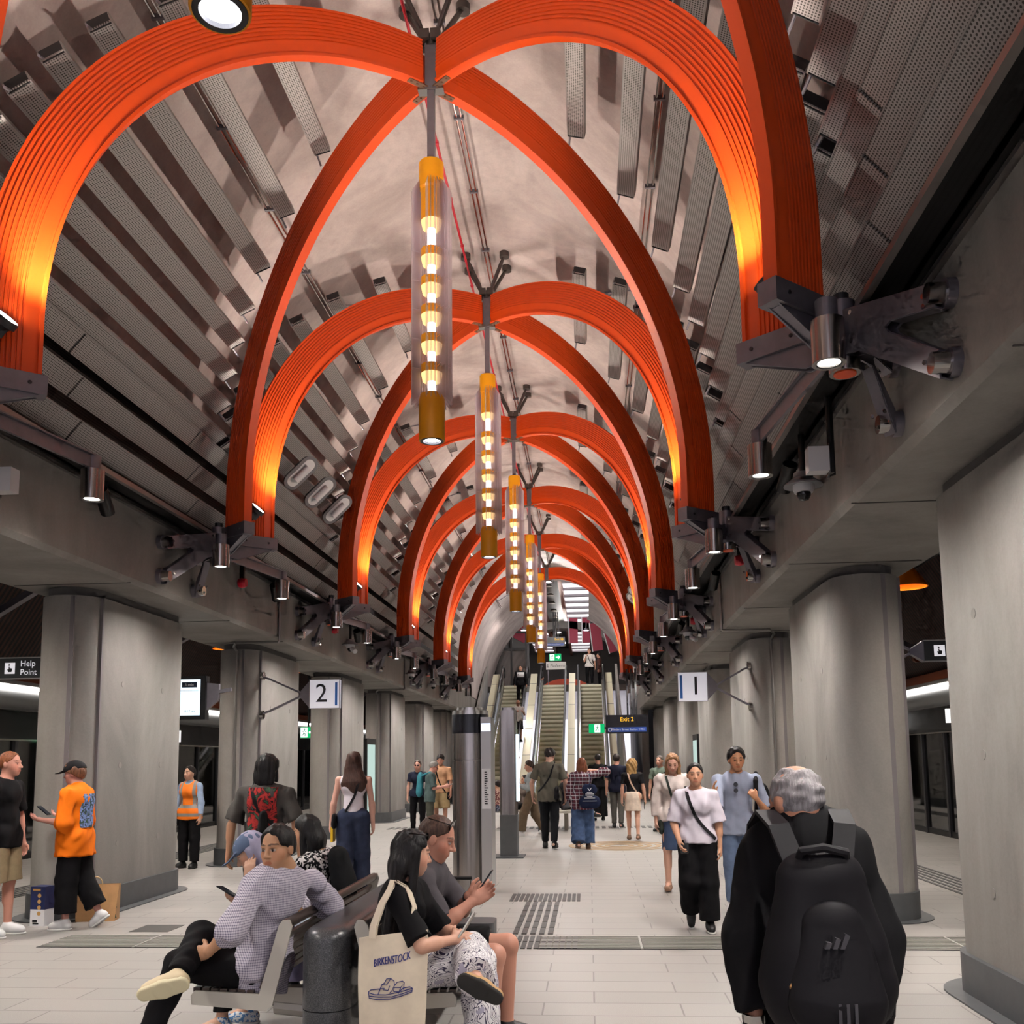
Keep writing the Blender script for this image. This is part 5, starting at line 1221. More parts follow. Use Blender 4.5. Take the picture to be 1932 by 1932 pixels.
        if style in ('long', 'bob', 'wavy', 'pony', 'back'):
            dn = nrm(np.array([0, 0, -1.])*1 if dirv is None else np.asarray(dirv, float)); B0 = P(0, -.035, .05); flat = (F, .62)
            if style == 'pony':
                p += [rc(P(0, -.1, .0), P(0, -.115, -.03)+dn*.02, .03*q, .03*q, .02), rc(P(0, -.115, -.03), P(0, -.105, -.03)+dn*length*q, .03*q, .016*q, .02)]
            else:
                e = P(0, -.065, -.05)+dn*length*q
                p += [rc(P(0, -.04, .0), P(0, -.06, -.07), .088*q, .098*q, .03, flat), rc(P(0, -.06, -.07), e, .102*q, (.095 if style != 'wavy' else .12)*q*wide, .03, (s.cF, .42))]
                for sd in (-1, 1): p.append(rc(P(sd*.068, -.0, .01), P(sd*.078, .005, -.08)+dn*length*q*.45, .026*q, .024*q, .02, clip=[(P(0, .06, 0), F)]))
        if style in ('bun',): p.append(el(P(0, -.105, -.0), np.array((.04, .035, .04))*q, A, .02))
        if style == 'mop': p += [el(P(0, .0, .045), r*np.array((1.06, 1.05, .95)), A, .02, clip=[(P(0, .08, .035), nrm(F*.5-U*.85)), low])]
        if style == 'mullet': p += [rc(P(0, -.07, -.0), P(0, -.085, -.13), .07*q, .05*q, .03)]
        fr = 150 if style != 'wavy' and style != 'mop' and style != 'curly' else 75
        rr_ = np.random.RandomState(4); W1 = (np.outer(rr_.randn(4)*fr, R)+np.outer(rr_.randn(4)*fr*.6, F)+np.outer(rr_.randn(4)*fr*.10, U)).astype(npf)
        if style in ('curly', 'mop', 'wavy'): W1 += (np.outer(rr_.randn(4)*fr*.6, U)).astype(npf)
        def dsp(Pt): return npf(amp)*sum(np.sin(Pt@w+i) for i, w in enumerate(W1))*.5
        return s.W(name, p, m, dsp, h=min(s.h, .007))
    def cap(s, m, name='cap', brim=.085, z=.0, grow=.0):
        c, q = s.j['head'], s.q; F, R, U = s.eF, s.eR, s.eU; A = [R, F, U]; P = lambda x, y, z_: c+(R*x+F*y+U*z_)*q
        return s.W(name, [el(P(0, -.008, .034+z), np.array((.09+grow, .112+grow, .098+grow))*q, A, .01, clip=[(P(0, 0, .035+z), nrm(-U+F*-.12))]), rc(P(0, .085, .045+z), P(0, .085+brim, .022+z), .07*q, .05*q, .004, (U, .12))], m, h=min(s.h, .006))
    def glasses(s, m, z=0.0, y=0.0, name='glasses', size=1.0):
        c, q = s.j['head'], s.q; F, R, U = s.eF, s.eR, s.eU; P = lambda x, y_, z_: V(tuple(c+(R*x+F*(y_+y)+U*(z_+z))*q-s.base)); mb = MB()
        for sd in (-1, 1):
            mb.lathe([(.0, 0), (.021*q*size, 0), (.021*q*size, .005), (0, .005)], P(sd*.033, .104, 0), 12, ax=tuple(F)); mb.tube([P(sd*.054, .100, .006), P(sd*.080, .06, .008), P(sd*.083, -.02, .004)], .003, 6)
        mb.tube([P(-.014, .108, .004), P(.014, .108, .004)], .003, 6); return mb.build(name, m, s.root)
    def strap(s, m, a, b, w=.025, name='strap', off=.03):
        pass
    def hipside(s, n): return s.j['hip'+n]

def wp(p): return tuple(float(x) for x in p)
def phone(lab, at, d, n, mat_=None, w=.072, L=.148):
    d, n = nrm(d), nrm(n); n = nrm(n-d*(n@d)); u = np.cross(d, n); t = thing('phone', lab, 'phone', wp(at)); mb = MB(); mb.obox((0,0,0), V(wp(u))*w/2, V(wp(d))*L/2, V(wp(n))*.004); mb.build('case', mat_ or M('phone_black', '0c0c0f', .2), t, smooth=0)
    mb = MB(); mb.obox(V(wp(n))*.0045, V(wp(u))*(w/2-.004), V(wp(d))*(L/2-.005), V(wp(n))*.0005); mb.build('screen', M('phone_screen', '18222c', .08), t, smooth=0); return t
def sdf_thing(name, lab, cat, base, parts):
    t = thing(name, lab, cat, wp(base)); base = np.asarray(base, float)
    for pn, prims, m, h, dsp in parts:
        f = Field(prims, h, dsp); vs, fs = f.mesh(); to_obj(pn, (vs-base, fs), m, t)
    return t
def ribbon(mb, pts, w, t=.006, ref=None):
    # flat strap along pts, its flat side turned to the outward vectors in ref
    fr = []; pts = [V(wp(p)) for p in pts]
    for i, p in enumerate(pts):
        d = (pts[min(i+1, len(pts)-1)]-pts[max(i-1, 0)]).normalized(); n = V(wp(ref[i] if isinstance(ref, list) else ref)); n = (n-d*n.dot(d)).normalized(); fr.append((p, d.cross(n), n))
    mb.sweep(fr, [(-w/2, -t/2), (w/2, -t/2), (w/2, t/2), (-w/2, t/2)]); return mb
def patch(p, name, m, w, hgt, side=-1, up=0, across=0, n=12):
    # print or panel that follows the garment's surface, on the back (-1) or chest (+1)
    fd, q = p.tf, p.q; vs = []; base = p.base
    for i in range(n+1):
        for k in range(n+1):
            c = p.j['chest']+p.U*(up+(i/n-.5)*hgt)+p.cR*(across+(k/n-.5)*w); x = c
            for st_ in range(80):
                x = c+p.cF*side*(.05+st_*.004); g = np.round((x-fd.lo)/fd.h).astype(int)
                if np.any(g < 0) or np.any(g >= fd.n) or fd.D[tuple(g)] > .004: break
            vs.append(x-base)
    vs = np.array(vs).reshape(n+1, n+1, 3); dep = (vs@p.cF); k_ = dep.copy()
    for _ in range(3): k_[1:-1, 1:-1] = (dep[:-2, 1:-1]+dep[2:, 1:-1]+dep[1:-1, :-2]+dep[1:-1, 2:])/4; k_ = np.maximum(k_*side, dep*side)*side; dep = k_.copy()
    vs = vs+(k_-(vs@p.cF))[..., None]*p.cF; vs = vs.reshape(-1, 3); N = (n+1)**2; al = np.concatenate([vs, vs-p.cF*side*.012]); fs = []
    for i in range(n):
        for k in range(n): a = i*(n+1)+k; f = (a, a+1, a+n+2, a+n+1); fs += [f, tuple(x+N for x in f[::-1])]
    for i in range(n):
        for a, b_ in ((i, i+1), (N-n-1+i, N-n+i), (i*(n+1), (i+1)*(n+1)), (i*(n+1)+n, (i+1)*(n+1)+n)): fs.append((a, b_, b_+N, a+N))
    mb = MB(); mb.add(al, fs); return mb.build(name, m, p.root, smooth=1.0)
def loop_strap(lab_parent, p, m, mats_name='strap', w=.03, up_end=None, lo_end=None, front=True, back=True, drop=.0):
    """cross-body strap round person p from shoulder up_end ('L'/'R') to the opposite hip; returns mesh child of lab_parent"""
    j, q = p.j, p.q; sd = 1 if up_end == 'R' else -1; top = j['nb']+p.cR*sd*.075*q+p.U*-.005*q+p.cR*0; low = j['hip']+p.cR*-sd*.165*q*p.b+p.U*(.02-drop)*q
    mb = MB(); base = np.array(lab_parent.location)
    fd = p.tf
    def out(c, d):
        for k in range(70):
            x = c+d*(.06*q+k*.005); g = np.round((x-fd.lo)/fd.h).astype(int)
            if np.any(g < 0) or np.any(g >= fd.n) or fd.D[tuple(g)] > .007: return x
        return x
    top = j['nb']+p.cR*sd*.085*q-p.U*.10*q; bits = []
    for side_, on in ((1, front), (-1, back)):
        if not on: continue
        pts = []; ref = []
        for i in range(13):
            t = i/12; c = top*(1-t)+low*t; ca = c-p.cR*((c-j['hip'])@p.cR)*(.55*t); d = nrm(p.cF*side_*(1-.55*t)+p.cR*(-sd)*(.75*t*t)+p.U*.5*(1-t)**4); ca = c-p.cR*-sd*.12*q*t; pts.append(out(ca, d)-base); ref.append(d)
        sh = out(j['nb']+p.cR*sd*.085*q-p.U*.12*q, nrm(p.U+p.cR*sd*.1)); pts.insert(0, sh-base); ref.insert(0, p.U+p.cF*side_*.1)
        ribbon(mb, pts, w, .006, ref)
    return mb.build(mats_name, m, lab_parent)
# ------------------------------------------------------------------ the people
BLK = cloth('cloth_black', '0d0c0f'); BLKR = cloth('cloth_black_soft', '121014', rough=.7)
SHOEB = M('shoe_black', '101012', .5); SHOEW = M('shoe_white', 'd9d7d6', .5, var=.06); SOLEW = M('sole_white', 'e2dfda', .6); SOLED = M('sole_dark', '1d1a18', .8)
GLS = M('glasses_black', '0a0a0c', .15); HDOWN = ((-.13, .04, -1), (-.02, .22, -1)); 
def crossbag(lab, p, m, up_end, w=.2, hgt=.16, at=None, drop=.04, back=True, front=True, off=(0, 0, 0), strapm=None):
    sd = 1 if up_end == 'R' else -1; c = p.j['hip']+p.cR*-sd*(.20*p.q*p.b)+p.U*(-drop)-p.cF*.02+np.asarray(off)
    n, F = p.cR*-sd, p.cF; A = [F, p.U, n]
    t = sdf_thing('shoulder_bag', lab, 'bag', c, [('bag_body', [rc(c-F*w*.25+p.U*hgt*.2, c+F*w*.25+p.U*hgt*.2, hgt*.30, None, .03, (n, .5)), rc(c-F*w*.25-p.U*hgt*.2, c+F*w*.25-p.U*hgt*.2, hgt*.34, None, .03, (n, .55))], m, .008, None)])
    loop_strap(t, p, strapm or m, up_end=up_end, front=front, back=back, drop=drop); return t
def walk(sd, f=.22, b=.22): # leg vectors for a stride with the left or right leg in front
    fr, bk = ((.0, f, -1), (0, f*.3, -1)), ((.0, -b*.55, -1), (0, -b*2.1, -1)); return dict(legL=fr, legR=bk) if sd == 'L' else dict(legL=bk, legR=fr)

# --- foreground man with the backpack
p = Person('grey haired man in a black jacket seen from behind, wearing a black backpack', H=1.71, pos=(.70, 3.16), face=3, spine=(0, .10, 1), head=(24, -14), skin='bd866c', hair='8f8a8c', h=.0065, build=1.13,
    joints=dict(nb=(.70, 3.22, 1.425), head=(.672, 3.20, 1.505), shL=(.545, 3.20, 1.335), shR=(.835, 3.20, 1.345), elL=(.485, 3.12, 1.09), wrL=(.487, 3.04, .865), elR=(.89, 3.12, 1.09), wrR=(.835, 3.04, .86), hdL=(.05, .1, -1), hdR=(0, .1, -1)))
p.top(BLK, sleeve=1.93, hem=.22, loose=.026, flare=.02, fold=.011, name='jacket', collar=2); p.pants(cloth('beige_trousers', 'b09a7c'), seed=5); p.shoes(SHOEB)
def grey_hair():
    c, q = p.j['head'], p.q; F, R, U = p.eF, p.eR, p.eU; A = [R, F, U]; P = lambda x, y, z: c+(R*x+F*y+U*z)*q; m = hairmat('8d888a')
    r = np.array((.082, .101, .097))*q; rr_ = np.random.RandomState(2); W1 = (rr_.randn(4, 3)*70).astype(npf)
    return p.W('hair', [el(P(0, -.010, .022), r, A, .01, clip=[(P(0, .066, .05), nrm(F*.8-U*.6)), (P(0, -.02, -.05), nrm(-U+F*.5)), (P(0, .04, 0), nrm(F))]), el(P(0, -.045, .125), np.array((.042, .05, .03))*q, A, .012, sub=True)], m, lambda Pt: npf(.0035)*sum(np.sin(Pt@w+i) for i, w in enumerate(W1))*.5, h=.005)
grey_hair()
mb = MB(); w0 = V(wp(p.j['wrL']-p.base)); ax = V(wp(nrm(p.j['hdL']))); mb.lathe([(.034, -.012), (.040, -.012), (.040, .012), (.034, .012), (.034, -.012)], w0-ax*.005, 20, ax=ax); mb.build('wristwatch', CHROME, p.root)
bc = np.array((.68, 2.90, 1.10)); bm = cloth('backpack_black', '131115', rough=.6)
def bp(z0, z1, y, rx, ry, r0): return rc((.68, y, z0), (.68, y, z1), r0, r0*.9, .03, (np.array((0, 1, 0)), ry))
t = sdf_thing('backpack', 'black backpack with a faint three-bar emblem on the grey haired man', 'backpack', (.68, 2.9, .84),
    [('main_bag', [rc((.615, 2.93, 1.0), (.645, 2.94, 1.27), .135, .10, .05, ((0, 1, 0), .62)), rc((.745, 2.93, 1.0), (.715, 2.94, 1.27), .135, .10, .05, ((0, 1, 0), .62)), rc((.68, 2.92, .93), (.68, 2.92, 1.05), .15, .15, .05, ((0, 1, 0), .6))], bm, .007, folds(.006, 22, 4)),
     ('front_pocket', [rc((.655, 2.85, .96), (.67, 2.87, 1.16), .105, .07, .04, ((0, 1, 0), .5)), rc((.725, 2.85, .96), (.71, 2.87, 1.16), .105, .07, .04, ((0, 1, 0), .5))], bm, .007, folds(.004, 26, 6)),
     ('side_pocket', [rc((.555, 2.93, .93), (.555, 2.93, 1.03), .05, .045, .02)], bm, .007, None), ('side_pocket', [rc((.815, 2.93, .93), (.815, 2.93, 1.03), .05, .045, .02)], bm, .007, None)])
o3 = V((.68, 2.9, .84)); 
for sx in (-1, 1):
    mb = MB(); ribbon(mb, [V((.68+sx*.07, 2.97, 1.33))-o3, V((.68+sx*.10, 3.03, 1.44))-o3, V((.68+sx*.115, 3.16, 1.475))-o3, V((.68+sx*.12, 3.30, 1.42))-o3, V((.68+sx*.13, 3.37, 1.25))-o3], .065, .014, [(0, -1, .5), (0, -.7, 1), (0, 0, 1), (0, .7, .7), (0, 1, 0)]); mb.build('shoulder_strap', bm, t)
mb = MB(); mb.tube([V((.61, 2.94, 1.33))-o3, V((.62, 2.90, 1.375))-o3, V((.68, 2.89, 1.385))-o3, V((.745, 2.90, 1.37))-o3, V((.755, 2.94, 1.33))-o3], .014, 8); mb.build('grab_handle', bm, t)
em = M('emblem_grey', '3d3b40', .6); mb = MB()
for i in range(3): x = .650+i*.021; hh = .016+.010*i; mb.prism([(x, 1.112), (x+.013, 1.112), (x+.013+hh*.45, 1.112+hh), (x+hh*.45, 1.112+hh*1.15)], (-o3.x, 2.803-o3.y, -o3.z), (1,0,0), (0,0,1), (0, .03, 0))
mb.build('emblem', em, t, smooth=0)
mb = MB()
for i in range(3): x = .677+i*.022; mb.box((x-o3.x, 2.795-o3.y, .885-o3.z), (x+.009-o3.x, 2.805-o3.y, .965-o3.z))
mb.build('stripes', em, t, smooth=0)
mb = MB(); mb.tube([V((.575, 2.86, 1.03))-o3, V((.56, 2.845, 1.0))-o3, V((.565, 2.85, .97))-o3], .006, 6); mb.build('zip_pull', M('zip_brass', 'b98a5a', .3, .8), t)

# --- man in the checked shirt
p = Person('seated man in a checked shirt looking back at the viewer, black trousers, legs crossed', H=1.74, face=75, torso=-12, hip=(-1.79, 5.17, .555), spine=(.02, -.14, 1), head=(88, -4), tilt=-4, skin='c0906f', hair='120d0c', h=.005,
    joints=dict(nb=(-1.675, 5.19, 1.065), shL=(-1.79, 5.03, 1.0), shR=(-1.585, 5.385, .985), elL=(-1.845, 4.83, .80), wrL=(-1.955, 4.84, .70), hdL=(-.75, .45, -.2), elR=(-1.53, 5.56, .825), wrR=(-1.70, 5.74, .80), hdR=(-1, .4, -.2),
                head=(-1.705, 5.14, 1.19), knR=(-2.09, 5.06, .735), anR=(-2.06, 4.70, .60), tdR=(-.95, -.18, -.22), knL=(-2.17, 4.99, .60), anL=(-2.30, 4.87, .22), tdL=(-.8, -.3, -.5)))
p.top(cloth('check_shirt', 'cfc8d2', c2='675f78', kind='check'), sleeve=dict(L=1.28, R=1.9), hem=.12, loose=.03, fold=.016, name='shirt', collar=True); p.pants(BLK, fold=.008); p.hair('short', fringe=.022, amp=.004)
p.shoes(M('shoe_cream', 'c9b692', .6, var=.08), M('sole_cream', 'd8cda8', .6))
p.style = 'stubble'
# --- person in the denim cap
p = Person('hunched seated person in a denim cap and pale blue top, cheek in hand', H=1.68, face=95, hip=(-1.86, 6.0, .56), spine=(0, .35, 1), head=(8, -32), skin='c79a80', hair='2a201c', h=.006,
    joints=dict(nb=(-2.02, 5.96, .99), shL=(-2.02, 5.80, .93), shR=(-1.98, 6.14, .93), elL=(-2.10, 5.76, .70), wrL=(-2.085, 5.775, .95), hdL=(-.1, .15, 1), head=(-2.13, 5.92, 1.10), elR=(-2.08, 6.16, .74), wrR=(-2.17, 5.92, .80), hdR=(-.5, -.6, .1), pnR=(-.2, -.2, 1),
                knL=(-2.27, 5.9, .56), anL=(-2.27, 5.85, .09), tdL=(-.95, -.3, 0), knR=(-2.27, 6.12, .56), anR=(-2.20, 6.12, .09), tdR=(-1, -.2, 0)))
p.top(cloth('pale_blue_top', 'b9c8d6'), sleeve=dict(L=1.9, R=1.6), fold=.008, name='top'); p.pants(BLK, length=1.88); p.cap(cloth('denim_cap', '5d6c86'), brim=.075); p.hair('bob', length=.05, m=cloth('lavender_scarf', 'aaa6bd'), name='headscarf')
p.shoes(cloth('clog_print', 'dfe0e0', c2='5d86b5', kind='spot', scale=2), SOLEW, name='clog', kind='flat'); phone('dark phone held by the person in the denim cap', p.j['gripR']+np.array((-.02, -.03, .02)), (-.9, .2, .45), (.3, .1, 1))
# --- black haired woman beyond
p = Person('seated woman with long black hair and a black and white print top, leaning left', H=1.62, sex='f', face=70, hip=(-1.80, 6.62, .555), spine=(-.1, .22, 1), head=(10, -18), skin='c39475', hair='0d0a0b', h=.007,
    legL=((-.08, 1, -.2), (0, .05, -1)), legR=((.08, 1, -.2), (0, .05, -1)), armL=((-.1, .4, -1), (.3, .8, .1)), armR=((.1, .4, -1), (-.3, .8, .1)))
p.top(cloth('spot_top', '141216', c2='d9d4d2', kind='spot', scale=1.6), sleeve=.7, fold=.005, name='top'); p.pants(cloth('lavender_trousers', '8f88a6'), loose=.03); p.hair('back', length=.36, amp=.0035); p.shoes(SHOEB)
c = p.j['chest']-p.cF*.17-p.U*.02; sdf_thing('backpack', 'small dark backpack on the woman with long black hair', 'backpack', c, [('main_bag', [rc(c-p.U*.08, c+p.U*.09, .12, .10, .04, (p.cF, .6))], cloth('pack_dark', '17181a'), .008, folds(.005, 24, 3)), ('piping', [rc(c-p.U*.1+p.cR*.10, c+p.U*.12+p.cR*.07, .008, None, .004)], M('piping_green', '4d5a3c', .6), .006, None)])
# --- woman with the tote
p = Person('seated woman with long black hair, black tee and leaf print trousers, seen from the side', H=1.62, sex='f', face=-90, hip=(-1.0, 4.95, .565), spine=(0, .05, 1), head=(30, -10), skin='d3a189', hair='100c0e', h=.005,
    joints=dict(nb=(-.965, 4.90, 1.045), shR=(-.965, 4.74, .985), shL=(-.93, 5.06, .985), head=(-.915, 4.88, 1.185), elR=(-.815, 4.61, .775), wrR=(-.69, 4.80, .77), hdR=(.45, .8, .1), elL=(-.79, 5.10, .76), wrL=(-.66, 4.92, .77), hdL=(.5, -.8, .1), pnL=(0, 0, -1),
                knR=(-.62, 4.90, .685), anR=(-.55, 4.56, .625), tdR=(.13, -.03, -.055), knL=(-.60, 5.05, .60), anL=(-.565, 4.98, .22), tdL=(1, -.15, 0)))
LEAF = cloth('leaf_print', 'e4dfe0', c2='403a50', kind='leaf', scale=.6)
p.top(BLK, sleeve=.92, hem=.08, loose=.018, fold=.006, name='tee_shirt'); p.pants(LEAF, length=dict(L=1.98, R=1.86), loose=.026, flare=.03, fold=.008); p.hair('back', length=.44, amp=.004, dirv=(-.12, -.05, -1)); p.glasses(GLS, z=.10, y=-.045, name='sunglasses')
p.shoes(M('clog_tan', 'b08a5c', .7, var=.08), SOLED, name='clog', kind='clog'); phone('pale phone in the hand of the woman with the tote', p.j['wrR']+np.array((.06, .05, .06)), (.5, .3, .8), (-.8, .1, .5), M('phone_pale', 'c9c7bd', .3))
def tote():
    base = V((-.955, 4.62, .395)); t = thing('tote_bag', 'cream canvas tote with blue sandal drawing hanging from the shoulder of the seated woman', 'bag', base); C_ = cloth('canvas', 'dcccb6', var=.06)
    c = np.array(base); w, hgt = .168, .435
    mb = MB(); n, k = 14, 14; vs = []; fs = []
    for sgn in (-1, 1):
        for i in range(k+1):
            for j in range(n+1):
                u, v = j/n*2-1, i/k; ww = w*(1-.06*(1-v)**2+.0*v); bul = .034*math.cos(u*PI/2)*(math.sin(PI*min(1, v*.9+.08)))+.004; wr = .005*math.sin(u*5+v*7)+.004*math.sin(u*11-v*4)*(1-v); zt = .035*max(0, u+.2)*(v > .9)*0
                vs.append((u*ww+.02*v*0, sgn*(bul)+(wr if sgn < 0 else 0)-.03*(1-v), v*hgt-.012*math.cos(u*PI/2)*(1-v)+(.02*u*v)))
    N = (n+1)*(k+1)
    for s_ in range(2):
        for i in range(k):
            for j in range(n):
                a = s_*N+i*(n+1)+j; q = (a, a+1, a+n+2, a+n+1); fs.append(q if s_ == 0 else q[::-1])
    for j in range(n): fs.append((j, N+j, N+j+1, j+1)); a = k*(n+1)+j; fs.append((a, a+1, N+a+1, N+a))
    for i in range(k): a = i*(n+1); fs.append((a, a+n+1, N+a+n+1, N+a)); a += n; fs.append((a, N+a, N+a+n+1, a+n+1))
    mb.add(vs, fs); body = mb.build('bag_body', C_, t, smooth=1.2)
    def yf(u, v): return -(.034*math.cos(u*PI/2)*(math.sin(PI*min(1, v*.9+.08)))+.004)+(.005*math.sin(u*5+v*7)+.004*math.sin(u*11-v*4)*(1-v))-.03*(1-v)-.0035
    def on(x, z): u = x/w; v = z/hgt; return V((x, yf(u, v), z+.02*u*v))
    mb = MB(); ink = M('print_blue', '2b2f6e', .6); tmp = MB(); tmp.text('BIRKENSTOCK', .043, (0, 0, 0), (1,0,0), (0,0,1)); 
    for dx in (-.0011, .0011): vs = [on(x*.62+.0+dx, .32+z*1.15+.025*(x/.1)*abs(x/.1)*.25) for x, y, z in tmp.v]; mb.add(vs, tmp.f)
    mb.build('lettering', ink, body, smooth=0)
    def line(m_, pts): m_.tube([on(x, z) for x, z in pts], .0022, 5)
    mb = MB(); S = lambda x, z: (x*.105-.005, .175+z*.105)
    for P_ in ([(-1, .05), (-.96, -.22), (-.6, -.30), (0, -.28), (.55, -.16), (1, -.02), (1.02, .12), (.9, .2), (.62, .17), (.45, .05)], [(-1, .05), (-.9, .13), (-.5, .16), (-.25, .18)], [(-1, .02), (-.7, -.08), (-.2, -.10), (.4, 0), (1, .12)], [(-.97, -.13), (-.5, -.20), (.1, -.18), (.6, -.06), (1, .05)],
              [(-.55, -.08), (-.38, .35), (-.25, .42), (-.15, .60), (.05, .62), (.2, .5), (.22, .3)], [(-.38, .35), (-.15, .33), (.05, .62)], [(-.33, .12), (-.08, .1), (.0, .3)], [(.0, -.02), (.12, .1), (.22, .3)], [(.4, -.05), (.5, .2), (.66, .38), (.62, .1)], [(.22, .3), (.35, .44), (.58, .46), (.66, .38)], [(.18, .05), (.22, .22), (.5, .2)], [(.18, .05), (.42, .02)]): line(mb, [S(*q) for q in P_])
    mb.build('sandal_drawing', ink, body)
    for yy, zz in ((-.01, 0), (.03, .0)):
        mb = MB(); sh = V((-.985, 4.74, 1.055))-base; ribbon(mb, [V((-.10, yy-.01, .415)), V((-.095, yy-.01, .47)), V((-.06, yy*.6+.02, .575)), sh+V((-.0, -.05+yy, -.02)), sh+V((0, .0+yy, .012)), sh+V((.07, .03+yy, -.03)), V((.09, yy+.06, .55)), V((.08, yy, .42))], .034, .005, [(-.2, -1, 0), (-.2, -1, 0), (-.4, -1, .1), (-.6, -1, .5), (-.2, -.2, 1), (1, -.2, .5), (1, -.3, 0), (1, -.4, 0)]); mb.build('strap', C_, t)
tote()
# --- man with phone
p = Person('seated man in charcoal tee and black shorts, sunglasses on his head, using a phone', H=1.80, face=-90, hip=(-.99, 5.47, .585), spine=(0, .05, 1), head=(0, -20), skin='c58d78', hair='4a342a', style='crew', h=.005, build=1.08,
    joints=dict(nb=(-.935, 5.45, 1.07), shR=(-.93, 5.25, 1.005), shL=(-.905, 5.65, 1.005), head=(-.875, 5.44, 1.215), elR=(-.80, 5.15, .775), wrR=(-.645, 5.22, .895), hdR=(.8, .25, .45), pnR=(-.1, .3, 1), elL=(-.755, 5.62, .785), wrL=(-.69, 5.42, .895), hdL=(.85, -.1, .35), pnL=(-.1, -.2, 1), thumbR=(-.2, .3, 1), thumbL=(-.2, -.2, 1),
                knR=(-.535, 5.27, .60), anR=(-.565, 5.25, .19), tdR=(1, -.1, 0), knL=(-.49, 5.58, .60), anL=(-.50, 5.60, .15), tdL=(1, .1, 0)))
p.top(cloth('charcoal_tee', '4a464a'), sleeve=.9, hem=.09, loose=.020, fold=.008, name='tee_shirt'); p.pants(BLK, length=.80, loose=.022, name='shorts'); p.hair('crew', amp=.002); p.glasses(GLS, z=.092, y=-.048, name='sunglasses', size=1.5); p.shoes(SHOEB, SOLEW)
mb = MB(); w0 = V(wp(p.j['wrL']-p.base)); ax = V(wp(nrm(p.j['wrL']-p.j['elL']))); mb.lathe([(.026, -.012), (.033, -.012), (.033, .012), (.026, .012), (.026, -.012)], w0-ax*.02, 20, ax=ax); mb.build('wristband', GLS, p.root)
phone('black phone held by the seated man in the charcoal tee', (p.j['gripR']+p.j['gripL'])/2+np.array((.0, -.02, .045)), (.55, 0, .8), (-.8, 0, .55))

# --- man in orange
p = Person('man in orange tee, black cap and wide black trousers standing side on', H=1.67, pos=(-5.30, 9.54), face=92, head=(0, -6), skin='c98f80', hair='6b4630', h=.008, build=1.05, legL=((-.02, .06, -1), (0, .0, -1)), legR=((.02, -.10, -1), (0, -.55, -1), (0, .8, -.6)),
    armL=((-.15, .02, -1), (.15, 1, .12), (.1, 1, .2), (0, 0, 1)), armR=((.15, .05, -1), (-.15, 1, .18), (-.1, 1, .2), (0, 0, 1)))
p.top(cloth('orange_tee', 'f07512', var=.05), sleeve=1.02, hem=.17, loose=.045, flare=.02, fold=.012, name='tee_shirt'); p.pants(BLK, length=1.80, loose=.035, flare=.03); p.hair('curly', puff=.008, amp=.008); p.cap(BLKR, grow=.014); p.shoes(SHOEW, SOLEW)
patch(p, 'back_print', cloth('print_patch', '3b3f48', c2='7e96c8', kind='print', scale=2), .26, .34, up=-.06)
phone('phone held by the man in orange', (p.j['gripL']+p.j['gripR'])/2+np.array((-.02, 0, .03)), (-.8, 0, .6), (.6, 0, .8))
# --- man at left edge
p = Person('man in a black tee and khaki shorts cut by the left edge of the picture', H=1.78, pos=(-5.80, 9.1), face=-88, head=(4, 0), skin='c98f7c', hair='7a4526', style='crew', h=.008, armR=((.06, -.08, -1), (-.02, .10, -1)), legL=((-.03, .05, -1), (0, 0, -1)), legR=((.03, -.02, -1), (0, -.05, -1)))
p.top(BLK, sleeve=.8, hem=.10, loose=.022, name='tee_shirt'); p.pants(cloth('khaki', '8b7a5f'), length=1.0, loose=.03, name='shorts'); p.hair('crew'); p.shoes(SHOEW, SOLEW)
# --- staff member
p = Person('station worker in an orange reflective vest over a pale blue shirt, standing between left columns', H=1.60, sex='f', pos=(-6.43, 15.0), face=166, head=(-12, 2), skin='c79a82', hair='1b1413', style='bun', h=.009, armL=((-.16, .0, -1), (-.02, .12, -1)), armR=((.22, .0, -1), (.05, .12, -1)))
p.top(cloth('blue_shirt', '9db0cc'), sleeve=1.75, hem=.03, loose=.012, name='shirt', collar=True)
def vestmat():
    a = NT('vest_orange'); s_ = a.node('ShaderNodeSeparateXYZ'); a.link(a.pos(), s_.inputs[0]); z = s_.outputs[2]; x = s_.outputs[0]
    b = None
    for lo in (.82, .95): q = a.math('MULTIPLY', a.math('GREATER_THAN', z, lo), a.math('LESS_THAN', z, lo+.05)); b = q if b is None else a.math('MAXIMUM', b, q)
    for cx in (-6.54, -6.32): q = a.math('MULTIPLY', a.math('LESS_THAN', a.math('ABSOLUTE', a.math('SUBTRACT', x, cx)), .022), a.math('GREATER_THAN', z, 1.0)); b = a.math('MAXIMUM', b, q)
    a.base(a.mix(b, 'f47a16', '8d8782')); a.set(.6, 0, .4); return a.m
p.top(vestmat(), sleeve=0, hem=.10, loose=.038, vneck=.10, fold=.003, name='vest', openneck=.085); p.pants(BLK, loose=.022, flare=.012); p.hair('bun'); p.shoes(SHOEB, SOLED)
t = thing('radio', 'small black radio in the hand of the station worker', 'radio', wp(p.j['gripR'])); MB().cyl((0, 0, -.05), (0, 0, .05), .02, n=10).build('body', BLACK, t)
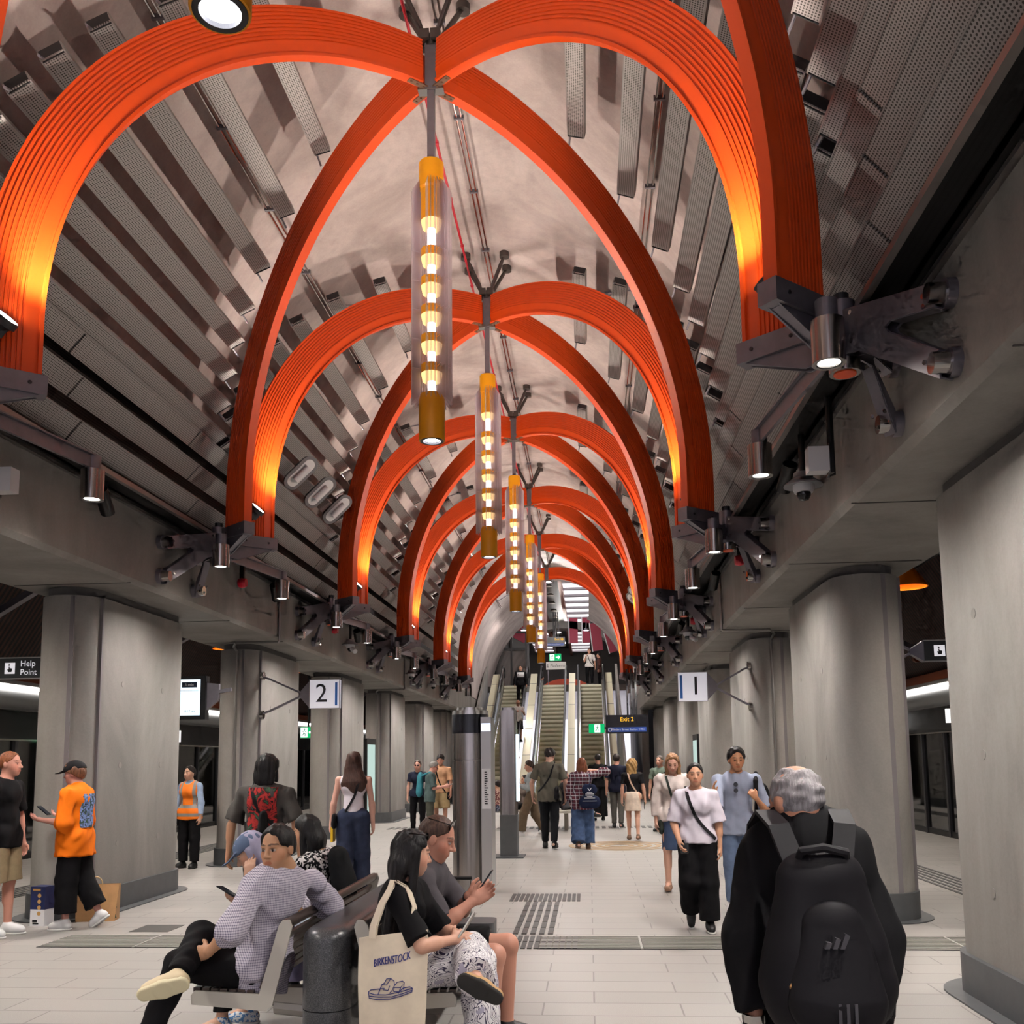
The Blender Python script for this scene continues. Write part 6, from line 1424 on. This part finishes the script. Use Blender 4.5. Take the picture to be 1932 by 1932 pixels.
# --- person with long dark hair from behind
p = Person('person with shaggy dark hair in a charcoal tee with a red back print', H=1.70, pos=(-2.87, 8.3), face=2, head=(-8, 0), skin='b98a6c', hair='0e0b0c', style='mullet', h=.008, armL=((-.35, -.05, -1), (-.12, .1, -1)), armR=((.30, -.05, -1), (.05, .35, -1)), **walk('L', .1, .1))
p.top(cloth('tee_charcoal_wide', '45423f'), sleeve=.85, hem=.10, loose=.03, flare=.015, fold=.012, name='tee_shirt'); p.pants(BLK, loose=.03, flare=.02); p.hair('bob', length=.04, puff=.014, amp=.0045); p.shoes(SHOEB)
patch(p, 'back_print', cloth('print_red', '1c1a1b', c2='a02c2a', kind='print', scale=.9), .26, .40, up=-.03)
t = crossbag('dark sling bag on the back of the person with shaggy dark hair', p, cloth('sling_dark', '1c1b1c'), 'L', .16, .2, drop=-.12, off=(-.16, -.12, .1), front=True)
# --- woman in white tank
p = Person('woman with long brown hair in a white tank top and dark wide jeans, walking away', H=1.76, sex='f', pos=(-2.95, 11.8), face=6, head=(6, 0), skin='cf9f8e', hair='3b241c', h=.008, armL=((-.20, -.10, -1), (-.12, .05, -1)), armR=((.16, -.05, -1), (.05, .08, -1)), **walk('R', .14, .2))
p.top(cloth('tank_white', 'dcd3da', var=.04), sleeve=0, hem=-.07, loose=.006, fold=.004, name='tank_top', openneck=.085); p.pants(cloth('jeans_dark', '2b3247', var=.2), loose=.026, flare=.045, rise=.12); p.hair('wavy', length=.20, amp=.005, dirv=(.05, -.1, -1), puff=.008, wide=1.35); p.shoes(SHOEB)
crossbag('black crossbody bag on the hip of the woman in the white tank top', p, BLKR, 'R', .22, .18, drop=.02, off=(-.02, -.04, 0))
t = thing('yellow_book', 'yellow book in the left hand of the woman in the white tank top', 'book', wp(p.j['gripL'])); MB().box((-.015, -.06, -.12), (.015, .06, .06)).build('cover', M('cover_yellow', 'e0b417', .5), t, smooth=0)
# --- trio
p = Person('woman in glasses and navy tee in the trio by the left columns', H=1.66, sex='f', pos=(-3.98, 22.0), face=178, skin='d2a08c', hair='2c1d18', style='bun', h=.011); p.top(cloth('navy_tee', '1d2132'), sleeve=.6, name='tee_shirt'); p.pants(BLK, loose=.008); p.hair('bun'); p.glasses(GLS); p.shoes(SHOEW)
p = Person('grey haired man in a teal grey tee and glasses looking at papers', H=1.64, pos=(-3.50, 20.8), face=-82, head=(0, -22), spine=(0, .06, 1), skin='cc9482', hair='7d7873', h=.010, armL=((-.15, .25, -1), (.1, 1, .2)), armR=((.15, .25, -1), (-.1, 1, .2)))
p.top(cloth('teal_grey_tee', '50605f'), sleeve=.9, hem=.12, loose=.025, name='tee_shirt'); p.pants(cloth('olive_grey_trousers', '494a42')); p.hair('short'); p.glasses(GLS); p.shoes(SHOEB)
c = p.j['chest']-p.cF*.23-p.U*.06; sdf_thing('backpack', 'teal backpack on the grey haired man of the trio', 'backpack', c, [('main_bag', [rc(c-p.U*.18, c+p.U*.13, .13, .11, .04, (p.cF, .6))], cloth('pack_teal', '3a7f8c'), .010, folds(.006, 22, 3)), ('straps', [rc(c+p.U*.15+p.cR*.08, c+p.cF*.20+p.U*.24+p.cR*.08, .02, None, .01), rc(c+p.cF*.20+p.U*.24+p.cR*.08, c+p.cF*.33+p.U*.05+p.cR*.1, .02, None, .01)], cloth('pack_teal'  , '3a7f8c'), .009, None)])
t = thing('papers', 'white papers in the hands of the grey haired man of the trio', 'papers', wp((p.j['gripL']+p.j['gripR'])/2)); MB().obox((.02, 0, .01), (.09, 0, .05), (0, .11, 0), (-.002, 0, .004)).build('sheet', WHITE, t, smooth=0)
p = Person('dark haired man in a peach short-sleeved shirt and tan shorts beside the steel totem', H=1.78, pos=(-3.60, 23.0), face=172, head=(8, 2), skin='c4917a', hair='15100f', style='mop', h=.011, armL=((-.14, .02, -1), (-.02, .1, -1)), armR=((.12, .2, -1), (-.4, .8, .1)))
p.top(cloth('peach_shirt', 'c39672'), sleeve=.85, hem=.06, loose=.022, name='shirt', collar=True); p.pants(cloth('tan_shorts', 'a08a66'), length=1.0, loose=.035, name='shorts'); p.hair('mop', amp=.006); p.shoes(SHOEW)
crossbag('black bag slung across the man in the peach shirt', p, BLK, 'R', .2, .2, drop=.15)
# --- far seated
p = Person('small curly haired person in a red print top seated between the two totems', H=1.35, sex='f', pos=(0, 0), hip=(-2.18, 22.75, .53), face=60, skin='c99a80', hair='140f0f', style='mop', h=.011, legL=((0, 1, 0), (0, .1, -1)), legR=((0, 1, 0), (0, .1, -1)), armL=((-.1, .3, -1), (.2, 1, .1)), armR=((.1, .3, -1), (-.2, 1, .1)))
p.top(cloth('red_print_top', '7a4448', c2='d9b9a8', kind='spot'), sleeve=.7, name='top'); p.pants(cloth('dark_print', '3b3d4c', c2='8c8ea0', kind='spot')); p.hair('mop', puff=.015, amp=.01); p.shoes(SHOEW)
p = Person('person with long dark hair in a grey brown top seated behind the slim pillar', H=1.62, sex='f', hip=(-1.55, 23.3, .53), face=120, skin='c99a80', hair='1b1413', h=.011, legL=((0, 1, 0), (0, .1, -1)), legR=((0, 1, 0), (0, .1, -1)))
p.top(cloth('grey_brown_top', '6b5f58'), sleeve=1.8, name='top'); p.pants(BLK); p.hair('back', length=.3); p.shoes(SHOEB)
p = Person('seated person with crossed bare legs, white socks and black shoes behind the walkers', H=1.75, hip=(-.62, 23.0, .56), face=-88, skin='c98f80', hair='2b201b', h=.011, legL=((-.02, 1, -.1), (0, .25, -1)), legR=((-.15, 1, .25), (-.1, .75, -.75)), armL=((-.1, .3, -1), (.2, 1, .1)), armR=((.1, .3, -1), (-.2, 1, .1)))
p.top(cloth('dark_top', '2c2b2e'), sleeve=.8); p.pants(cloth('grey_shorts', '55545a'), length=.75, name='shorts'); p.hair('short'); p.shoes(SHOEB, SOLEW)
for n in 'LR': p.W('sock', [rc(p.j['an'+n]-nrm(p.j['an'+n]-p.j['kn'+n])*.09, p.j['an'+n], .047, .043, .01)], SHOEW)
# --- woman walking left with phone
p = Person('woman in a grey top and brown trousers stepping left with a phone', H=1.66, sex='f', pos=(-1.28, 21.0), face=84, head=(0, -10), skin='cb9a84', hair='3a2a20', style='pony', h=.010, armL=((-.1, .1, -1), (.2, 1, .35)), armR=((.1, .1, -1), (-.2, 1, .35)), **walk('L', .42, .3))
p.top(cloth('mist_grey_top', '9aa2a3'), sleeve=1.8, hem=-.02, name='top'); p.pants(cloth('brown_trousers', '5f5040'), loose=.03, flare=.015); p.hair('pony', length=.1, amp=.006); p.shoes(SHOEW, SOLEW); phone('phone in the hands of the woman in the grey top', (p.j['gripL']+p.j['gripR'])/2, (-.7, 0, .7), (.7, 0, .7))
# --- olive tee
p = Person('tall young man in an olive grey tee and black trousers walking toward the middle escalator', H=1.86, pos=(-.76, 18.1), face=-4, head=(-10, -22), skin='cfa08c', hair='1d1513', style='mop', h=.009, armL=((-.38, -.05, -1), (.02, .35, -1)), armR=((.30, -.02, -1), (-.05, .2, -1)), **walk('L', .08, .16))
p.top(cloth('olive_tee', '5e5a50', var=.06), sleeve=.75, hem=.12, loose=.028, flare=.01, fold=.008, name='tee_shirt'); p.pants(cloth('black_trousers', '16171b'), loose=.01); p.hair('mop', amp=.008); p.shoes(SHOEB, SOLED)
crossbag('black messenger bag at the back of the man in the olive tee', p, BLKR, 'R', .26, .26, drop=-.02, off=(.36, -.14, 0))
# --- plaid shirt woman
p = Person('auburn haired woman in plaid shirt and wide jeans, one arm raised behind her head', H=1.66, sex='f', pos=(-.14, 17.9), face=2, head=(5, 2), skin='d6a594', hair='6b3a22', h=.009, build=1.06, armL=((-.2, .1, -1), (.05, .5, -1)), armR=((.85, .15, .2), (-1, -.05, .12)), **walk('R', .05, .2))
p.top(cloth('plaid_shirt', '000000', kind='plaid'), sleeve=dict(L=1.85, R=1.55), hem=.17, loose=.035, flare=.015, fold=.010, name='shirt'); p.pants(cloth('jeans_blue', '3d4f6e', var=.25), loose=.04, flare=.05, fold=.009); p.hair('long', length=.14, amp=.005); p.shoes(M('shoe_brown', '5b4436', .6), M('sole_brown', '6b5140', .8))
c = p.j['hip']-p.cF*.235+p.cR*.13+p.U*.10; t = sdf_thing('tote_bag', 'navy drawstring bag with white printing on the woman in the plaid shirt', 'bag', c-np.array((0, 0, .2)), [('bag_body', [rc(c-p.cR*.08-p.U*.13, c+p.cR*.08-p.U*.13, .12, None, .03, (p.cF, .4)), rc(c-p.cR*.04+p.U*.10, c+p.cR*.04+p.U*.10, .10, None, .05, (p.cF, .4))], cloth('navy_bag', '18203a'), .009, folds(.005, 22, 8))])
o3 = V((0, 0, .2)); mb = MB(); y = -.062
mb.bar(V((-.035, y, .13))+o3, V((0, y, .08))+o3, .004, .012); mb.bar(V((.035, y, .13))+o3, V((0, y, .08))+o3, .004, .012)
for i, (w, z) in enumerate(((.05, .045), (.08, .018), (.075, -.006), (.05, -.03), (.10, -.055), (.13, -.11))): mb.box((-w, y-.003, z-.004+.2), (w, y+.012, z+.004+.2))
mb.build('white_print', WHITE, t, smooth=0)
mb = MB(); a = V(wp(p.j['shR']-(c-np.array((0, 0, .2))))); ribbon(mb, [V((.0, -.04, .36)), V((.02, -.05, .5)), a+V((-.04, -.09, .02)), a+V((-.04, 0, .075))], .02, .006, [(0, -1, 0), (0, -1, 0), (0, -1, .5), (0, -.2, 1)]); mb.build('strap', cloth('navy_bag'), t)
# --- navy shirt man, dark man, woman in skirt
p = Person('man in a navy short-sleeved shirt and grey trousers walking away', H=1.76, pos=(.66, 23.2), face=-6, head=(-14, 0), skin='c08f7c', hair='241a17', h=.010, armL=((-.14, .0, -1), (-.04, .08, -1)), **walk('L', .12, .16)); p.top(cloth('navy_shirt', '171a2c'), sleeve=.75, hem=.08, loose=.018, name='shirt'); p.pants(cloth('grey_trousers', '55534f')); p.hair('short'); p.shoes(SHOEB)
p = Person('dark haired man in a black top beyond the man in the navy shirt', H=1.78, pos=(.24, 26.0), face=10, skin='b5836c', hair='17110f', style='crew', h=.011); p.top(BLK, sleeve=1.8); p.pants(BLK, loose=.04, flare=.04); p.hair('crew'); p.shoes(SHOEB)
p = Person('woman with curly blonde hair in a black tee and cream skirt walking away', H=1.62, sex='f', pos=(.88, 19.85), face=-2, head=(0, 0), skin='c99a84', hair='9a7748', style='wavy', h=.009, armL=((-.14, .05, -1), (-.06, .12, -1)), armR=((.2, -.05, -1), (.12, .1, -1)), **walk('L', .07, .12))
p.top(BLKR, sleeve=.65, hem=-.06, loose=.010, name='tee_shirt'); p.skirt(cloth('cream_skirt', 'd2bfae'), length=.72); p.hair('wavy', length=.15, puff=.02, amp=.014); p.shoes(M('flat_brown', '6d5340', .6), kind='flat'); crossbag('cream strapped bag across the woman in the cream skirt', p, cloth('strap_cream', 'b79a86'), 'L', .15, .12, drop=.0, off=(0, .1, 0))
phone('phone in the right hand of the woman in the cream skirt', p.j['gripR']+np.array((0, 0, -.03)), (0, .3, -1), (1, 0, 0))
p = Person('grey haired person in a sage top partly hidden behind the long haired woman', H=1.70, pos=(1.62, 22.0), face=150, skin='cb9a84', hair='6b625c', style='crew', h=.011); p.top(cloth('sage_top', '6d7c6e'), sleeve=.7); p.pants(BLK); p.hair('crew'); p.shoes(SHOEB)
# --- walking toward the viewer
p = Person('woman with long light brown hair in a cream blouse and denim skirt, looking down', H=1.71, sex='f', pos=(1.06, 12.3), face=176, head=(0, -22), skin='cf9f89', hair='8a6443', style='long', h=.008, armR=((.14, .0, -1), (.02, .18, -1)), armL=((-.14, .0, -1), (-.02, .18, -1)), **walk('R', .10, .14))
p.top(cloth('cream_blouse', 'cdbfb8', var=.10), sleeve=1.7, hem=.06, loose=.024, fold=.010, vneck=.04, name='blouse'); p.skirt(cloth('denim_skirt', '3e4d68', var=.15), length=1.0, flare=.0); p.hair('long', length=.24, amp=.005); p.shoes(M('flat_tan', '8e6b55', .6), kind='flat'); crossbag('dark green bag at the side of the long haired woman', p, cloth('bag_green', '2c332d'), 'R', .2, .2, drop=.12, off=(-.36, 0, 0))
p = Person('dark haired woman in a boxy lilac white top and black trousers, walking closer', H=1.58, sex='f', pos=(1.03, 9.46), face=172, head=(4, 0), skin='c79578', hair='120d0d', style='pony', h=.007, armR=((.20, .05, -1), (-.25, .62, -.75)), armL=((-.17, .0, -1), (-.02, .12, -1)), legL=((-.02, .06, -1), (0, .0, -1)), legR=((.0, .16, -1), (0, -.75, -1), (0, .6, -.8)))
p.top(cloth('lilac_white_top', 'cfc6d0', var=.05), sleeve=.95, hem=.02, loose=.030, flare=.035, fold=.008, name='top', openneck=.085); p.pants(BLK, loose=.03, flare=.03, rise=.13); p.hair('pony', length=.28, amp=.002); p.shoes(SHOEB, SOLEW)
t = crossbag('thin black strapped pouch across the woman in the lilac white top', p, BLKR, 'R', .14, .10, drop=.0, front=True, back=True); phone('phone in the right hand of the woman in the lilac white top', p.j['gripR'], (0, -.3, .9), (0, -1, 0), L=.1)
p = Person('man in a blue grey tee and jeans raising one hand while walking', H=1.74, pos=(1.60, 10.6), face=168, head=(14, -8), skin='b5805f', hair='110c0b', h=.007, joints=dict(elR=(1.335, 10.28, 1.06), wrR=(1.30, 10.16, 1.265), hdR=(-.08, 0, 1), elL=(1.90, 10.52, 1.06), wrL=(1.765, 10.36, 1.215), hdL=(-.35, -.1, .5), pnR=(1, -.3, 0), pnL=(-.3, .9, 0), curlR=.35, curlL=.9), **walk('R', .12, .2)); p.style = 'stubble'
p.top(cloth('blue_grey_tee', '8d93a6', var=.06), sleeve=.85, hem=.11, loose=.022, fold=.008, name='tee_shirt'); p.pants(cloth('jeans_light', '5c6b85', var=.15), loose=.016); p.hair('short', amp=.004, puff=.012, fringe=.012); p.shoes(SHOEW, SOLEW)
mb = MB(); c = p.j['chest']+p.cF*.155+p.U*.03; g = V(wp(c-p.base))
for z in (-.03, .035): mb.lathe([(0, 0), (.024, 0), (.024, .006), (0, .006)], g+V((0, 0, z)), 12, ax=wp(p.cF))
mb.build('sunglasses', GLS, p.root)
c = p.j['hip']-p.cR*.26+p.U*.16-p.cF*.12; t = sdf_thing('backpack', 'black backpack on one shoulder of the man in the blue grey tee', 'backpack', c, [('main_bag', [rc(c-p.U*.15, c+p.U*.16, .14, .11, .04, (p.cR, .7))], BLK, .009, folds(.005, 22, 2)), ('shoulder_strap', [rc(c+p.U*.15, p.j['shL']-p.cF*.04+p.U*.05, .025, None, .01), rc(p.j['shL']-p.cF*.04+p.U*.06, p.j['shL']+p.cF*.09-p.U*.02, .025, None, .01), rc(p.j['shL']+p.cF*.09-p.U*.02, p.j['shL']+p.cF*.12-p.U*.18, .025, None, .01)], BLK, .008, None)])
# --- on the escalators
st = lambda y: (math.floor((y-YB0)/((YT-YB0)/26))+1)*ZT/26
p = Person('man in a black jacket with white chest panel high on the left escalator', H=1.80, pos=(-3.10, 44.0), face=180, ground=st(44.0), skin='c09078', hair='0f0c0c', h=.012); p.top(BLK, sleeve=1.93, hem=.10, loose=.03, name='jacket', collar=True); p.pants(BLK, loose=.02); p.hair('short'); p.shoes(SHOEB)
patch(p, 'white_panel', WHITE, .34, .22, side=1, up=.03)
p = Person('bald man in a white tee and dark shorts standing on the left escalator', H=1.82, pos=(-3.02, 40.9), face=195, ground=st(40.9), head=(0, -20), skin='b98872', hair='3a2d28', style='bald', h=.012, armR=((.2, .2, -1), (-.5, .8, .4)), armL=((-.2, .2, -1), (.4, .8, .4))); p.top(cloth('white_tee', 'cfc9c2'), sleeve=.8, hem=.08, name='tee_shirt'); p.pants(cloth('dark_shorts', '3a3a40'), length=.95, loose=.03, name='shorts'); p.shoes(SHOEB)
p = Person('fair person in a cream top low on the left escalator behind the slim pillar', H=1.65, sex='f', pos=(-3.05, 37.6), face=5, ground=st(37.6), skin='cb9a84', hair='6a4a34', h=.012, armR=((.3, .3, -1), (.2, .8, .2))); p.top(cloth('cream_top', 'd8d0bb'), sleeve=.6); p.pants(cloth('cream_trousers', 'cfc7b3'), loose=.04); p.hair('back', length=.2); p.shoes(SHOEB)
p = Person('man in a white tee with dark strap topping the right escalator', H=1.82, pos=(.12, 46.6), face=188, ground=ZT, skin='b98872', hair='2b211d', style='crew', h=.012, armR=((.15, .3, -1), (-.3, .5, 1))); p.top(cloth('white_tee'), sleeve=.8, hem=.05, name='tee_shirt'); p.pants(BLK); p.hair('crew'); p.shoes(SHOEB); crossbag('dark bag on the man at the top of the right escalator', p, BLK, 'R', .2, .18, drop=.05)
p = Person('person in a rust coat on the landing right of the right escalator', H=1.70, pos=(.62, 47.6), face=90, ground=ZT, skin='b98872', hair='1b1512', h=.012); p.top(cloth('rust_coat', '5a3a34'), sleeve=1.9, hem=.2); p.pants(BLK); p.hair('short'); p.shoes(SHOEB)
p = Person('person in grey sitting by the orange canopy at the top of the middle escalator', H=1.70, hip=(-2.75, 55, ZT+.5), face=-60, ground=ZT, skin='b98872', hair='1b1512', h=.012, legL=((0, 1, 0), (0, .1, -1)), legR=((0, 1, 0), (0, .1, -1)), spine=(0, .2, 1)); p.top(cloth('grey_coat', '4a4a4e'), sleeve=1.9); p.pants(BLK); p.hair('short'); p.shoes(SHOEB)
p = Person('person in red sitting left of the orange canopy beyond the escalators', H=1.65, sex='f', hip=(-3.5, 54.5, ZT+.5), face=-100, ground=ZT, skin='c99a84', hair='1b1512', h=.012, legL=((0, 1, 0), (0, .1, -1)), legR=((0, 1, 0), (0, .1, -1))); p.top(cloth('red_top', '8c3434'), sleeve=1.0); p.pants(BLK); p.hair('bob', length=.08); p.shoes(SHOEB)
# ------------------------------------------------------------------ camera, world, render look
def setup():
    cam = bpy.data.cameras.new('Camera'); o = bpy.data.objects.new('Camera', cam); COL.objects.link(o)
    cam.sensor_width = 36; cam.lens = 1786/1932*36; cam.shift_y = (1222.02-966)/1932; cam.clip_start = .05; cam.clip_end = 300
    pitch, yaw, roll = .1185, .07913, -.01219
    f = V((-math.sin(yaw), math.cos(yaw), 0)); r = V((math.cos(yaw), math.sin(yaw), 0)); u = V((0,0,1))
    f2 = f*math.cos(pitch)+u*math.sin(pitch); u2 = u*math.cos(pitch)-f*math.sin(pitch)
    r3 = r*math.cos(roll)+u2*math.sin(roll); u3 = u2*math.cos(roll)-r*math.sin(roll)
    m = Matrix((( r3.x, u3.x, -f2.x, 0), (r3.y, u3.y, -f2.y, 0), (r3.z, u3.z, -f2.z, 1.65), (0,0,0,1)))
    o.matrix_world = m; SC.camera = o
    w = bpy.data.worlds.new('World'); SC.world = w; w.use_nodes = True
    bg = w.node_tree.nodes['Background']; bg.inputs[0].default_value = (.92, .88, 1, 1); bg.inputs[1].default_value = WORLD_W
    vs = SC.view_settings; vs.view_transform = 'Standard'; vs.look = 'None'; vs.gamma = 1; vs.use_curve_mapping = False; vs.exposure = EXPO
    c = SC.cycles; c.max_bounces = 5; c.diffuse_bounces = 2; c.glossy_bounces = 2; c.transmission_bounces = 2; c.transparent_max_bounces = 28
    c.use_adaptive_sampling = True; c.adaptive_threshold = .05; c.adaptive_min_samples = 12
    c.sample_clamp_indirect = 4; c.sample_clamp_direct = 0; c.use_light_tree = False; c.caustics_reflective = False; c.caustics_refractive = False
    c.use_denoising = True
setup()
